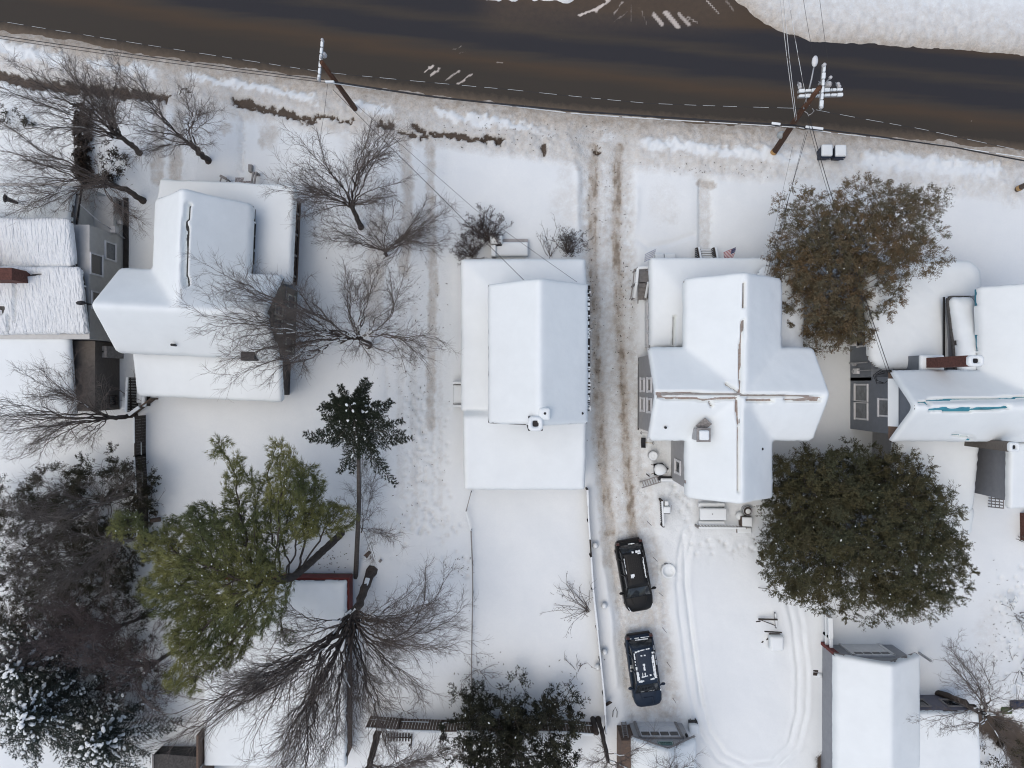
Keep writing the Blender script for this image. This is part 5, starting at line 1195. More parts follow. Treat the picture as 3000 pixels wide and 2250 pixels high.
    bare_tree('bare_tree', 'grey bare tree whose limbs sweep left across the dark evergreens', [(458, 1560, .2), (410, 1575, 1.8), (340, 1590, 3.4)], [(170, 1640, 7.2, 3.2, 2.2, 1.8, 520), (60, 1700, 8, 2.0, 2.4, 1.6, 300), (250, 1740, 6.4, 2.6, 1.8, 1.5, 380), (330, 1500, 5, 1.6, 1.2, 1.0, 160)], 32, G, mt=M_PALEBARK, mtw=mat('grey twigs', (.125, .112, .103), .9, .3, 3), rmax=.13, snowy=.1)
    bare_tree('bare_tree', 'brushy bare tree with mauve grey twigs between the broad pine and snowy spruces', [(540, 1880, .2), (500, 1910, 1.5), (440, 1950, 3)], [(330, 1900, 6.4, 3.2, 2.0, 1.8, 620), (430, 2040, 5.6, 2.4, 1.8, 1.5, 420), (230, 1820, 7, 2.4, 1.4, 1.4, 300), (500, 1990, 4.4, 1.6, 1.2, 1.0, 200)], 33, G, mtw=mat('mauve twigs', (.105, .085, .082), .9, .3, 3), rmax=.14, snowy=.25)
    bare_tree('bare_tree', 'thin whippy sapling clump beside the bare leaning spruce trunk', [(1058, 1560, .1), (1062, 1550, .7)], [(1110, 1520, 2.6, 1.5, 1.5, 1.2, 90), (1150, 1620, 2.4, 1.2, 1.2, 1.0, 60), (1010, 1480, 2.6, 1.0, 1.4, 1.1, 50), (1090, 1340, 2.6, 1.2, .6, .7, 40)], 34, G, rmax=.04, snowy=0, twig=1, dk=.5)
    bare_tree('bare_tree', 'grey twiggy tree tangled over the dark evergreens below the deck wall', [(400, 1440, .2), (360, 1455, 2.0), (300, 1470, 3.8)], [(180, 1480, 6.6, 3.0, 2.0, 1.6, 420), (60, 1520, 7.2, 2.2, 1.8, 1.4, 300), (330, 1420, 5, 1.8, 1.2, 1.0, 220)], 35, G, mt=M_PALEBARK, mtw=MATS['grey twigs'], rmax=.12)
    bare_tree('bare_tree', 'mauve twiggy tree tangled between the dark olive evergreen and the snowy spruces', [(440, 1800, .2), (400, 1815, 1.8), (340, 1840, 3.4)], [(200, 1840, 6.4, 3.0, 1.8, 1.5, 420), (70, 1850, 7, 2.2, 1.8, 1.4, 300), (340, 1880, 5, 2.0, 1.4, 1.2, 260)], 36, G, mtw=MATS['mauve twigs'], rmax=.12)
    # evergreens
    tufted_pine('white_pine', 'broad yellow-green pine with feathery tufts leaning over the red-trimmed shed', [(1003, 1560, .2), (930, 1630, 3.2), (860, 1690, 6.2), (740, 1720, 9.4)],
                [(640, 1620, 8.2, 3.3, 2.7, 2.2, 1500), (850, 1470, 7.0, 1.9, 2.5, 1.6, 800), (620, 1850, 7.6, 2.3, 2.1, 1.6, 850), (960, 1520, 5.2, 1.7, 1.1, 1.0, 190), (700, 1420, 7.5, .9, 1.6, .8, 150), (645, 1310, 8, .6, .8, .5, 50), (375, 1540, 9.2, 1.0, .8, .6, 90), (820, 1330, 6.6, .7, 1.0, .6, 70), (540, 1980, 8.0, 1.2, 1.0, .8, 120), (500, 1720, 9.0, 1.6, 1.6, 1.2, 260), (730, 1730, 9.2, 2.0, 2.2, 1.4, 380), (840, 1860, 6, .8, .6, .5, 30), (460, 1590, 9.2, 1.2, 1.0, .7, 90)], 41, [(.195, .196, .072), (.086, .104, .046)])
    spruce('spruce', 'dark star-shaped spruce top on a long bare leaning trunk', [(1042, 1690, .2), (1052, 1470, 3.8), (1050, 1290, 6.8), (1030, 1200, 8.6), (1022, 1185, 10.2)], 6.4, 9.8, 2.75, 44, 42, [(.020, .028, .017), (.030, .038, .023), (.016, .022, .015)], .20, sk=.6, lat=.24, per=34)
    dk = [(.030, .042, .036), (.042, .055, .045)]
    spruce('spruce', 'snow-laden dark spruce nearest the bottom left corner', [(150, 2060, .2), (60, 2110, 8.5)], 1.5, 8.3, 4.6, 80, 43, dk, .62, per=22, sk=1.15)
    spruce('spruce', 'snow-laden dark spruce at the left edge above the corner spruce', [(110, 1930, .2), (20, 1965, 7.5)], 1.2, 7.3, 3.8, 64, 44, dk, .55, per=22, sk=1.1)
    spruce('spruce', 'snow-laden dark spruce at the bottom edge left of the dark low shed', [(330, 2130, .2), (270, 2190, 7.0)], 1.0, 6.8, 4.0, 66, 45, dk, .62, per=22, sk=1.15)
    yew = [(.040, .042, .026), (.030, .032, .022), (.055, .048, .032)]
    clump_tree('yew', 'dark broad evergreen below the deck wall against the rail fence', [(330, 1440, .2), (310, 1460, 3.4)], [(300, 1470, 2.2, 2.7, 2.6, 1.9, 1.0), (160, 1440, 2.0, 2.0, 1.7, 1.5, .8), (400, 1440, 2.0, 1.0, 1.2, 1.2, .9), (330, 1600, 2.0, 2.2, 1.6, 1.5, .9)], 300, 230, (.35, .75), yew, 51, ln=(.08, .17), wd=(.02, .04), snow=30, snowr=(.03, .07))
    clump_tree('yew', 'dark evergreen mass at the left edge under grey bare limbs', [(120, 1580, .2), (70, 1600, 4)], [(90, 1590, 2.6, 2.8, 2.6, 2.0, 1.0), (30, 1740, 2.6, 2.2, 2.4, 1.9, 1.0), (220, 1640, 2.2, 2.4, 2.2, 1.7, .9), (20, 1480, 2.2, 1.6, 1.4, 1.4, .8)], 340, 220, (.35, .75), yew, 52, ln=(.08, .17), wd=(.02, .04), snow=30, snowr=(.04, .12))
    clump_tree('yew', 'dark olive evergreen just left of the yellow-green pine', [(320, 1730, .2), (280, 1750, 3.4)], [(290, 1740, 2.0, 2.6, 2.0, 1.7, .9), (150, 1830, 2.2, 2.8, 2.1, 1.7, .9), (370, 1840, 2.0, 2.0, 1.6, 1.3, .6)], 280, 200, (.35, .75), yew, 53, ln=(.08, .17), wd=(.02, .04), snow=70, snowr=(.04, .12))
    clump_tree('yew', 'low dark evergreen brush between the snow-laden spruces and the dark shed roof', [(300, 2010, .2), (280, 2020, 2)], [(230, 2010, 1.4, 2.6, 1.5, 1.2, .8), (430, 2030, 1.2, 1.8, 1.4, 1.0, .55), (60, 1960, 1.6, 1.8, 1.4, 1.2, .8), (400, 1940, 1.4, 1.6, 1.2, 1.0, .6)], 230, 150, (.3, .65), yew, 62, ln=(.08, .17), wd=(.02, .04), snow=120, snowr=(.06, .16))
    ced = [(.118, .110, .072), (.150, .118, .070), (.100, .100, .066), (.160, .108, .058)]
    clump_tree('cedar', 'rust-tinged brown evergreen with loose open top above the front walk of the grey house', [(2410, 930, .2), (2430, 890, 2.4), (2460, 840, 4.0)],
               [(2450, 830, 3.8, 3.7, 3.5, 2.8, 1.1), (2520, 720, 5.2, 3.6, 2.2, 2.0, .85), (2380, 640, 5.2, 2.2, 1.7, 1.6, .6), (2640, 660, 6.4, 2.2, 2.3, 1.6, .65), (2560, 600, 6.0, 2.6, 1.4, 1.4, .65), (2440, 960, 2.8, 2.1, 1.4, 1.6, .9), (2330, 780, 4.2, 1.8, 2.2, 1.6, .75), (2690, 740, 6.4, 1.6, 1.4, 1.0, .5), (2710, 590, 6.6, 1.2, 1.0, .8, .5)], 1900, 200, (.25, .55), ced, 54, ln=(.05, .115), wd=(.018, .034), shell=.2, snow=160, snowr=(.025, .05), sprays=7, mtrunk=M_TWIG)
    ced2 = [(.072, .076, .042), (.092, .084, .042), (.058, .066, .040), (.082, .072, .038)]
    clump_tree('cedar', 'largest dense rounded dark green evergreen flecked with snow', [(2400, 1480, .2), (2440, 1505, 5.0)], [(2530, 1560, 4.4, 5.3, 5.1, 4.2, 1.0), (2360, 1450, 3.2, 2.7, 2.9, 2.4, 1.0), (2660, 1640, 5.2, 3.2, 3.0, 2.8, 1.0), (2350, 1640, 3.4, 2.6, 2.5, 2.4, 1.0), (2620, 1440, 4.0, 2.4, 2.2, 2.2, 1.0), (2520, 1535, 6.4, 2.6, 2.4, 1.8, 1.0)], 2300, 270, (.28, .62), ced2, 55, ln=(.055, .12), wd=(.02, .036), shell=.4, snow=260, snowr=(.03, .06), sprays=8, rmax=.28, outw=.35, upb=.55, lumpy=.09)
    arb = [(.036, .040, .026), (.048, .050, .030), (.030, .030, .022)]
    clump_tree('arborvitae', 'dark broad evergreen over the board fence at the bottom edge', [(1490, 2105, .2), (1510, 2200, 4.2)], [(1420, 2150, 2.6, 2.3, 2.3, 2.0, 1.0), (1590, 2160, 2.7, 2.2, 2.2, 2.0, 1.0), (1500, 2230, 3.2, 3.3, 1.7, 1.8, 1.0), (1380, 2060, 1.6, 1.5, 1.0, 1.2, .55), (1640, 2060, 1.6, 1.3, 1.0, 1.2, .6), (1500, 2010, 1.4, .8, .6, .7, .35)], 330, 160, (.35, .75), arb, 56, snow=130, snowr=(.03, .08))
    clump_tree('low_conifer', 'small dark pointed conifer tip at the bottom edge beside the bottom right garage', [(2695, 2215, .1), (2705, 2225, 1.8)], [(2690, 2240, .8, .7, .5, .8, 1.0), (2730, 2240, .7, .6, .5, .6, .8)], 26, 110, (.2, .4), [(.02, .035, .025), (.03, .045, .032)], 57)
    clump_tree('brush_pile', 'dark brown brush heap in the bottom right corner under the forked tree', [(2930, 2180, .1), (2935, 2190, .8)], [(2940, 2190, .4, 1.9, 1.5, .7, .7)], 50, 80, (.3, .6), [(.05, .042, .03), (.06, .055, .035)], 58, cat='brush')
    # hedge
    clump_tree('hedge', 'narrow clipped brown hedge running toward the road at the upper left', [(245, 520, .1), (243, 330, .9)], [(243, y, .6, .30, .5, .6, 1.0) for y in range(335, 530, 24)], 190, 95, (.12, .26), [(.045, .034, .026), (.062, .042, .03), (.035, .03, .024)], 59, cat='hedge', snow=26, snowr=(.04, .09), rmax=.05)
    clump_tree('bush', 'dark bushy shrub at the foot of the brown hedge', [(300, 525, .1), (290, 525, .8)], [(285, 528, .7, 1.2, .35, .6, .9), (330, 478, .9, .8, 1.0, .7, .3)], 50, 90, (.2, .4), [(.04, .032, .026), (.06, .052, .04)], 60, cat='bush', rmax=.04, snow=14, snowr=(.05, .1))
    clump_tree('bush', 'small dark bush at the left edge of the yard by the road', [(45, 345, .1), (35, 340, .6)], [(38, 340, .5, .8, .5, .45, .5), (75, 365, .4, .5, .35, .35, .4)], 20, 60, (.2, .35), [(.05, .05, .035)], 61, cat='bush', rmax=.03, snow=6)
    br = (.062, .048, .044)
    shrub('shrub', 'round dark brown shrub left of the snow-capped entrance steps', (1432, 705, .2), 46, 1.7, .75, (-.15, .5, .9), 71, 3200, br)
    shrub('shrub', 'looser brown shrub hugging the long porch roof corner', (1392, 752, .2), 30, 1.5, .8, (-.45, .35, .9), 72, 1300, br)
    shrub('shrub', 'small rounded shrub at the porch corner nearest the long driveway', (1662, 740, .2), 34, 1.35, .7, (.05, .4, .9), 73, 1500, (.07, .062, .055))
    shrub('shrub', 'thin leggy shrub between the entrance steps and the rounded corner shrub', (1610, 755, .2), 8, 1.7, .65, (.0, .6, .8), 74, 40, br)
    shrub('shrub', 'wispy shrub leaning off the snow-capped driveway fence', (1722, 1790, .3), 20, 2.3, .75, (-.7, .45, .7), 75, 120, br)
    shrub('shrub', 'low wispy shrub by the lower driveway fence', (1690, 1975, .1), 7, 1.4, .8, (-.2, .6, .6), 76, 20, br)
    shrub('shrub', 'sparse snow-bobbled shrub at the right edge of the lower yard', (2975, 1800, .1), 14, 1.4, .8, (.0, .2, .8), 77, 20, br, snow=26)
    shrub('shrub', 'brownish snow-bobbled shrub by the right edge above the forked tree', (2985, 1960, .1), 22, 1.9, .9, (-.2, .2, .7), 78, 60, br, snow=16)
    shrub('shrub', 'small twiggy shrub right of the cream picket panel by the brick pier', (2975, 1580, .1), 10, 1.1, .8, (.0, .2, .8), 79, 20, br)
    shrub('shrub', 'spindly shrub beside the evergreen at the chain fence end', (1400, 1965, .1), 9, 1.7, .8, (.2, .4, .8), 80, 60, br)
    shrub('shrub', 'tangled shrub around the left end of the board fence', (1180, 2090, .1), 16, 2.0, .9, (.1, .3, .8), 81, 40, br)
    shrub('shrub', 'arching thin shrub behind the lone picket panel', (430, 1190, .1), 8, 1.8, .8, (-.3, .4, .7), 82, 0, br)
    shrub('shrub', 'wiry shrub crossing the rail fence beside the dark evergreen', (445, 1480, .1), 8, 2.2, .7, (.6, .45, .6), 83, 30, br)
plant_all()
# ================================================================== poles, wires, fences, yard things
def poles():
    G = 'roadside utility poles'
    p1 = thing('utility_pole', 'leaning utility pole with single snow-covered crossarm, nearest the road\'s left half', 'utility pole', W(1043, 322), 0, G)
    MB().tube([W(1044, 324, 0), W(942, 182, 7.7)], [.17, .12], 12).build('pole', M_POLE, p1, True)
    a, b = W(946, 122, 7.4), W(935, 240, 7.2); am = MB(); am.bar(a, b, .12, .12); am.bar(W(962, 205, 6.6), (a + b) / 2, .05, .05); arm = am.build('crossarm', M_GREYWOOD, p1)
    sn = MB(); n = 6
    for i in range(n): sn.bar(a.lerp(b, (i + .06) / n) + Vector((0, 0, .12)), a.lerp(b, (i + .94) / n) + Vector((0, 0, .12)), .14, .13)
    sn.build('arm_snow', M_SNOW, arm, bevel=.04)
    for t in (.02, .45, .98): MB().lathe(a.lerp(b, t) + Vector((.05, 0, .05)), [(.04, 0), (.07, .1), (.05, .2), (.08, .28), (.03, .34)], 10).build('insulator', M_PORC, p1, True)
    q = W(952, 165, 7.0); MB().lathe(q, [(.10, 0), (.14, .05), (.12, .3), (.03, .4)], 12).build('pole_cap', M_PORC, p1, True)
    bq = W(967, 241, 5.6); MB().pillow(bq.x - .25, bq.x + .25, bq.y - .06, bq.y + .06, bq.z, bq.z + .15, .05).build('bracket', M_SNOW, p1)
    p2 = thing('utility_pole', 'rust-brown utility pole with crossed snowy crossarms and street lamp above the two bins', 'utility pole', W(2262, 453), 0, G)
    MB().tube([W(2262, 455, 0), W(2345, 330, 5.4), W(2402, 255, 8.5)], [.19, .16, .12], 12).build('pole', M_POLE, p2, True)
    MB().tube([W(2265, 448, .45), W(2270, 441, .65)], [.195, .195], 12).build('band', mat('ochre tag', (.45, .28, .12), .7, .2), p2)
    def arm(a, b, nseg, off=0.):
        o = MB().bar(a, b, .12, .13).build('crossarm', M_GREYWOOD, p2); s = MB(); r = random.Random(int(a.x * 10))
        for i in range(nseg): s.bar(a.lerp(b, (i + .05) / nseg) + Vector((0, .0, .13)), a.lerp(b, (i + .95) / nseg) + Vector((0, 0, .13)), .13 + r.choice((0, 0, .05)), .14)
        s.build('arm_snow', M_SNOW, o, bevel=.04)
    arm(W(2337, 269, 7.3), W(2466, 265, 7.3), 7); arm(W(2337, 284, 7.2), W(2467, 280, 7.2), 7); arm(W(2412, 195, 8.3), W(2403, 316, 8.3), 6)
    for x, y in ((2342, 258), (2340, 250), (2401, 256), (2401, 248), (2456, 256), (2453, 249)):
        MB().lathe(W(x, y, 7.0), [(.02, 0), (.10, .02), (.11, .12), (.06, .2), (.02, .22)], 12).build('insulator', M_PORC, p2, True)
    for x, y in ((2338, 240), (2399, 238), (2449, 242)): MB().tube([W(x, y, 7.5), W(x + 3, y + 9, 7.2)], [.02, .04], 6).build('cutout_fuse', M_STEEL, p2)
    MB().tube([W(2411, 252, 7.4), W(2430, 230, 7.9)], [.045, .03], 6).build('arrester', M_STEEL, p2); MB().lathe(W(2431, 229, 7.9), [(.04, 0), (.09, .04), (.08, .14), (.03, .18)], 10).build('arrester_cap', M_PORC, p2, True)
    MB().lathe(W(2417, 258, 6.6), [(.15, 0), (.16, .5), (.12, .6), (.02, .66)], 14).build('transformer', M_PORC, p2, True)
    for x, y, h in ((2411, 194, 8.4), (2403, 317, 8.2)): MB().lathe(W(x, y, h), [(.05, 0), (.10, .05), (.07, .14), (.1, .2), (.03, .26)], 10).build('insulator', M_PORC, p2, True)
    lp = MB().tube([W(2355, 318, 6.2), W(2366, 280, 7.0), W(2378, 230, 7.5), W(2385, 193, 7.7)], [.05, .045, .04, .035], 8).build('lamp_arm', M_STEEL, p2, True)
    q = W(2387, 180, 7.75); vs = MB(); vs.lathe((0, 0, 0), [(.05, -.12), (.12, -.10), (.155, 0), (.14, .08), (.06, .13)], 14, sx=1, sy=2.0)
    vs.xf(Matrix.Translation(q) @ Matrix.Rotation(math.radians(-6), 4, 'Z')); vs.build('lamp_head', M_WHITE, lp, True)
    dm = W(2286, 397, 2.4); MB().lathe(dm, [(.16, -.1), (.22, .1), (.17, .3), (.04, .38)], 14, sx=1.1).build('meter', mat('grey enamel', (.34, .37, .37), .4, .1), p2, True)
    MB().bar(W(2297, 392, 2.3), W(2306, 382, 3.1), .12, .1).build('junction_box', M_STEEL, p2)
    lo = MB(); lo.tube([W(2355, 318, 6.0), W(2362, 312, 6.4), W(2372, 308, 6.6)], .018, 5); lo.tube([W(2380, 318, 6.6), W(2385, 325, 6.3), W(2378, 333, 6.0), W(2368, 338, 5.9)], .022, 5); lo.tube([W(2357, 326, 5.9), W(2366, 332, 5.9), W(2369, 340, 5.8)], .022, 5); lo.build('cable_loop', M_PALEWIRE, p2)
    p3 = thing('utility_pole', 'brown utility pole stub cut by the right edge beside the plowed bank', 'utility pole', W(2973, 558), 0, G)
    MB().tube([W(2974, 557, 0), W(3060, 515, 3.6)], [.18, .15], 12).build('pole', M_WOOD, p3, True); MB().tube([W(2985, 552, .55), W(2992, 548, .85)], .178, 12).build('band', MATS['ochre tag'], p3)

def wire(label, pts, r=.018, sag=.0, snow=None, m=None, dash=(.55, .45), seed=1):
    P = [W(*p) for p in pts]; Q = []
    for a, b in zip(P[:-1], P[1:]):
        n = 14
        for i in range(n): t = i / n; p = a.lerp(b, t); p.z -= sag * 4 * t * (1 - t); Q.append(p)
    Q.append(P[-1]); rt = thing('overhead_wire', label, 'wire', Q[0]); w = MB().tube(Q, r, 5).build('cable', m or M_WIRE, rt, True)
    if snow:
        s = MB(); rr = random.Random(seed); L = [0]
        for a, b in zip(Q[:-1], Q[1:]): L.append(L[-1] + (b - a).length)
        def at(d):
            i = max(0, min(len(Q) - 2, int(np.searchsorted(L, d)) - 1)); return Q[i].lerp(Q[i + 1], (d - L[i]) / (L[i + 1] - L[i] + 1e-9))
        d = .2
        while d < L[-1] - .3:
            l = dash[0] * rr.uniform(.7, 1.3); s.tube([at(d) + Vector((0, 0, r + .004)), at(min(d + l, L[-1])) + Vector((0, 0, r + .004))], snow, 5); d += l + dash[1] * rr.uniform(.6, 1.5)
        so = s.build('snow_load', M_SNOW, w); so['kind'] = 'stuff'
    return rt
def wires():
    wire('thin wire beaded with snow dashes along the road left of the first pole', [(-60, 52, 6.3), (952, 212, 6.3)], .010, .1, .0065, M_WIRE, dash=(.75, .55))
    wire('snow-dashed wire along the road between the two poles', [(952, 212, 6.3), (1500, 263, 6.1), (1900, 303, 6.1), (2356, 318, 6.2)], .010, .05, .0065, M_WIRE, dash=(.75, .6), seed=2)
    wire('snow-dashed wire from the lamp pole to the right edge over the road', [(2380, 320, 6.2), (2700, 378, 6.1), (3060, 455, 6.2)], .010, .05, .0065, M_WIRE, dash=(.9, .55), seed=3)
    wire('black telephone cable left of the first pole, upper strand', [(-60, 96, 5.3), (480, 172, 5.2), (965, 236, 5.4)], .022, .05)
    wire('black telephone cable left of the first pole, lower strand', [(-60, 104, 5.2), (480, 182, 5.0), (965, 243, 5.2)], .016, .05)
    wire('thick black telephone cable between the two poles', [(967, 238, 5.4), (1280, 285, 5.2), (1700, 327, 5.1), (2332, 368, 5.3)], .05, .04)
    wire('pale snow-lined cable strung beneath the thick black cable', [(967, 243, 5.2), (1180, 272, 5.0), (1700, 335, 4.9), (2330, 373, 5.2)], .018, .03, .026, M_PALEWIRE, (2.2, .25), 5)
    wire('grey cable from the lamp pole bending down to the right edge', [(2332, 372, 5.2), (2400, 385, 5.0), (2720, 420, 4.9), (3060, 470, 5.2)], .02, .02, .024, M_PALEWIRE, (1.6, .3), 6)
    wire('thick black cable with snowy splice case right of the lamp pole', [(2332, 368, 5.3), (2560, 398, 5.1), (2800, 432, 5.0), (3060, 482, 5.2)], .04, .03)
    for i, (a, b, lab) in enumerate((((2330, 355, 5.6), (2280, -60, 7.5), 'pale line crossing the road from the lamp pole, left of the three'), ((2334, 352, 5.7), (2290, -60, 7.6), 'pale line crossing the road from the lamp pole, middle of the three'), ((2364, 300, 6.9), (2302, -60, 7.8), 'snow-dashed line crossing the road, right of the three'))):
        wire(lab, [a, b], .012, .1, .010 if i == 2 else .008, M_PALEWIRE, (.8, .4) if i == 2 else (3, .1), 10 + i)
    wire('faint dark line crossing the far snowbank toward the lamp pole, left of two', [(2345, -60, 8), (2400, 250, 7.8)], .010, .1, m=M_WIRE); wire('faint dark line crossing the far snowbank toward the lamp pole, right of two', [(2395, -60, 8), (2440, 265, 7.6)], .010, .1, m=M_WIRE)
    wire('service drop from the first pole to the long house roof peak', [(975, 262, 5.8), (1300, 585, 6.0), (1536, 822, 6.9)], .016, .1); wire('thin service drop from the first pole to the long house east eave', [(985, 255, 5.6), (1390, 612, 5.6), (1690, 826, 6.0)], .010, .1)
    wire('guy wire running down from the first pole beside the brown hedge yard', [(960, 245, 5.2), (950, 330, 3.5), (935, 420, 2)], .010, 0)
    for k, (dx, lab) in enumerate(((0, 'thick service drop from the lamp pole behind the rust-tinged evergreen'), (-8, 'thin service drop beside the thick one to the grey house'))):
        wire(lab, [(2372 + dx, 345, 5.6), (2432 + dx, 560, 5.4), (2608 + dx, 1092, 5.7)], .02 - .008 * k, .05)
    for k, (a, b, lab) in enumerate((((2366, 385, 5.3), (2246, 805, 5.2), 'service drop from the lamp pole to the white house, left strand'), ((2360, 388, 5.2), (2253, 806, 5.2), 'service drop from the lamp pole to the white house, right strand'), ((2322, 430, 4.8), (2240, 800, 5.0), 'hairline wire left of the white house service drops'))):
        wire(lab, [a, (a[0] * .5 + b[0] * .5, a[1] * .5 + b[1] * .5, a[2] * .5 + b[2] * .5 - .1), b], .013 - .003 * k, 0)
    for px, py, d, lab in ((2384, 376, 1.1, 'white splice case hanging on the cable right of the lamp pole'), (2272, 364, .55, 'small white splice case left of the lamp pole')):
        q = thing('splice_case', lab, 'cable box', W(px, py, 5.25)); a = W(px, py, 5.25); u = Vector((d / 2, -d * .06, 0)); MB().tube([a - u, a - u * .85, a + u * .85, a + u], [.04, .09, .09, .04], 8).build('case', M_BLACK, q); MB().bar(a - u * .9 + Vector((0, 0, .09)), a + u * .9 + Vector((0, 0, .09)), .14, .08).build('snow_cover', M_SNOW, q, bevel=.03)
    # a bit of the far snowbank: nothing else stands there

def fence(name, label, pts, h, spacing, rails, m, cap=.06, boards=0, rz=.05, cat='fence', bw=.168, wob=0, capw=.09):
    P = [W(p[0], p[1], 0) for p in pts]; rt = thing(name, label, cat, P[0]); post = []; r = random.Random(len(label))
    for a, b in zip(P[:-1], P[1:]):
        L = (b - a).length; n = max(1, round(L / spacing))
        for i in range(n + 1): post.append(a.lerp(b, i / n))
    up = Vector((0, 0, 1))
    for p in post: MB().box(p.x - rz, p.x + rz, p.y - rz, p.y + rz, 0, h + .06 + r.uniform(0, .05)).build('post', m, rt)
    for z, t in rails:
        rl = MB(); sn = MB()
        for a, b in zip(P[:-1], P[1:]):
            rl.bar(a + up * z, b + up * z, .05, t)
            if cap:
                n = max(1, int((b - a).length / .8))
                for i in range(n):
                    if r.random() < .93: sn.bar(a.lerp(b, i / n) + up * (z + t / 2 + cap / 2), a.lerp(b, (i + 1) / n) + up * (z + t / 2 + cap / 2), capw * r.uniform(.7, 1.25), cap)
        o = rl.build('rail', m, rt)
        if cap and sn.v: sn.build('rail_snow', M_SNOW, o, bevel=.02)['kind'] = 'stuff'
    if boards:
        bd = MB(); k = 0
        for a, b in zip(P[:-1], P[1:]):
            L = (b - a).length; n = int(L / boards); d = (b - a).normalized(); s = Vector((-d.y, d.x, 0))
            for i in range(n):
                c = a.lerp(b, (i + .5) / n) + s * .035; t = r.uniform(-.03, .03); e = d * bw / 2
                bd.bar(c - e + up * .05 + up * h * .5, c + e + up * .05 + up * h * .5, .022, h + t)
        bd.build('boards', m, rt)
    return rt

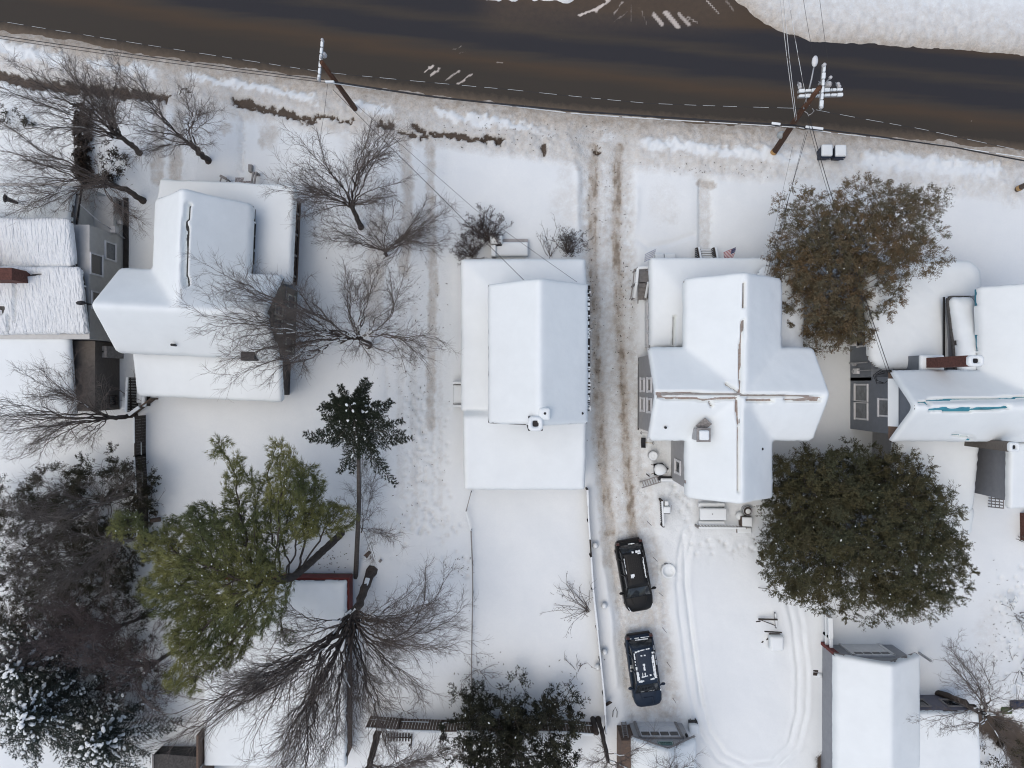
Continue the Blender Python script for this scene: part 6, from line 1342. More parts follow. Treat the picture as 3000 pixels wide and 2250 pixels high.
def yard():
    wd = M_WOOD
    fence('wooden_fence', 'dark board fence with snow-topped rails left of the olive house yard', [(431, 1218), (432, 1330), (436, 1420), (440, 1570)], 1.5, 2.2, ((1.48, .10), (.75, .10)), M_DARKWOOD, .09, .17)
    fence('wooden_fence', 'short slanting plank fence at the olive house back corner', [(406, 1213), (468, 1168)], 1.1, 1.6, ((1.08, .1),), wd, .12, .16, capw=.2)
    pf = thing('picket_panel', 'upright picket panel with snow-tipped pickets by the swept bare tree', 'fence panel', W(409, 1155)); s = MB(); b = MB()
    for i in range(22):
        p = W(409 - .2 * i, 1108 + i * 4.5, 0); b.box(p.x - .02, p.x + .02, p.y - .038, p.y + .038, 0, 1.45); s.pillow(p.x - .05, p.x + .10, p.y - .05, p.y + .05, 1.44, 1.55, .03)
    b.box(W(409, 0).x + .02, W(409, 0).x + .05, W(0, 1205).y, W(0, 1106).y, .3, .4); b.box(W(409, 0).x + .02, W(409, 0).x + .05, W(0, 1205).y, W(0, 1106).y, 1.1, 1.2); o = b.build('pickets', M_DARKWOOD, pf); s.build('picket_snow', M_SNOW, o, True)
    for i, (x0, x1, y0, y1, h) in enumerate(((404, 420, 1128, 1180, .6), (418, 428, 1160, 1190, .8), (360, 380, 1160, 1200, .5))):
        t = thing('garden_clutter', ('snow-covered trough beside the picket panel', 'small snow-topped bin right of the trough', 'snow-covered heap under the swept bare tree')[i], ('trough', 'bin', 'heap')[i], W(x0, y0)); a, c = W(x0, y1, h), W(x1, y0, h); MB().box(a.x, c.x, a.y, c.y, 0, h).build('body', M_DARKWOOD, t); MB().pillow(a.x - .03, c.x + .03, a.y - .03, c.y + .03, h, h + .2, .12).build('snow_cover', M_SNOW, t, True)
    fence('wire_fence', 'thin wire fence with grey posts down the middle of the back yards', [(1382, 1548), (1386, 1640), (1387, 1730), (1385, 1830), (1383, 1960), (1386, 2020)], 1.0, 2.0, ((1.0, .03), (.5, .012)), M_GREYWOOD, 0, 0, .025)
    fence('wire_fence', 'short wire fence stub from the long house back corner', [(1382, 1437), (1368, 1490), (1382, 1548)], .8, 1.4, ((.8, .03),), M_GREYWOOD, .03, 0, .025)
    fence('wooden_fence', 'snow-capped dark fence beside the long driveway', [(1716, 1428), (1720, 1520), (1727, 1620), (1733, 1720), (1745, 1830), (1754, 1920), (1764, 2020), (1770, 2125)], .95, 1.9, ((.95, .10),), M_DARKWOOD, .09, .13, bw=.11, capw=.11)
    fence('wooden_fence', 'brown board fence along the bottom behind the dark broad evergreen', [(1090, 2094), (1180, 2100), (1300, 2104), (1480, 2102), (1620, 2104), (1730, 2112)], 1.7, 2.4, ((1.68, .10), (.6, .1)), wd, .10, .18, capw=.12)
    fence('rail_fence', 'snow-capped double rail fence between the white house yard and bottom right garage', [(2406, 1790), (2408, 1850), (2412, 1928)], 1.15, 1.7, ((1.13, .12), (.6, .12)), M_GREYWOOD, .14, 0, .06, capw=.24)
    fence('plank_fence', 'low grey fence hugging the bottom right garage wall', [(2412, 1928), (2426, 2000), (2430, 2140), (2440, 2200)], 1.0, 2.2, ((.98, .12),), M_GREYWOOD, .10, .2, capw=.16)
    fence('plank_fence', 'slanting brown plank fence at the bottom edge left of the grey garage', [(2408, 2180), (2450, 2262)], 1.0, 1.3, ((.98, .12),), wd, .10, .2, capw=.12)
    a, b = W(2685, 1908), W(2727, 1935, 1.55); pt = thing('post', 'lone grey post standing right of the grey garage', 'post', a); MB().bar(a, (a.x, a.y, 1.6), .12, .12).build('shaft', M_STEEL, pt); MB().bar((a.x, a.y, .02), (a.x, a.y, .1), .22, .2).build('foot', M_BLACK, pt)
    # bins at the kerb
    navy = mat('navy plastic', (.016, .024, .045), .5, .2, 6)
    def bin_(px, py, label):
        q = W(px, py, 0); t = thing('wheelie_bin', label, 'bin', q, 0, 'bins by the lamp pole'); x, y = q.x, q.y; w, d, h = .31, .36, 1.02
        v = [(x - w * .8, y - d * .8, .05), (x + w * .8, y - d * .8, .05), (x + w * .8, y + d * .75, .05), (x - w * .8, y + d * .75, .05), (x - w, y - d, h), (x + w, y - d, h), (x + w, y + d, h), (x - w, y + d, h)]
        MB().add(v, [(3, 2, 1, 0), (4, 5, 6, 7), (0, 1, 5, 4), (1, 2, 6, 5), (2, 3, 7, 6), (3, 0, 4, 7)]).build('body', navy, t, bevel=.03)
        l = MB().box(x - w - .03, x + w + .03, y - d - .02, y + d + .04, h, h + .07).build('lid', navy, t, bevel=.02); MB().pillow(x - w - .02, x + w + .03, y - d + .06, y + d + .06, h + .06, h + .24, .1).build('lid_snow', M_SNOW, l, True)
        MB().bar((x - w * .8, y - d - .07, h - .02), (x + w * .8, y - d - .07, h - .02), .05, .05).build('handle', navy, t)
        for sx in (-1, 1): MB().tube([(x + sx * w * .75 - .03, y - d * .85, .12), (x + sx * w * .75 + .03, y - d * .85, .12)], .12, 12).build('wheel', M_BLACK, t)
    bin_(2399, 461, 'snow-lidded navy wheelie bin nearer the lamp pole'); bin_(2438, 462, 'snow-lidded navy wheelie bin farther from the lamp pole')
    # flags on the white house porch
    fl = mat('flag navy', (.025, .03, .09), .8, .1); fr = mat('flag red', (.28, .03, .035), .8, .1); fw = mat('flag white', (.6, .6, .6), .8, .05); fg = mat('flag grey blue', (.22, .27, .36), .8, .1)
    def flag(label, foot, top, rows, mats):
        a, b = W(*foot), W(*top); t = thing('flag', label, 'flag', a); MB().tube([a, b], .018, 6).build('pole', M_WHITE, t)
        ax = (a - b).normalized(); d0 = Vector((-.62, -.25, -.75)).normalized(); L, Hh = .85, .62; vs, fs, mi = [], [], []; nx = 10; ny = rows
        for j in range(ny + 1):
            for i in range(nx + 1):
                u, v = i / nx, j / ny; p = b + ax * (Hh * v + .02) + d0 * L * u * (1 - .25 * v) + Vector((0, 0, -.15 * u * u)); p += Vector((0, 0, 1)) * .05 * math.sin(u * 7 + v * 3) + Vector((.03 * math.sin(u * 6), 0, 0)); vs.append(p)
        for j in range(ny):
            for i in range(nx):
                k = j * (nx + 1) + i; fs.append((k, k + 1, k + nx + 2, k + nx + 1))
                mi.append(0 if (len(mats) > 2 and i < 4 and j < 7) else 1 + (j % 2))
        m_ = MB(); m_.v = vs; m_.f = fs; m_.mi = mi
        o = m_.build('cloth', mats if len(mats) > 2 else [mats[0], mats[0], mats[1]], t)
        sd = o.modifiers.new('thickness', 'SOLIDIFY'); sd.thickness = .006
        if len(mats) > 2:
            st = MB()
            for j in range(1, 7, 1):
                for i in range(4):
                    if (i + j) % 2: continue
                    k = j * (nx + 1) + i; c = (vs[k] + vs[k + nx + 2]) / 2; st.box(c.x - .012, c.x + .012, c.y - .012, c.y + .012, c.z + .005, c.z + .011)
            st.build('stars', fw, o)
    flag('striped national flag with starred blue corner on the white house porch', (2148, 760, 2.6), (2157, 722, 3.0), 13, [fl, fr, fw]); flag('pale grey-blue striped flag at the white house porch corner', (1912, 758, 2.6), (1923, 727, 3.0), 9, [fg, fw])
    for i, (x0, x1) in enumerate(((1921, 1945), (1948, 1979))):
        t = thing('storage_box', ('snow-lidded grey box left of its twin before the white house porch', 'wider snow-lidded grey box before the white house porch')[i], 'storage box', W(x0, 760)); a, c = W(x0, 768, .7), W(x1, 743, .7); MB().box(a.x, c.x, a.y, c.y, 0, .62).build('body', M_STEEL, t, bevel=.03); MB().pillow(a.x - .02, c.x + .02, a.y, c.y + .02, .62, .78, .1).build('lid_snow', M_SNOW, t, True)
    # yard behind the white house
    t = thing('picnic_table', 'snow-covered picnic table with benches behind the white house', 'picnic table', W(2086, 1506)); a, c = W(2050, 1522, .78), W(2126, 1489, .78)
    tb = MB()
    for i in range(5): y = a.y + (c.y - a.y) * i / 5; tb.box(a.x, c.x, y + .01, y + (c.y - a.y) / 5 - .01, .70, .75)
    tt = tb.build('tabletop', wd, t); MB().pillow(a.x - .02, c.x + .02, a.y - .02, c.y + .02, .74, .98, .08).build('table_snow', M_SNOW, tt, True); q = W(2087, 1506, .98); MB().tube([(q.x, q.y, .9), (q.x, q.y, 1.02)], .03, 8).build('parasol_hole', M_BLACK, tt)
    for px in (2060, 2114):
        for s in (-1, 1): x = W(px, 0).x; MB().bar((x, a.y + .3 + .0 * s, .72), (x, (a.y + c.y) / 2 + s * .62, .02), .09, .05).build('leg', wd, t)
    for y0, y1, hh in ((1484, 1473, .46), (1535, 1526, .46)):
        p, r_ = W(2045, y0, hh), W(2123, y1, hh); bn = MB().box(p.x, r_.x, p.y, r_.y, .42, .46).build('bench_seat', wd, t); MB().pillow(p.x, r_.x, p.y - .02, r_.y + .02, .455, .62, .08).build('bench_snow', M_SNOW, bn, True)
    def baluster(label, a, b, h, n, m):
        t = thing('baluster_railing', label, 'railing', W(*a)); A, B = W(*a), W(*b); up = Vector((0, 0, 1)); m_ = MB(); m_.bar(A + up * h, B + up * h, .10, .07); m_.bar(A + up * .15, B + up * .15, .07, .06)
        for i in range(n): p = A.lerp(B, i / (n - 1)); m_.bar(p + up * .1, p + up * h, .045, .045)
        o = m_.build('balusters', m, t); MB().bar(A + up * (h + .07), B + up * (h + .07), .12, .08).build('rail_snow', M_SNOW, o, bevel=.03)
        for p in (A, B): MB().bar(p, p + up * (h + .1), .11, .11).build('post', m, t)
    baluster('snow-topped baluster railing in front of the picnic table', (2034, 1536), (2170, 1538), .95, 16, M_GREYWOOD); baluster('snow-topped baluster railing left of the patio grill', (1930, 1460), (1934, 1533), .95, 14, M_DARKWOOD)
    t = thing('grill', 'boxy patio grill with snow on lid and side table', 'grill', W(1955, 1495)); a, c = W(1944, 1506, .9), W(1963, 1483, .9); MB().box(a.x, c.x, a.y, c.y, .1, .9).build('firebox', M_BLACK, t, bevel=.02); MB().pillow(a.x - .02, c.x + .02, a.y + .06, c.y, .88, 1.08, .08).build('lid_snow', M_SNOW, t, True); a2, c2 = W(1946, 1481, .8), W(1958, 1467, .8); MB().box(a2.x, c2.x, a2.y, c2.y, .74, .8).build('side_table', M_STEEL, t); MB().pillow(a2.x, c2.x, a2.y, c2.y, .8, .95, .06).build('table_snow', M_SNOW, t, True); MB().bar(W(1966, 1500, .8), W(1968, 1480, .8), .04, .06).build('handle', M_STEEL, t)
    t = thing('barrel_planter', 'round dark-banded barrel planter half filled with snow by the picnic table', 'planter', W(2182, 1492)); q = W(2182, 1492, 0); MB().lathe(q, [(.24, 0), (.31, .3), (.30, .62), (.26, .62), (.25, .45)], 18).build('barrel', M_STEEL, t, True); bn = MB()
    for z in (.12, .5): bn.lathe((q.x, q.y, z), [(.29 + .02 * (z > .3), 0), (.30 + .02 * (z > .3), .05)], 18)
    bn.build('hoop', M_DARKWOOD, t); MB().lathe((q.x + .03, q.y - .04, .4), [(.27, 0), (.22, .12), (.08, .2)], 14).build('snow_cover', M_SNOW, t, True)
    t = thing('plant_pot', 'snow-heaped pot left of the barrel planter', 'pot', W(2162, 1508)); q = W(2162, 1508); MB().lathe(q, [(.18, 0), (.25, .42), (.22, .42)], 14).build('pot', M_GREYWOOD, t, True); MB().lathe((q.x, q.y, .36), [(.27, 0), (.27, .08), (.16, .2), (.03, .24)], 14).build('snow_cover', M_SNOW, t, True)
    for i, (x0, x1, y0, y1, h) in enumerate(((2172, 2202, 1514, 1542, .8), (2158, 2200, 1544, 1561, .35))):
        t = thing(('deck_box', 'deck_step')[i], ('snow-topped box at the railing end beside the largest evergreen', 'snow-covered low deck step below the railing end')[i], ('box', 'step')[i], W(x0, y1)); a, c = W(x0, y1, h), W(x1, y0, h); MB().box(a.x, c.x, a.y, c.y, 0, h).build('body', wd, t); MB().pillow(a.x + .03, c.x + .02, a.y, c.y, h - .02, h + .16, .08).build('snow_cover', M_SNOW, t, True)
    t = thing('round_bin', 'round bin with snow ring lid beside the driveway', 'bin', W(1909, 1333)); q = W(1908, 1332); MB().lathe(q, [(.25, 0), (.29, .55), (.31, .56), (.31, .62)], 20).build('body', M_STEEL, t, True); MB().lathe((q.x, q.y, .6), [(.30, 0), (.29, .1), (.2, .15), (.16, .10), (.06, .13), (.01, .14)], 20).build('lid_snow', M_SNOW, t, True)
    t = thing('wheelbarrow', 'wheelbarrow heaped with snow between the round bin and ladder', 'wheelbarrow', W(1928, 1372)); q = W(1928, 1372, 0); prof = [(-.38, -.36), (-.42, .36), (.15, .40), (.45, .08), (.40, -.18), (.1, -.40)]
    MB().add([(q.x + x * .8, q.y + y * .8, .3) for x, y in prof] + [(q.x + x, q.y + y, .62) for x, y in prof], [(5, 4, 3, 2, 1, 0)] + [(i, (i + 1) % 6, 6 + (i + 1) % 6, 6 + i) for i in range(6)]).build('tray', M_BLACK, t)
    s = MB(); rings = [(1.02, .60), (1.0, .74), (.8, .86), (.35, .92)]; s.add([(q.x + x * k + .0, q.y + y * k, z) for k, z in rings for x, y in prof], [(i * 6 + j, i * 6 + (j + 1) % 6, i * 6 + 6 + (j + 1) % 6, i * 6 + 6 + j) for i in range(3) for j in range(6)] + [tuple(range(18, 24))]); o = s.build('snow_load', M_SNOW, t, True); o.modifiers.new('round', 'SUBSURF').levels = 1; o.modifiers['round'].render_levels = 1
    MB().tube([(q.x + .42, q.y - .04, .2), (q.x + .42, q.y + .04, .2)], .19, 14).build('wheel', M_BLACK, t); h = MB(); h.bar((q.x - .35, q.y - .25, .45), (q.x - .55, q.y - .3, .55), .04, .04); h.bar((q.x - .35, q.y + .25, .45), (q.x - .55, q.y + .3, .55), .04, .04); h.build('handle', wd, t)
    ld = thing('ladder', 'grey ladder lying slantwise beside the driveway', 'ladder', W(1905, 1412)); A, B = W(1877, 1421, .25), W(1934, 1403, .5); n = (B - A).normalized(); s = Vector((-n.y, n.x, 0)) * .2; l = MB(); l.bar(A + s, B + s, .05, .09); l.bar(A - s, B - s, .05, .09)
    for i in range(1, 8): p = A.lerp(B, i / 8); l.bar(p + s, p - s, .05, .04)
    l.build('frame', M_GREYWOOD, ld)
    bn = thing('plank_bench', 'black plank stack with snow strip beside the ladder', 'plank stack', W(1955, 1402)); a, c = W(1928, 1408, .5), W(1981, 1397, .5); MB().box(a.x, c.x, a.y, c.y, 0, .5).build('planks', M_BLACK, bn, bevel=.03); MB().pillow(a.x + .15, c.x - .02, a.y - .04, c.y - .08, .48, .66, .08).build('snow_cover', M_SNOW, bn, True)
    def shovel(label, a, b, m, bl=.34, hm=None, scoop=.22):
        A, B = W(*a), W(*b); t = thing('shovel', label, 'shovel', A); n = (B - A).normalized(); s = n.cross(Vector((0, 0, 1))).normalized(); MB().tube([A, B], .018, 6).build('shaft', hm or wd, t); MB().tube([B - s * .08, B + n * .06 - s * .08, B + n * .10, B + n * .06 + s * .08, B + s * .08, B - s * .08], .015, 6).build('grip', M_BLACK, t)
        v = []
        for k in range(2):
            for j in range(5): u = (j / 4 - .5) * 2; v.append(A - n * (k * bl) + s * u * scoop + Vector((0, 0, .08 * u * u + .03)))
        o = MB().add(v, [(j, j + 1, j + 6, j + 5) for j in range(4)]).build('blade', m, t); o.modifiers.new('thickness', 'SOLIDIFY').thickness = .02
    yl = mat('yellow handle', (.45, .32, .10), .6, .15)
    shovel('black snow shovel with yellow handle by the white house wall', (1891, 1297, .35), (1912, 1298, .6), M_BLACK, .30, yl, .32); shovel('small black shovel stuck upright by the white house corner', (1892, 1254, .3), (1905, 1246, 1.0), M_BLACK, .2, wd, .18); shovel('ring-handled tool leaning at the white house corner', (1905, 1269, .3), (1880, 1268, .7), M_STEEL, .1, M_STEEL, .1)
    t = thing('iron_bar', 'short dark iron bar lying in the snow near the wheelbarrow', 'bar', W(1897, 1392)); MB().bar(W(1893, 1388, .3), W(1903, 1396, .3), .07, .06).build('shaft', M_BLACK, t)
    # things in the oval-tracked yard
    t = thing('garden_chair', 'snow-heaped garden chair inside the oval track', 'chair', W(2270, 1880)); a, c = W(2254, 1904, .6), W(2294, 1856, .6); MB().box(a.x + .1, c.x - .1, a.y + .1, c.y - .1, 0, .5).build('frame', wd, t); MB().pillow(a.x, c.x, a.y, c.y - .1, .45, .85, .16).build('snow_cover', M_SNOW, t, True); MB().bar(W(2240, 1850, .9), W(2290, 1853, .9), .06, .10).build('backrest', M_DARKWOOD, t)
    for j, (x, y) in enumerate(((2222, 1888), (2236, 1880), (2245, 1890))): MB().bar(W(x, y, .1), W(x + 14, y - 9, .3), .06, .08).build('leg', M_DARKWOOD, t)
    t = thing('swing_frame', 'dark collapsed swing frame north of the snow-heaped chair', 'swing', W(2250, 1818)); m_ = MB(); m_.bar(W(2222, 1814, .5), W(2278, 1815, .6), .09, .09); m_.bar(W(2270, 1795, .4), W(2274, 1840, .3), .08, .08); m_.bar(W(2228, 1816, .5), W(2272, 1833, .25), .04, .04); m_.bar(W(2205, 1822, .2), W(2228, 1820, .3), .07, .05); m_.build('frame', M_DARKWOOD, t); MB().bar(W(2271, 1797, .5), W(2275, 1838, .4), .09, .06).build('snow_cover', M_SNOW, t, bevel=.02)
    t = thing('pipe_arch', 'thin bent rod above the swing frame near the largest evergreen', 'rod', W(2230, 1722)); MB().tube([W(2216, 1721, .1), W(2232, 1723, .6), W(2248, 1724, .3)], .02, 6).build('rod', M_DARKWOOD, t)
    t = thing('log_pile', 'two dark logs half buried beside the low grey fence', 'logs', W(2387, 1970))
    for px, py, h in ((2386, 1963, .15), (2388, 1973, .2)): a = W(px - 7, py, h); MB().tube([a, a + Vector((.34, -.03, .0))], .12, 10).build('log', M_DARKWOOD, t)
    MB().pillow(W(2388, 0).x, W(2402, 0).x, W(0, 1980).y, W(0, 1966).y, .15, .4, .12).build('snow_cover', M_SNOW, t, True)
    t = thing('tyre_planter', 'snow-filled ring planter beside the upper car', 'planter', W(1955, 1668)); q = W(1955, 1668); MB().lathe((q.x, q.y, .15), [(.40, 0), (.48, .1), (.47, .28), (.36, .3), (.33, .16), (.1, .14), (.01, .14)], 20).build('ring', M_SNOW, t, True); MB().bar(W(1946, 1652, .4), W(1966, 1653, .4), .06, .05).build('rim_edge', M_DARKWOOD, t)
    t = thing('handcart', 'snow-buried handcart beside the pale garage', 'cart', W(2033, 2120)); a, c = W(2020, 2146, .6), W(2044, 2115, .6); MB().box(a.x, c.x, a.y, c.y, .05, .6).build('body', M_BLACK, t); MB().pillow(a.x - .05, c.x + .03, a.y, c.y - .05, .5, .9, .16).build('snow_cover', M_SNOW, t, True); fr_ = MB(); fr_.bar(W(2022, 2112, .9), W(2042, 2118, .9), .05, .05); fr_.bar(W(2022, 2106, .5), W(2022, 2112, .9), .05, .05); fr_.bar(W(2036, 2104, .5), W(2044, 2120, .9), .05, .05); fr_.build('handle', M_BLACK, t)
    for i, (x0, y0, x1, y1) in enumerate(((1896, 1528, 1909, 1540), (1914, 1633, 1926, 1645), (1930, 1736, 1943, 1747), (1941, 1839, 1953, 1854), (1954, 1940, 1965, 1955), (1971, 2045, 1981, 2060))):
        t = thing('driveway_stake', 'thin dark driveway marker stake, ' + ('first', 'second', 'third', 'fourth', 'fifth', 'sixth')[i] + ' from the railing along the right of the cars', 'stake', W(x0, y0), 0, 'driveway marker stakes'); a = W(x0, y0, .05); MB().tube([a, W(x1, y1, 1.0)], [.018, .012], 6).build('rod', M_BLACK, t); MB().tube([W(x1 - 1, y1 - 1, .92), W(x1, y1, 1.0)], .02, 6).build('tip', M_STEEL, t)
    for i, (px, py, lab) in enumerate(((1741, 1592, 'snow-capped garden lamp, topmost by the driveway fence'), (1767, 1766, 'snow-capped garden lamp with twin bud near the upper car'), (1768, 1900, 'big round snow-capped lamp by the lower car'), (1748, 1944, 'round snow cap on a fence lamp below the lower car roof'))):
        t = thing('garden_lamp', lab, 'garden lamp', W(px, py), 0, 'garden lamps along the driveway fence'); q = W(px, py); MB().tube([q, q + Vector((0, 0, .45))], .03, 6).build('stem', M_BLACK, t); MB().lathe((q.x, q.y, .42), [(.08, 0), (.15, .04), (.10, .14)], 12).build('shade', M_BLACK, t); MB().lathe((q.x, q.y, .5), [(.17, 0), (.2, .1), (.13, .22), (.03, .27)], 14).build('snow_cover', M_SNOW, t, True)
    t = thing('slatted_bench', 'dark slatted wooden bench with snow gaps behind the bottom board fence', 'bench', W(1170, 2165)); sl = MB()
    for i in range(8): p0, p1 = W(1138 + i * 8.6, 2148, .5), W(1137 + i * 8.6, 2172, .5); sl.bar(p0, p1, .09, .03)
    sl.bar(W(1134, 2160, .46), W(1204, 2161, .46), .06, .04); sl.build('seat', M_DARKWOOD, t)
    for px, y1 in ((1132, 2176), (1207, 2192)): MB().bar(W(px, 2150, .5), W(px - 3, y1, .5), .07, .06).build('arm', M_DARKWOOD, t)
    for px, py in ((1134, 2150), (1205, 2151), (1133, 2172), (1203, 2174)): p = W(px, py); MB().bar(p, p + Vector((0, 0, .5)), .07, .07).build('leg', M_DARKWOOD, t)
    t = thing('tree_stump', 'sawn grey log end lying beside the leaning spruce foot', 'log', W(1080, 1620)); a, b = W(1085, 1615, .2), W(1070, 1632, .3); MB().tube([a, b], [.13, .14], 12).build('log', M_WOOD, t, True); MB().lathe((b.x, b.y, .3), [(.12, 0), (.1, .1), (.02, .16)], 10).build('snow_cover', M_SNOW, t, True)
    t = thing('board_scrap', 'dark board end sticking from snow right of the log end', 'board', W(1113, 1645)); MB().bar(W(1108, 1650, .15), W(1117, 1640, .45), .16, .05).build('board', M_GREYWOOD, t)
    t = thing('tree_stump', 'brown sawn trunk end poking right of the rail fence', 'log', W(468, 1520)); MB().tube([W(440, 1526, .9), W(470, 1521, .5)], [.14, .15], 12).build('log', M_WOOD, t, True)
    t = thing('round_post', 'thick dark post at the corner of the driveway fence and board fence', 'post', W(1735, 2105)); q = W(1735, 2100); MB().tube([(q.x, q.y, 0), (q.x + .05, q.y - .05, 2.0)], [.17, .15], 12).build('shaft', M_DARKWOOD, t, True)
    t = thing('step_ladder', 'narrow pale ladder leaning at the pale garage\'s left corner', 'ladder', W(1828, 2120)); l = MB(); A, B = W(1826, 2112, .1), W(1834, 2160, 2.0)
    for s in (-.14, .14): l.bar(A + Vector((s, 0, 0)), B + Vector((s, 0, 0)), .04, .06)
    for i in range(1, 8): p = A.lerp(B, i / 8); l.bar(p - Vector((.14, 0, 0)), p + Vector((.14, 0, 0)), .04, .03)
    l.build('frame', M_GREYWOOD, t)
    t = thing('tarp', 'scrap of blue tarpaulin with green edge in the bottom right corner', 'tarp', W(2970, 2060)); bl = mat('blue tarp', (.03, .042, .075), .6, .2); gn = mat('green tarp', (.07, .10, .04), .7, .2)
    MB().pillow(W(2950, 0).x, W(2995, 0).x, W(0, 2068).y, W(0, 2046).y, .2, .5, .15).build('sheet', bl, t, True); MB().pillow(W(2925, 0).x, W(2955, 0).x, W(0, 2085).y, W(0, 2066).y, .2, .4, .1).build('green_edge', gn, t, True)
    t = thing('yard_ring', 'bent hoop of wire standing in snow beside the lower car', 'hoop', W(1800, 2090)); MB().tube([W(1795, 2104, .1), W(1796, 2084, .8), W(1803, 2072, 1.0), W(1808, 2084, .8), W(1807, 2106, .1)], .025, 6).build('hoop', M_DARKWOOD, t)
    t = thing('leaning_board', 'dark curved scrap leaning on the driveway fence near the lower car', 'board', W(1780, 2062)); MB().bar(W(1774, 2066, .3), W(1789, 2056, .9), .2, .05).build('board', M_DARKWOOD, t)

def suv(label, rear, front, col, snowy, seed, roofcol=None):
    a, b = W(rear[0], rear[1], .8), W(front[0], front[1], .8); c = (a + b) / 2; L = (b - a).length; d = (b - a).normalized(); ang = math.atan2(d.y, d.x) - math.pi / 2
    rt = thing('suv', label, 'car', (c.x, c.y, .05), ang); paint = mat('car paint ' + label[:5], col, .42, .10, 2, spec=.16, coat=.04); r = random.Random(seed); hw = .90
    def loft(secs, nm, m, par=None, sm=True, cap=True):
        k = len(secs[0]); v = [p for s in secs for p in s]; n = len(secs); f = [(i * k + j, i * k + (j + 1) % k, (i + 1) * k + (j + 1) % k, (i + 1) * k + j) for i in range(n - 1) for j in range(k)]
        if cap: f += [tuple(range(k - 1, -1, -1)), tuple(range((n - 1) * k, n * k))]
        return MB().add(v, f).build(nm, m, par or rt, sm, local=True)
    def ring(y, w, zt, zb=.32, crown=.05, rr=.16):
        o = []
        for x, z in ((-w, zb), (-w * 1.0, (zb + zt) * .5), (-w * .985, zt - rr), (-w * .93, zt - rr * .35), (-w * .80, zt), (-w * .4, zt + crown), (0, zt + crown * 1.2), (w * .4, zt + crown), (w * .80, zt), (w * .93, zt - rr * .35), (w * .985, zt - rr), (w, (zb + zt) * .5), (w, zb)): o.append((x, y, z))
        return o
    h = L / 2
    st = [(-h, .66, .78, 0.0), (-h + .05, .78, .92, 0), (-h + .22, .87, 1.0, .0), (-h + .8, .91, 1.03, 0), (-.6, .92, 1.02, 0), (.6, .92, 1.0, .0), (1.05, .92, 1.0, .02), (h - .75, .91, .97, .05), (h - .35, .87, .90, .06), (h - .14, .76, .80, .05), (h - .04, .62, .70, .03), (h, .46, .62, .0)]
    loft([ring(y, w * hw / .92, z, crown=cr) for y, w, z, cr in st], 'body', paint)
    # glasshouse: dark glass all round, painted roof and pillars over it
    def gr(y, w, zb, zt, wt): return [(-w, y, zb), (-wt * .985, y, zt - .05), (-wt * .93, y, zt), (0, y, zt + .03), (wt * .93, y, zt), (wt * .985, y, zt - .05), (w, y, zb)]
    G = [(-h + .16, .78, .98, 1.02, .76), (-h + .34, .80, .98, 1.36, .70), (-h + .55, .82, .98, 1.60, .68), (-.5, .84, .98, 1.66, .68), (.25, .84, .98, 1.64, .67), (.52, .84, .98, 1.56, .66), (1.12, .84, .98, 1.06, .80), (1.22, .82, .96, 1.0, .80)]
    loft([gr(y, w * hw / .92, zb, zt, wt * hw / .92) for y, w, zb, zt, wt in G], 'windscreen_glass', M_GLASS)
    rfp = []
    for y, w, z in ((-h + .50, .62, 1.59), (-h + .62, .66, 1.635), (-.5, .67, 1.685), (.2, .66, 1.675), (.45, .62, 1.61)):
        rfp.append([(-w, y, z - .03), (-w * .96, y, z + .012), (-w * .5, y, z + .035), (0, y, z + .042), (w * .5, y, z + .035), (w * .96, y, z + .012), (w, y, z - .03)])
    rf = loft(rfp, 'roof_panel', paint)
    rb = MB()
    for i in range(-4, 5): x = i * .12; rb.bar((x, -h + .75, 1.686), (x, -.5, 1.736 - abs(i) * .003), .025, .02); rb.bar((x, -.5, 1.736 - abs(i) * .003), (x, .1, 1.722 - abs(i) * .003), .025, .02)
    rb.build('roof_rib', paint, rf, local=True)
    for s in (-1, 1):
        MB().tube([(s * .60, -h + .66, 1.66), (s * .62, -h + .8, 1.74), (s * .63, -.4, 1.77), (s * .61, .05, 1.74), (s * .60, .14, 1.68)], .026, 8).build('roof_rail', M_BLACK, rt, True, local=True)
        pl = MB()
        for p, q in (((.655, .42, 1.60), (.80, 1.14, 1.03)), ((.67, -.35, 1.66), (.84, -.32, .99)), ((.66, -1.25, 1.64), (.83, -1.3, .99)), ((.62, -h + .52, 1.57), (.79, -h + .18, 1.0))): pl.bar((s * p[0], p[1], p[2]), (s * q[0], q[1], q[2]), .07, .05)
        pl.build('pillar', paint, rt, local=True)
        mr = MB(); mr.lathe((s * 1.03, .82, 1.05), [(.05, -.08), (.1, -.04), (.11, .05), (.05, .10)], 12, sx=1.2, sy=.75); mr.bar((s * .86, .88, 1.02), (s * .98, .84, 1.03), .07, .05); mr.build('mirror', paint if s > 0 else paint, rt, True, local=True)
        for y in (-1.38, 1.38):
            w = MB().tube([(s * .70, y, .33), (s * .90, y, .33)], .345, 20).build('tyre', M_BLACK, rt, local=True); MB().tube([(s * .89, y, .33), (s * .915, y, .33)], .22, 14).build('rim', M_STEEL, w, local=True)
        MB().extr([(s * .44, h - .12, .80), (s * .70, h - .30, .86), (s * .80, h - .50, .88), (s * .84, h - .42, .74), (s * .68, h - .10, .66)], (0, 0, -.08)).build('headlight', M_PORC, rt, local=True)
        MB().box(s * .72 - .1, s * .72 + .1, -h - .01, -h + .12, .72, 1.0).build('tail_light', mat('tail lamp', (.04, .006, .006), .3, .1), rt, local=True)
        wp = MB(); wp.bar((s * .12 - .1, 1.18, 1.06), (s * .42, 1.02, 1.16), .025, .02); wp.build('wiper', M_BLACK, rt, local=True)
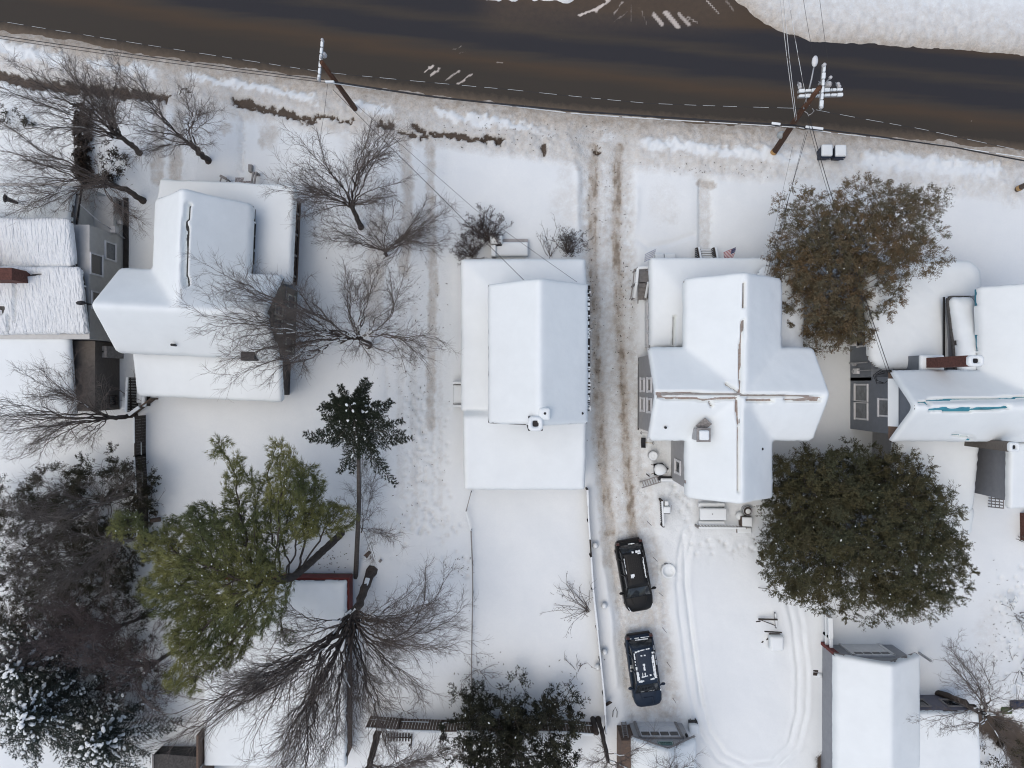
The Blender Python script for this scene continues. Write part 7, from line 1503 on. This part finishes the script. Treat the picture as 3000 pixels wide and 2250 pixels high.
    MB().box(-.72, .72, -h - .08, -h + .1, .42, .66).build('rear_bumper', M_BLACK, rt, bevel=.04, local=True); MB().box(-.48, .48, h - .10, h + .03, .36, .60).build('grille', M_BLACK, rt, bevel=.03, local=True)
    MB().box(-.15, .15, h + .02, h + .045, .46, .58).build('number_plate', M_WHITE, rt, local=True)
    cr = MB()
    for s in (-1, 1): cr.bar((s * .50, 1.22, 1.055), (s * .36, h - .5, 1.005), .03, .03)
    if seed == 2: cr.box(-.28, .3, 1.52, 1.56, 1.03, 1.075); cr.box(-.28, -.24, 1.56, 2.0, 1.02, 1.065)
    cr.build('bonnet_crease', paint, rt, local=True)
    hs = MB()
    for s in (-1, 1): hs.bar((s * .3, -h + .26, 1.22), (s * .1, -h + .27, 1.22), .05, .03)
    hs.build('rear_wiper', M_BLACK, rt, local=True)
    sn = MB()
    for x0, y0, x1, y1, w in snowy:
        n = max(2, int(math.hypot(x1 - x0, y1 - y0) / .09))
        for i in range(n):
            if r.random() < .10: continue
            t0, t1 = i / n, (i + 1.1) / n; z = 1.70 if -h + .55 < (y0 + y1) / 2 < .3 else (1.62 if (y0 + y1) / 2 < .5 and (y0 + y1) / 2 > -h + .45 else (1.02 if (y0 + y1) / 2 > .5 else 1.06))
            if abs(x0) > .7 and abs(x1) > .7: z = 1.03
            ww = w * r.uniform(.5, 1.4); jx = r.uniform(-.015, .015); sn.bar((x0 + (x1 - x0) * t0 + jx, y0 + (y1 - y0) * t0, z + .025), (x0 + (x1 - x0) * t1 + jx, y0 + (y1 - y0) * t1, z + .025), ww, .07)
    sn.build('snow_patch', M_SNOW, rt, bevel=.015, local=True)['kind'] = 'stuff'

def cars():
    h = 2.32
    suv('black SUV with ribbed roof parked nose down, the upper of the two cars', (1841, 1585), (1877, 1791), (.014, .0145, .0145), [(-.50, -1.72, .12, -1.72, .12), (-.48, -1.62, -.2, -1.62, .06), (-.3, -1.80, .05, -1.80, .05), (-.57, -1.35, -.55, .0, .05), (.57, -1.45, .58, -.5, .035), (.12, -.35, .33, -.35, .16), (.18, -.22, .36, -.24, .07), (-.3, -2.1, .1, -2.12, .06), (.70, -2.0, .72, -1.9, .05), (-.78, 1.75, -.62, 2.05, .035), (.78, 1.75, .62, 2.05, .035), (-.3, 2.22, .4, 2.24, .02)], 1)
    suv('dark blue SUV with snow-streaked roof, the lower of the two cars', (1871, 1860), (1902, 2071), (.022, .034, .055), [(-.57, -1.5, -.55, .1, .12), (-.48, -1.2, -.47, .0, .05), (.57, -1.55, .56, .12, .10), (.50, -.4, .48, .1, .07), (-.1, -1.35, .18, -1.35, .12), (.05, -.85, .08, -.45, .10), (-.28, -.12, .30, -.05, .10), (.05, -.3, .08, -.1, .05), (.22, -.32, .25, -.05, .06), (-.45, .12, -.2, .15, .09), (.2, .18, .52, .2, .12), (-.4, -1.72, .30, -1.66, .06), (.2, -1.66, .5, -1.60, .08), (-.5, -2.08, .3, -2.1, .06), (-.78, -1.8, -.80, -.4, .05), (-.3, -1.92, .1, -1.9, .05), (.80, -.6, .82, -.2, .04), (-.6, -2.2, .6, -2.22, .035), (-.45, 1.12, -.05, 1.14, .03), (.15, 1.14, .4, 1.12, .03), (-.84, .95, -.80, 1.2, .05)], 2)
poles(); wires(); yard(); cars()

def litter():
    """dead leaves, bark and twig ends lying on the snow"""
    r = np.random.default_rng(91); P = []
    for px, py, sx, sy, n in ((1150, 900, 130, 180, 150), (1010, 600, 120, 120, 90), (1210, 1250, 60, 240, 70), (1130, 1850, 180, 160, 170), (1350, 1670, 40, 35, 26), (960, 1640, 60, 30, 60), (250, 420, 200, 160, 90), (1660, 1990, 60, 60, 26), (2930, 1850, 60, 160, 70), (1500, 400, 260, 40, 90), (1740, 900, 25, 420, 90), (1820, 900, 25, 420, 90), (2150, 500, 260, 20, 40), (1420, 1940, 50, 50, 24)):
        a = r.normal(0, 1, (n, 2)) * (sx, sy) * .6 + (px, py); P.append(a)
    P = np.concatenate(P); n = len(P); x, y = (P[:, 0] - 1500) * S0, (1125 - P[:, 1]) * S0
    # drop onto the snow surface
    go = bpy.data.objects['ground']; dg = bpy.context.evaluated_depsgraph_get()
    from mathutils.bvhtree import BVHTree
    co = np.empty(len(go.data.vertices) * 3, np.float32); go.data.vertices.foreach_get('co', co); co = co.reshape(-1, 3)
    gx = np.unique(co[:, 0].round(3)); nx = len(gx); grid = co.reshape(-1, nx, 3); gy = grid[:, 0, 1]
    i = np.clip(np.searchsorted(grid[0, :, 0], x), 0, nx - 1); j = np.clip(np.searchsorted(gy, y), 0, len(gy) - 1); z = grid[j, i, 2] + .035
    A = rand_dirs(n, r); A[:, 2] *= .25
    tn = np.array([[.05, .038, .03]]) * r.uniform(.6, 2.0, (n, 1))
    o = link('leaf_litter', leaf_mesh('leaf_litter', np.stack([x, y, z], -1), A, r.uniform(.06, .20, n), r.uniform(.025, .06, n), tn, r, True, .95), M_LEAF); tag(o, kind='stuff')
litter()
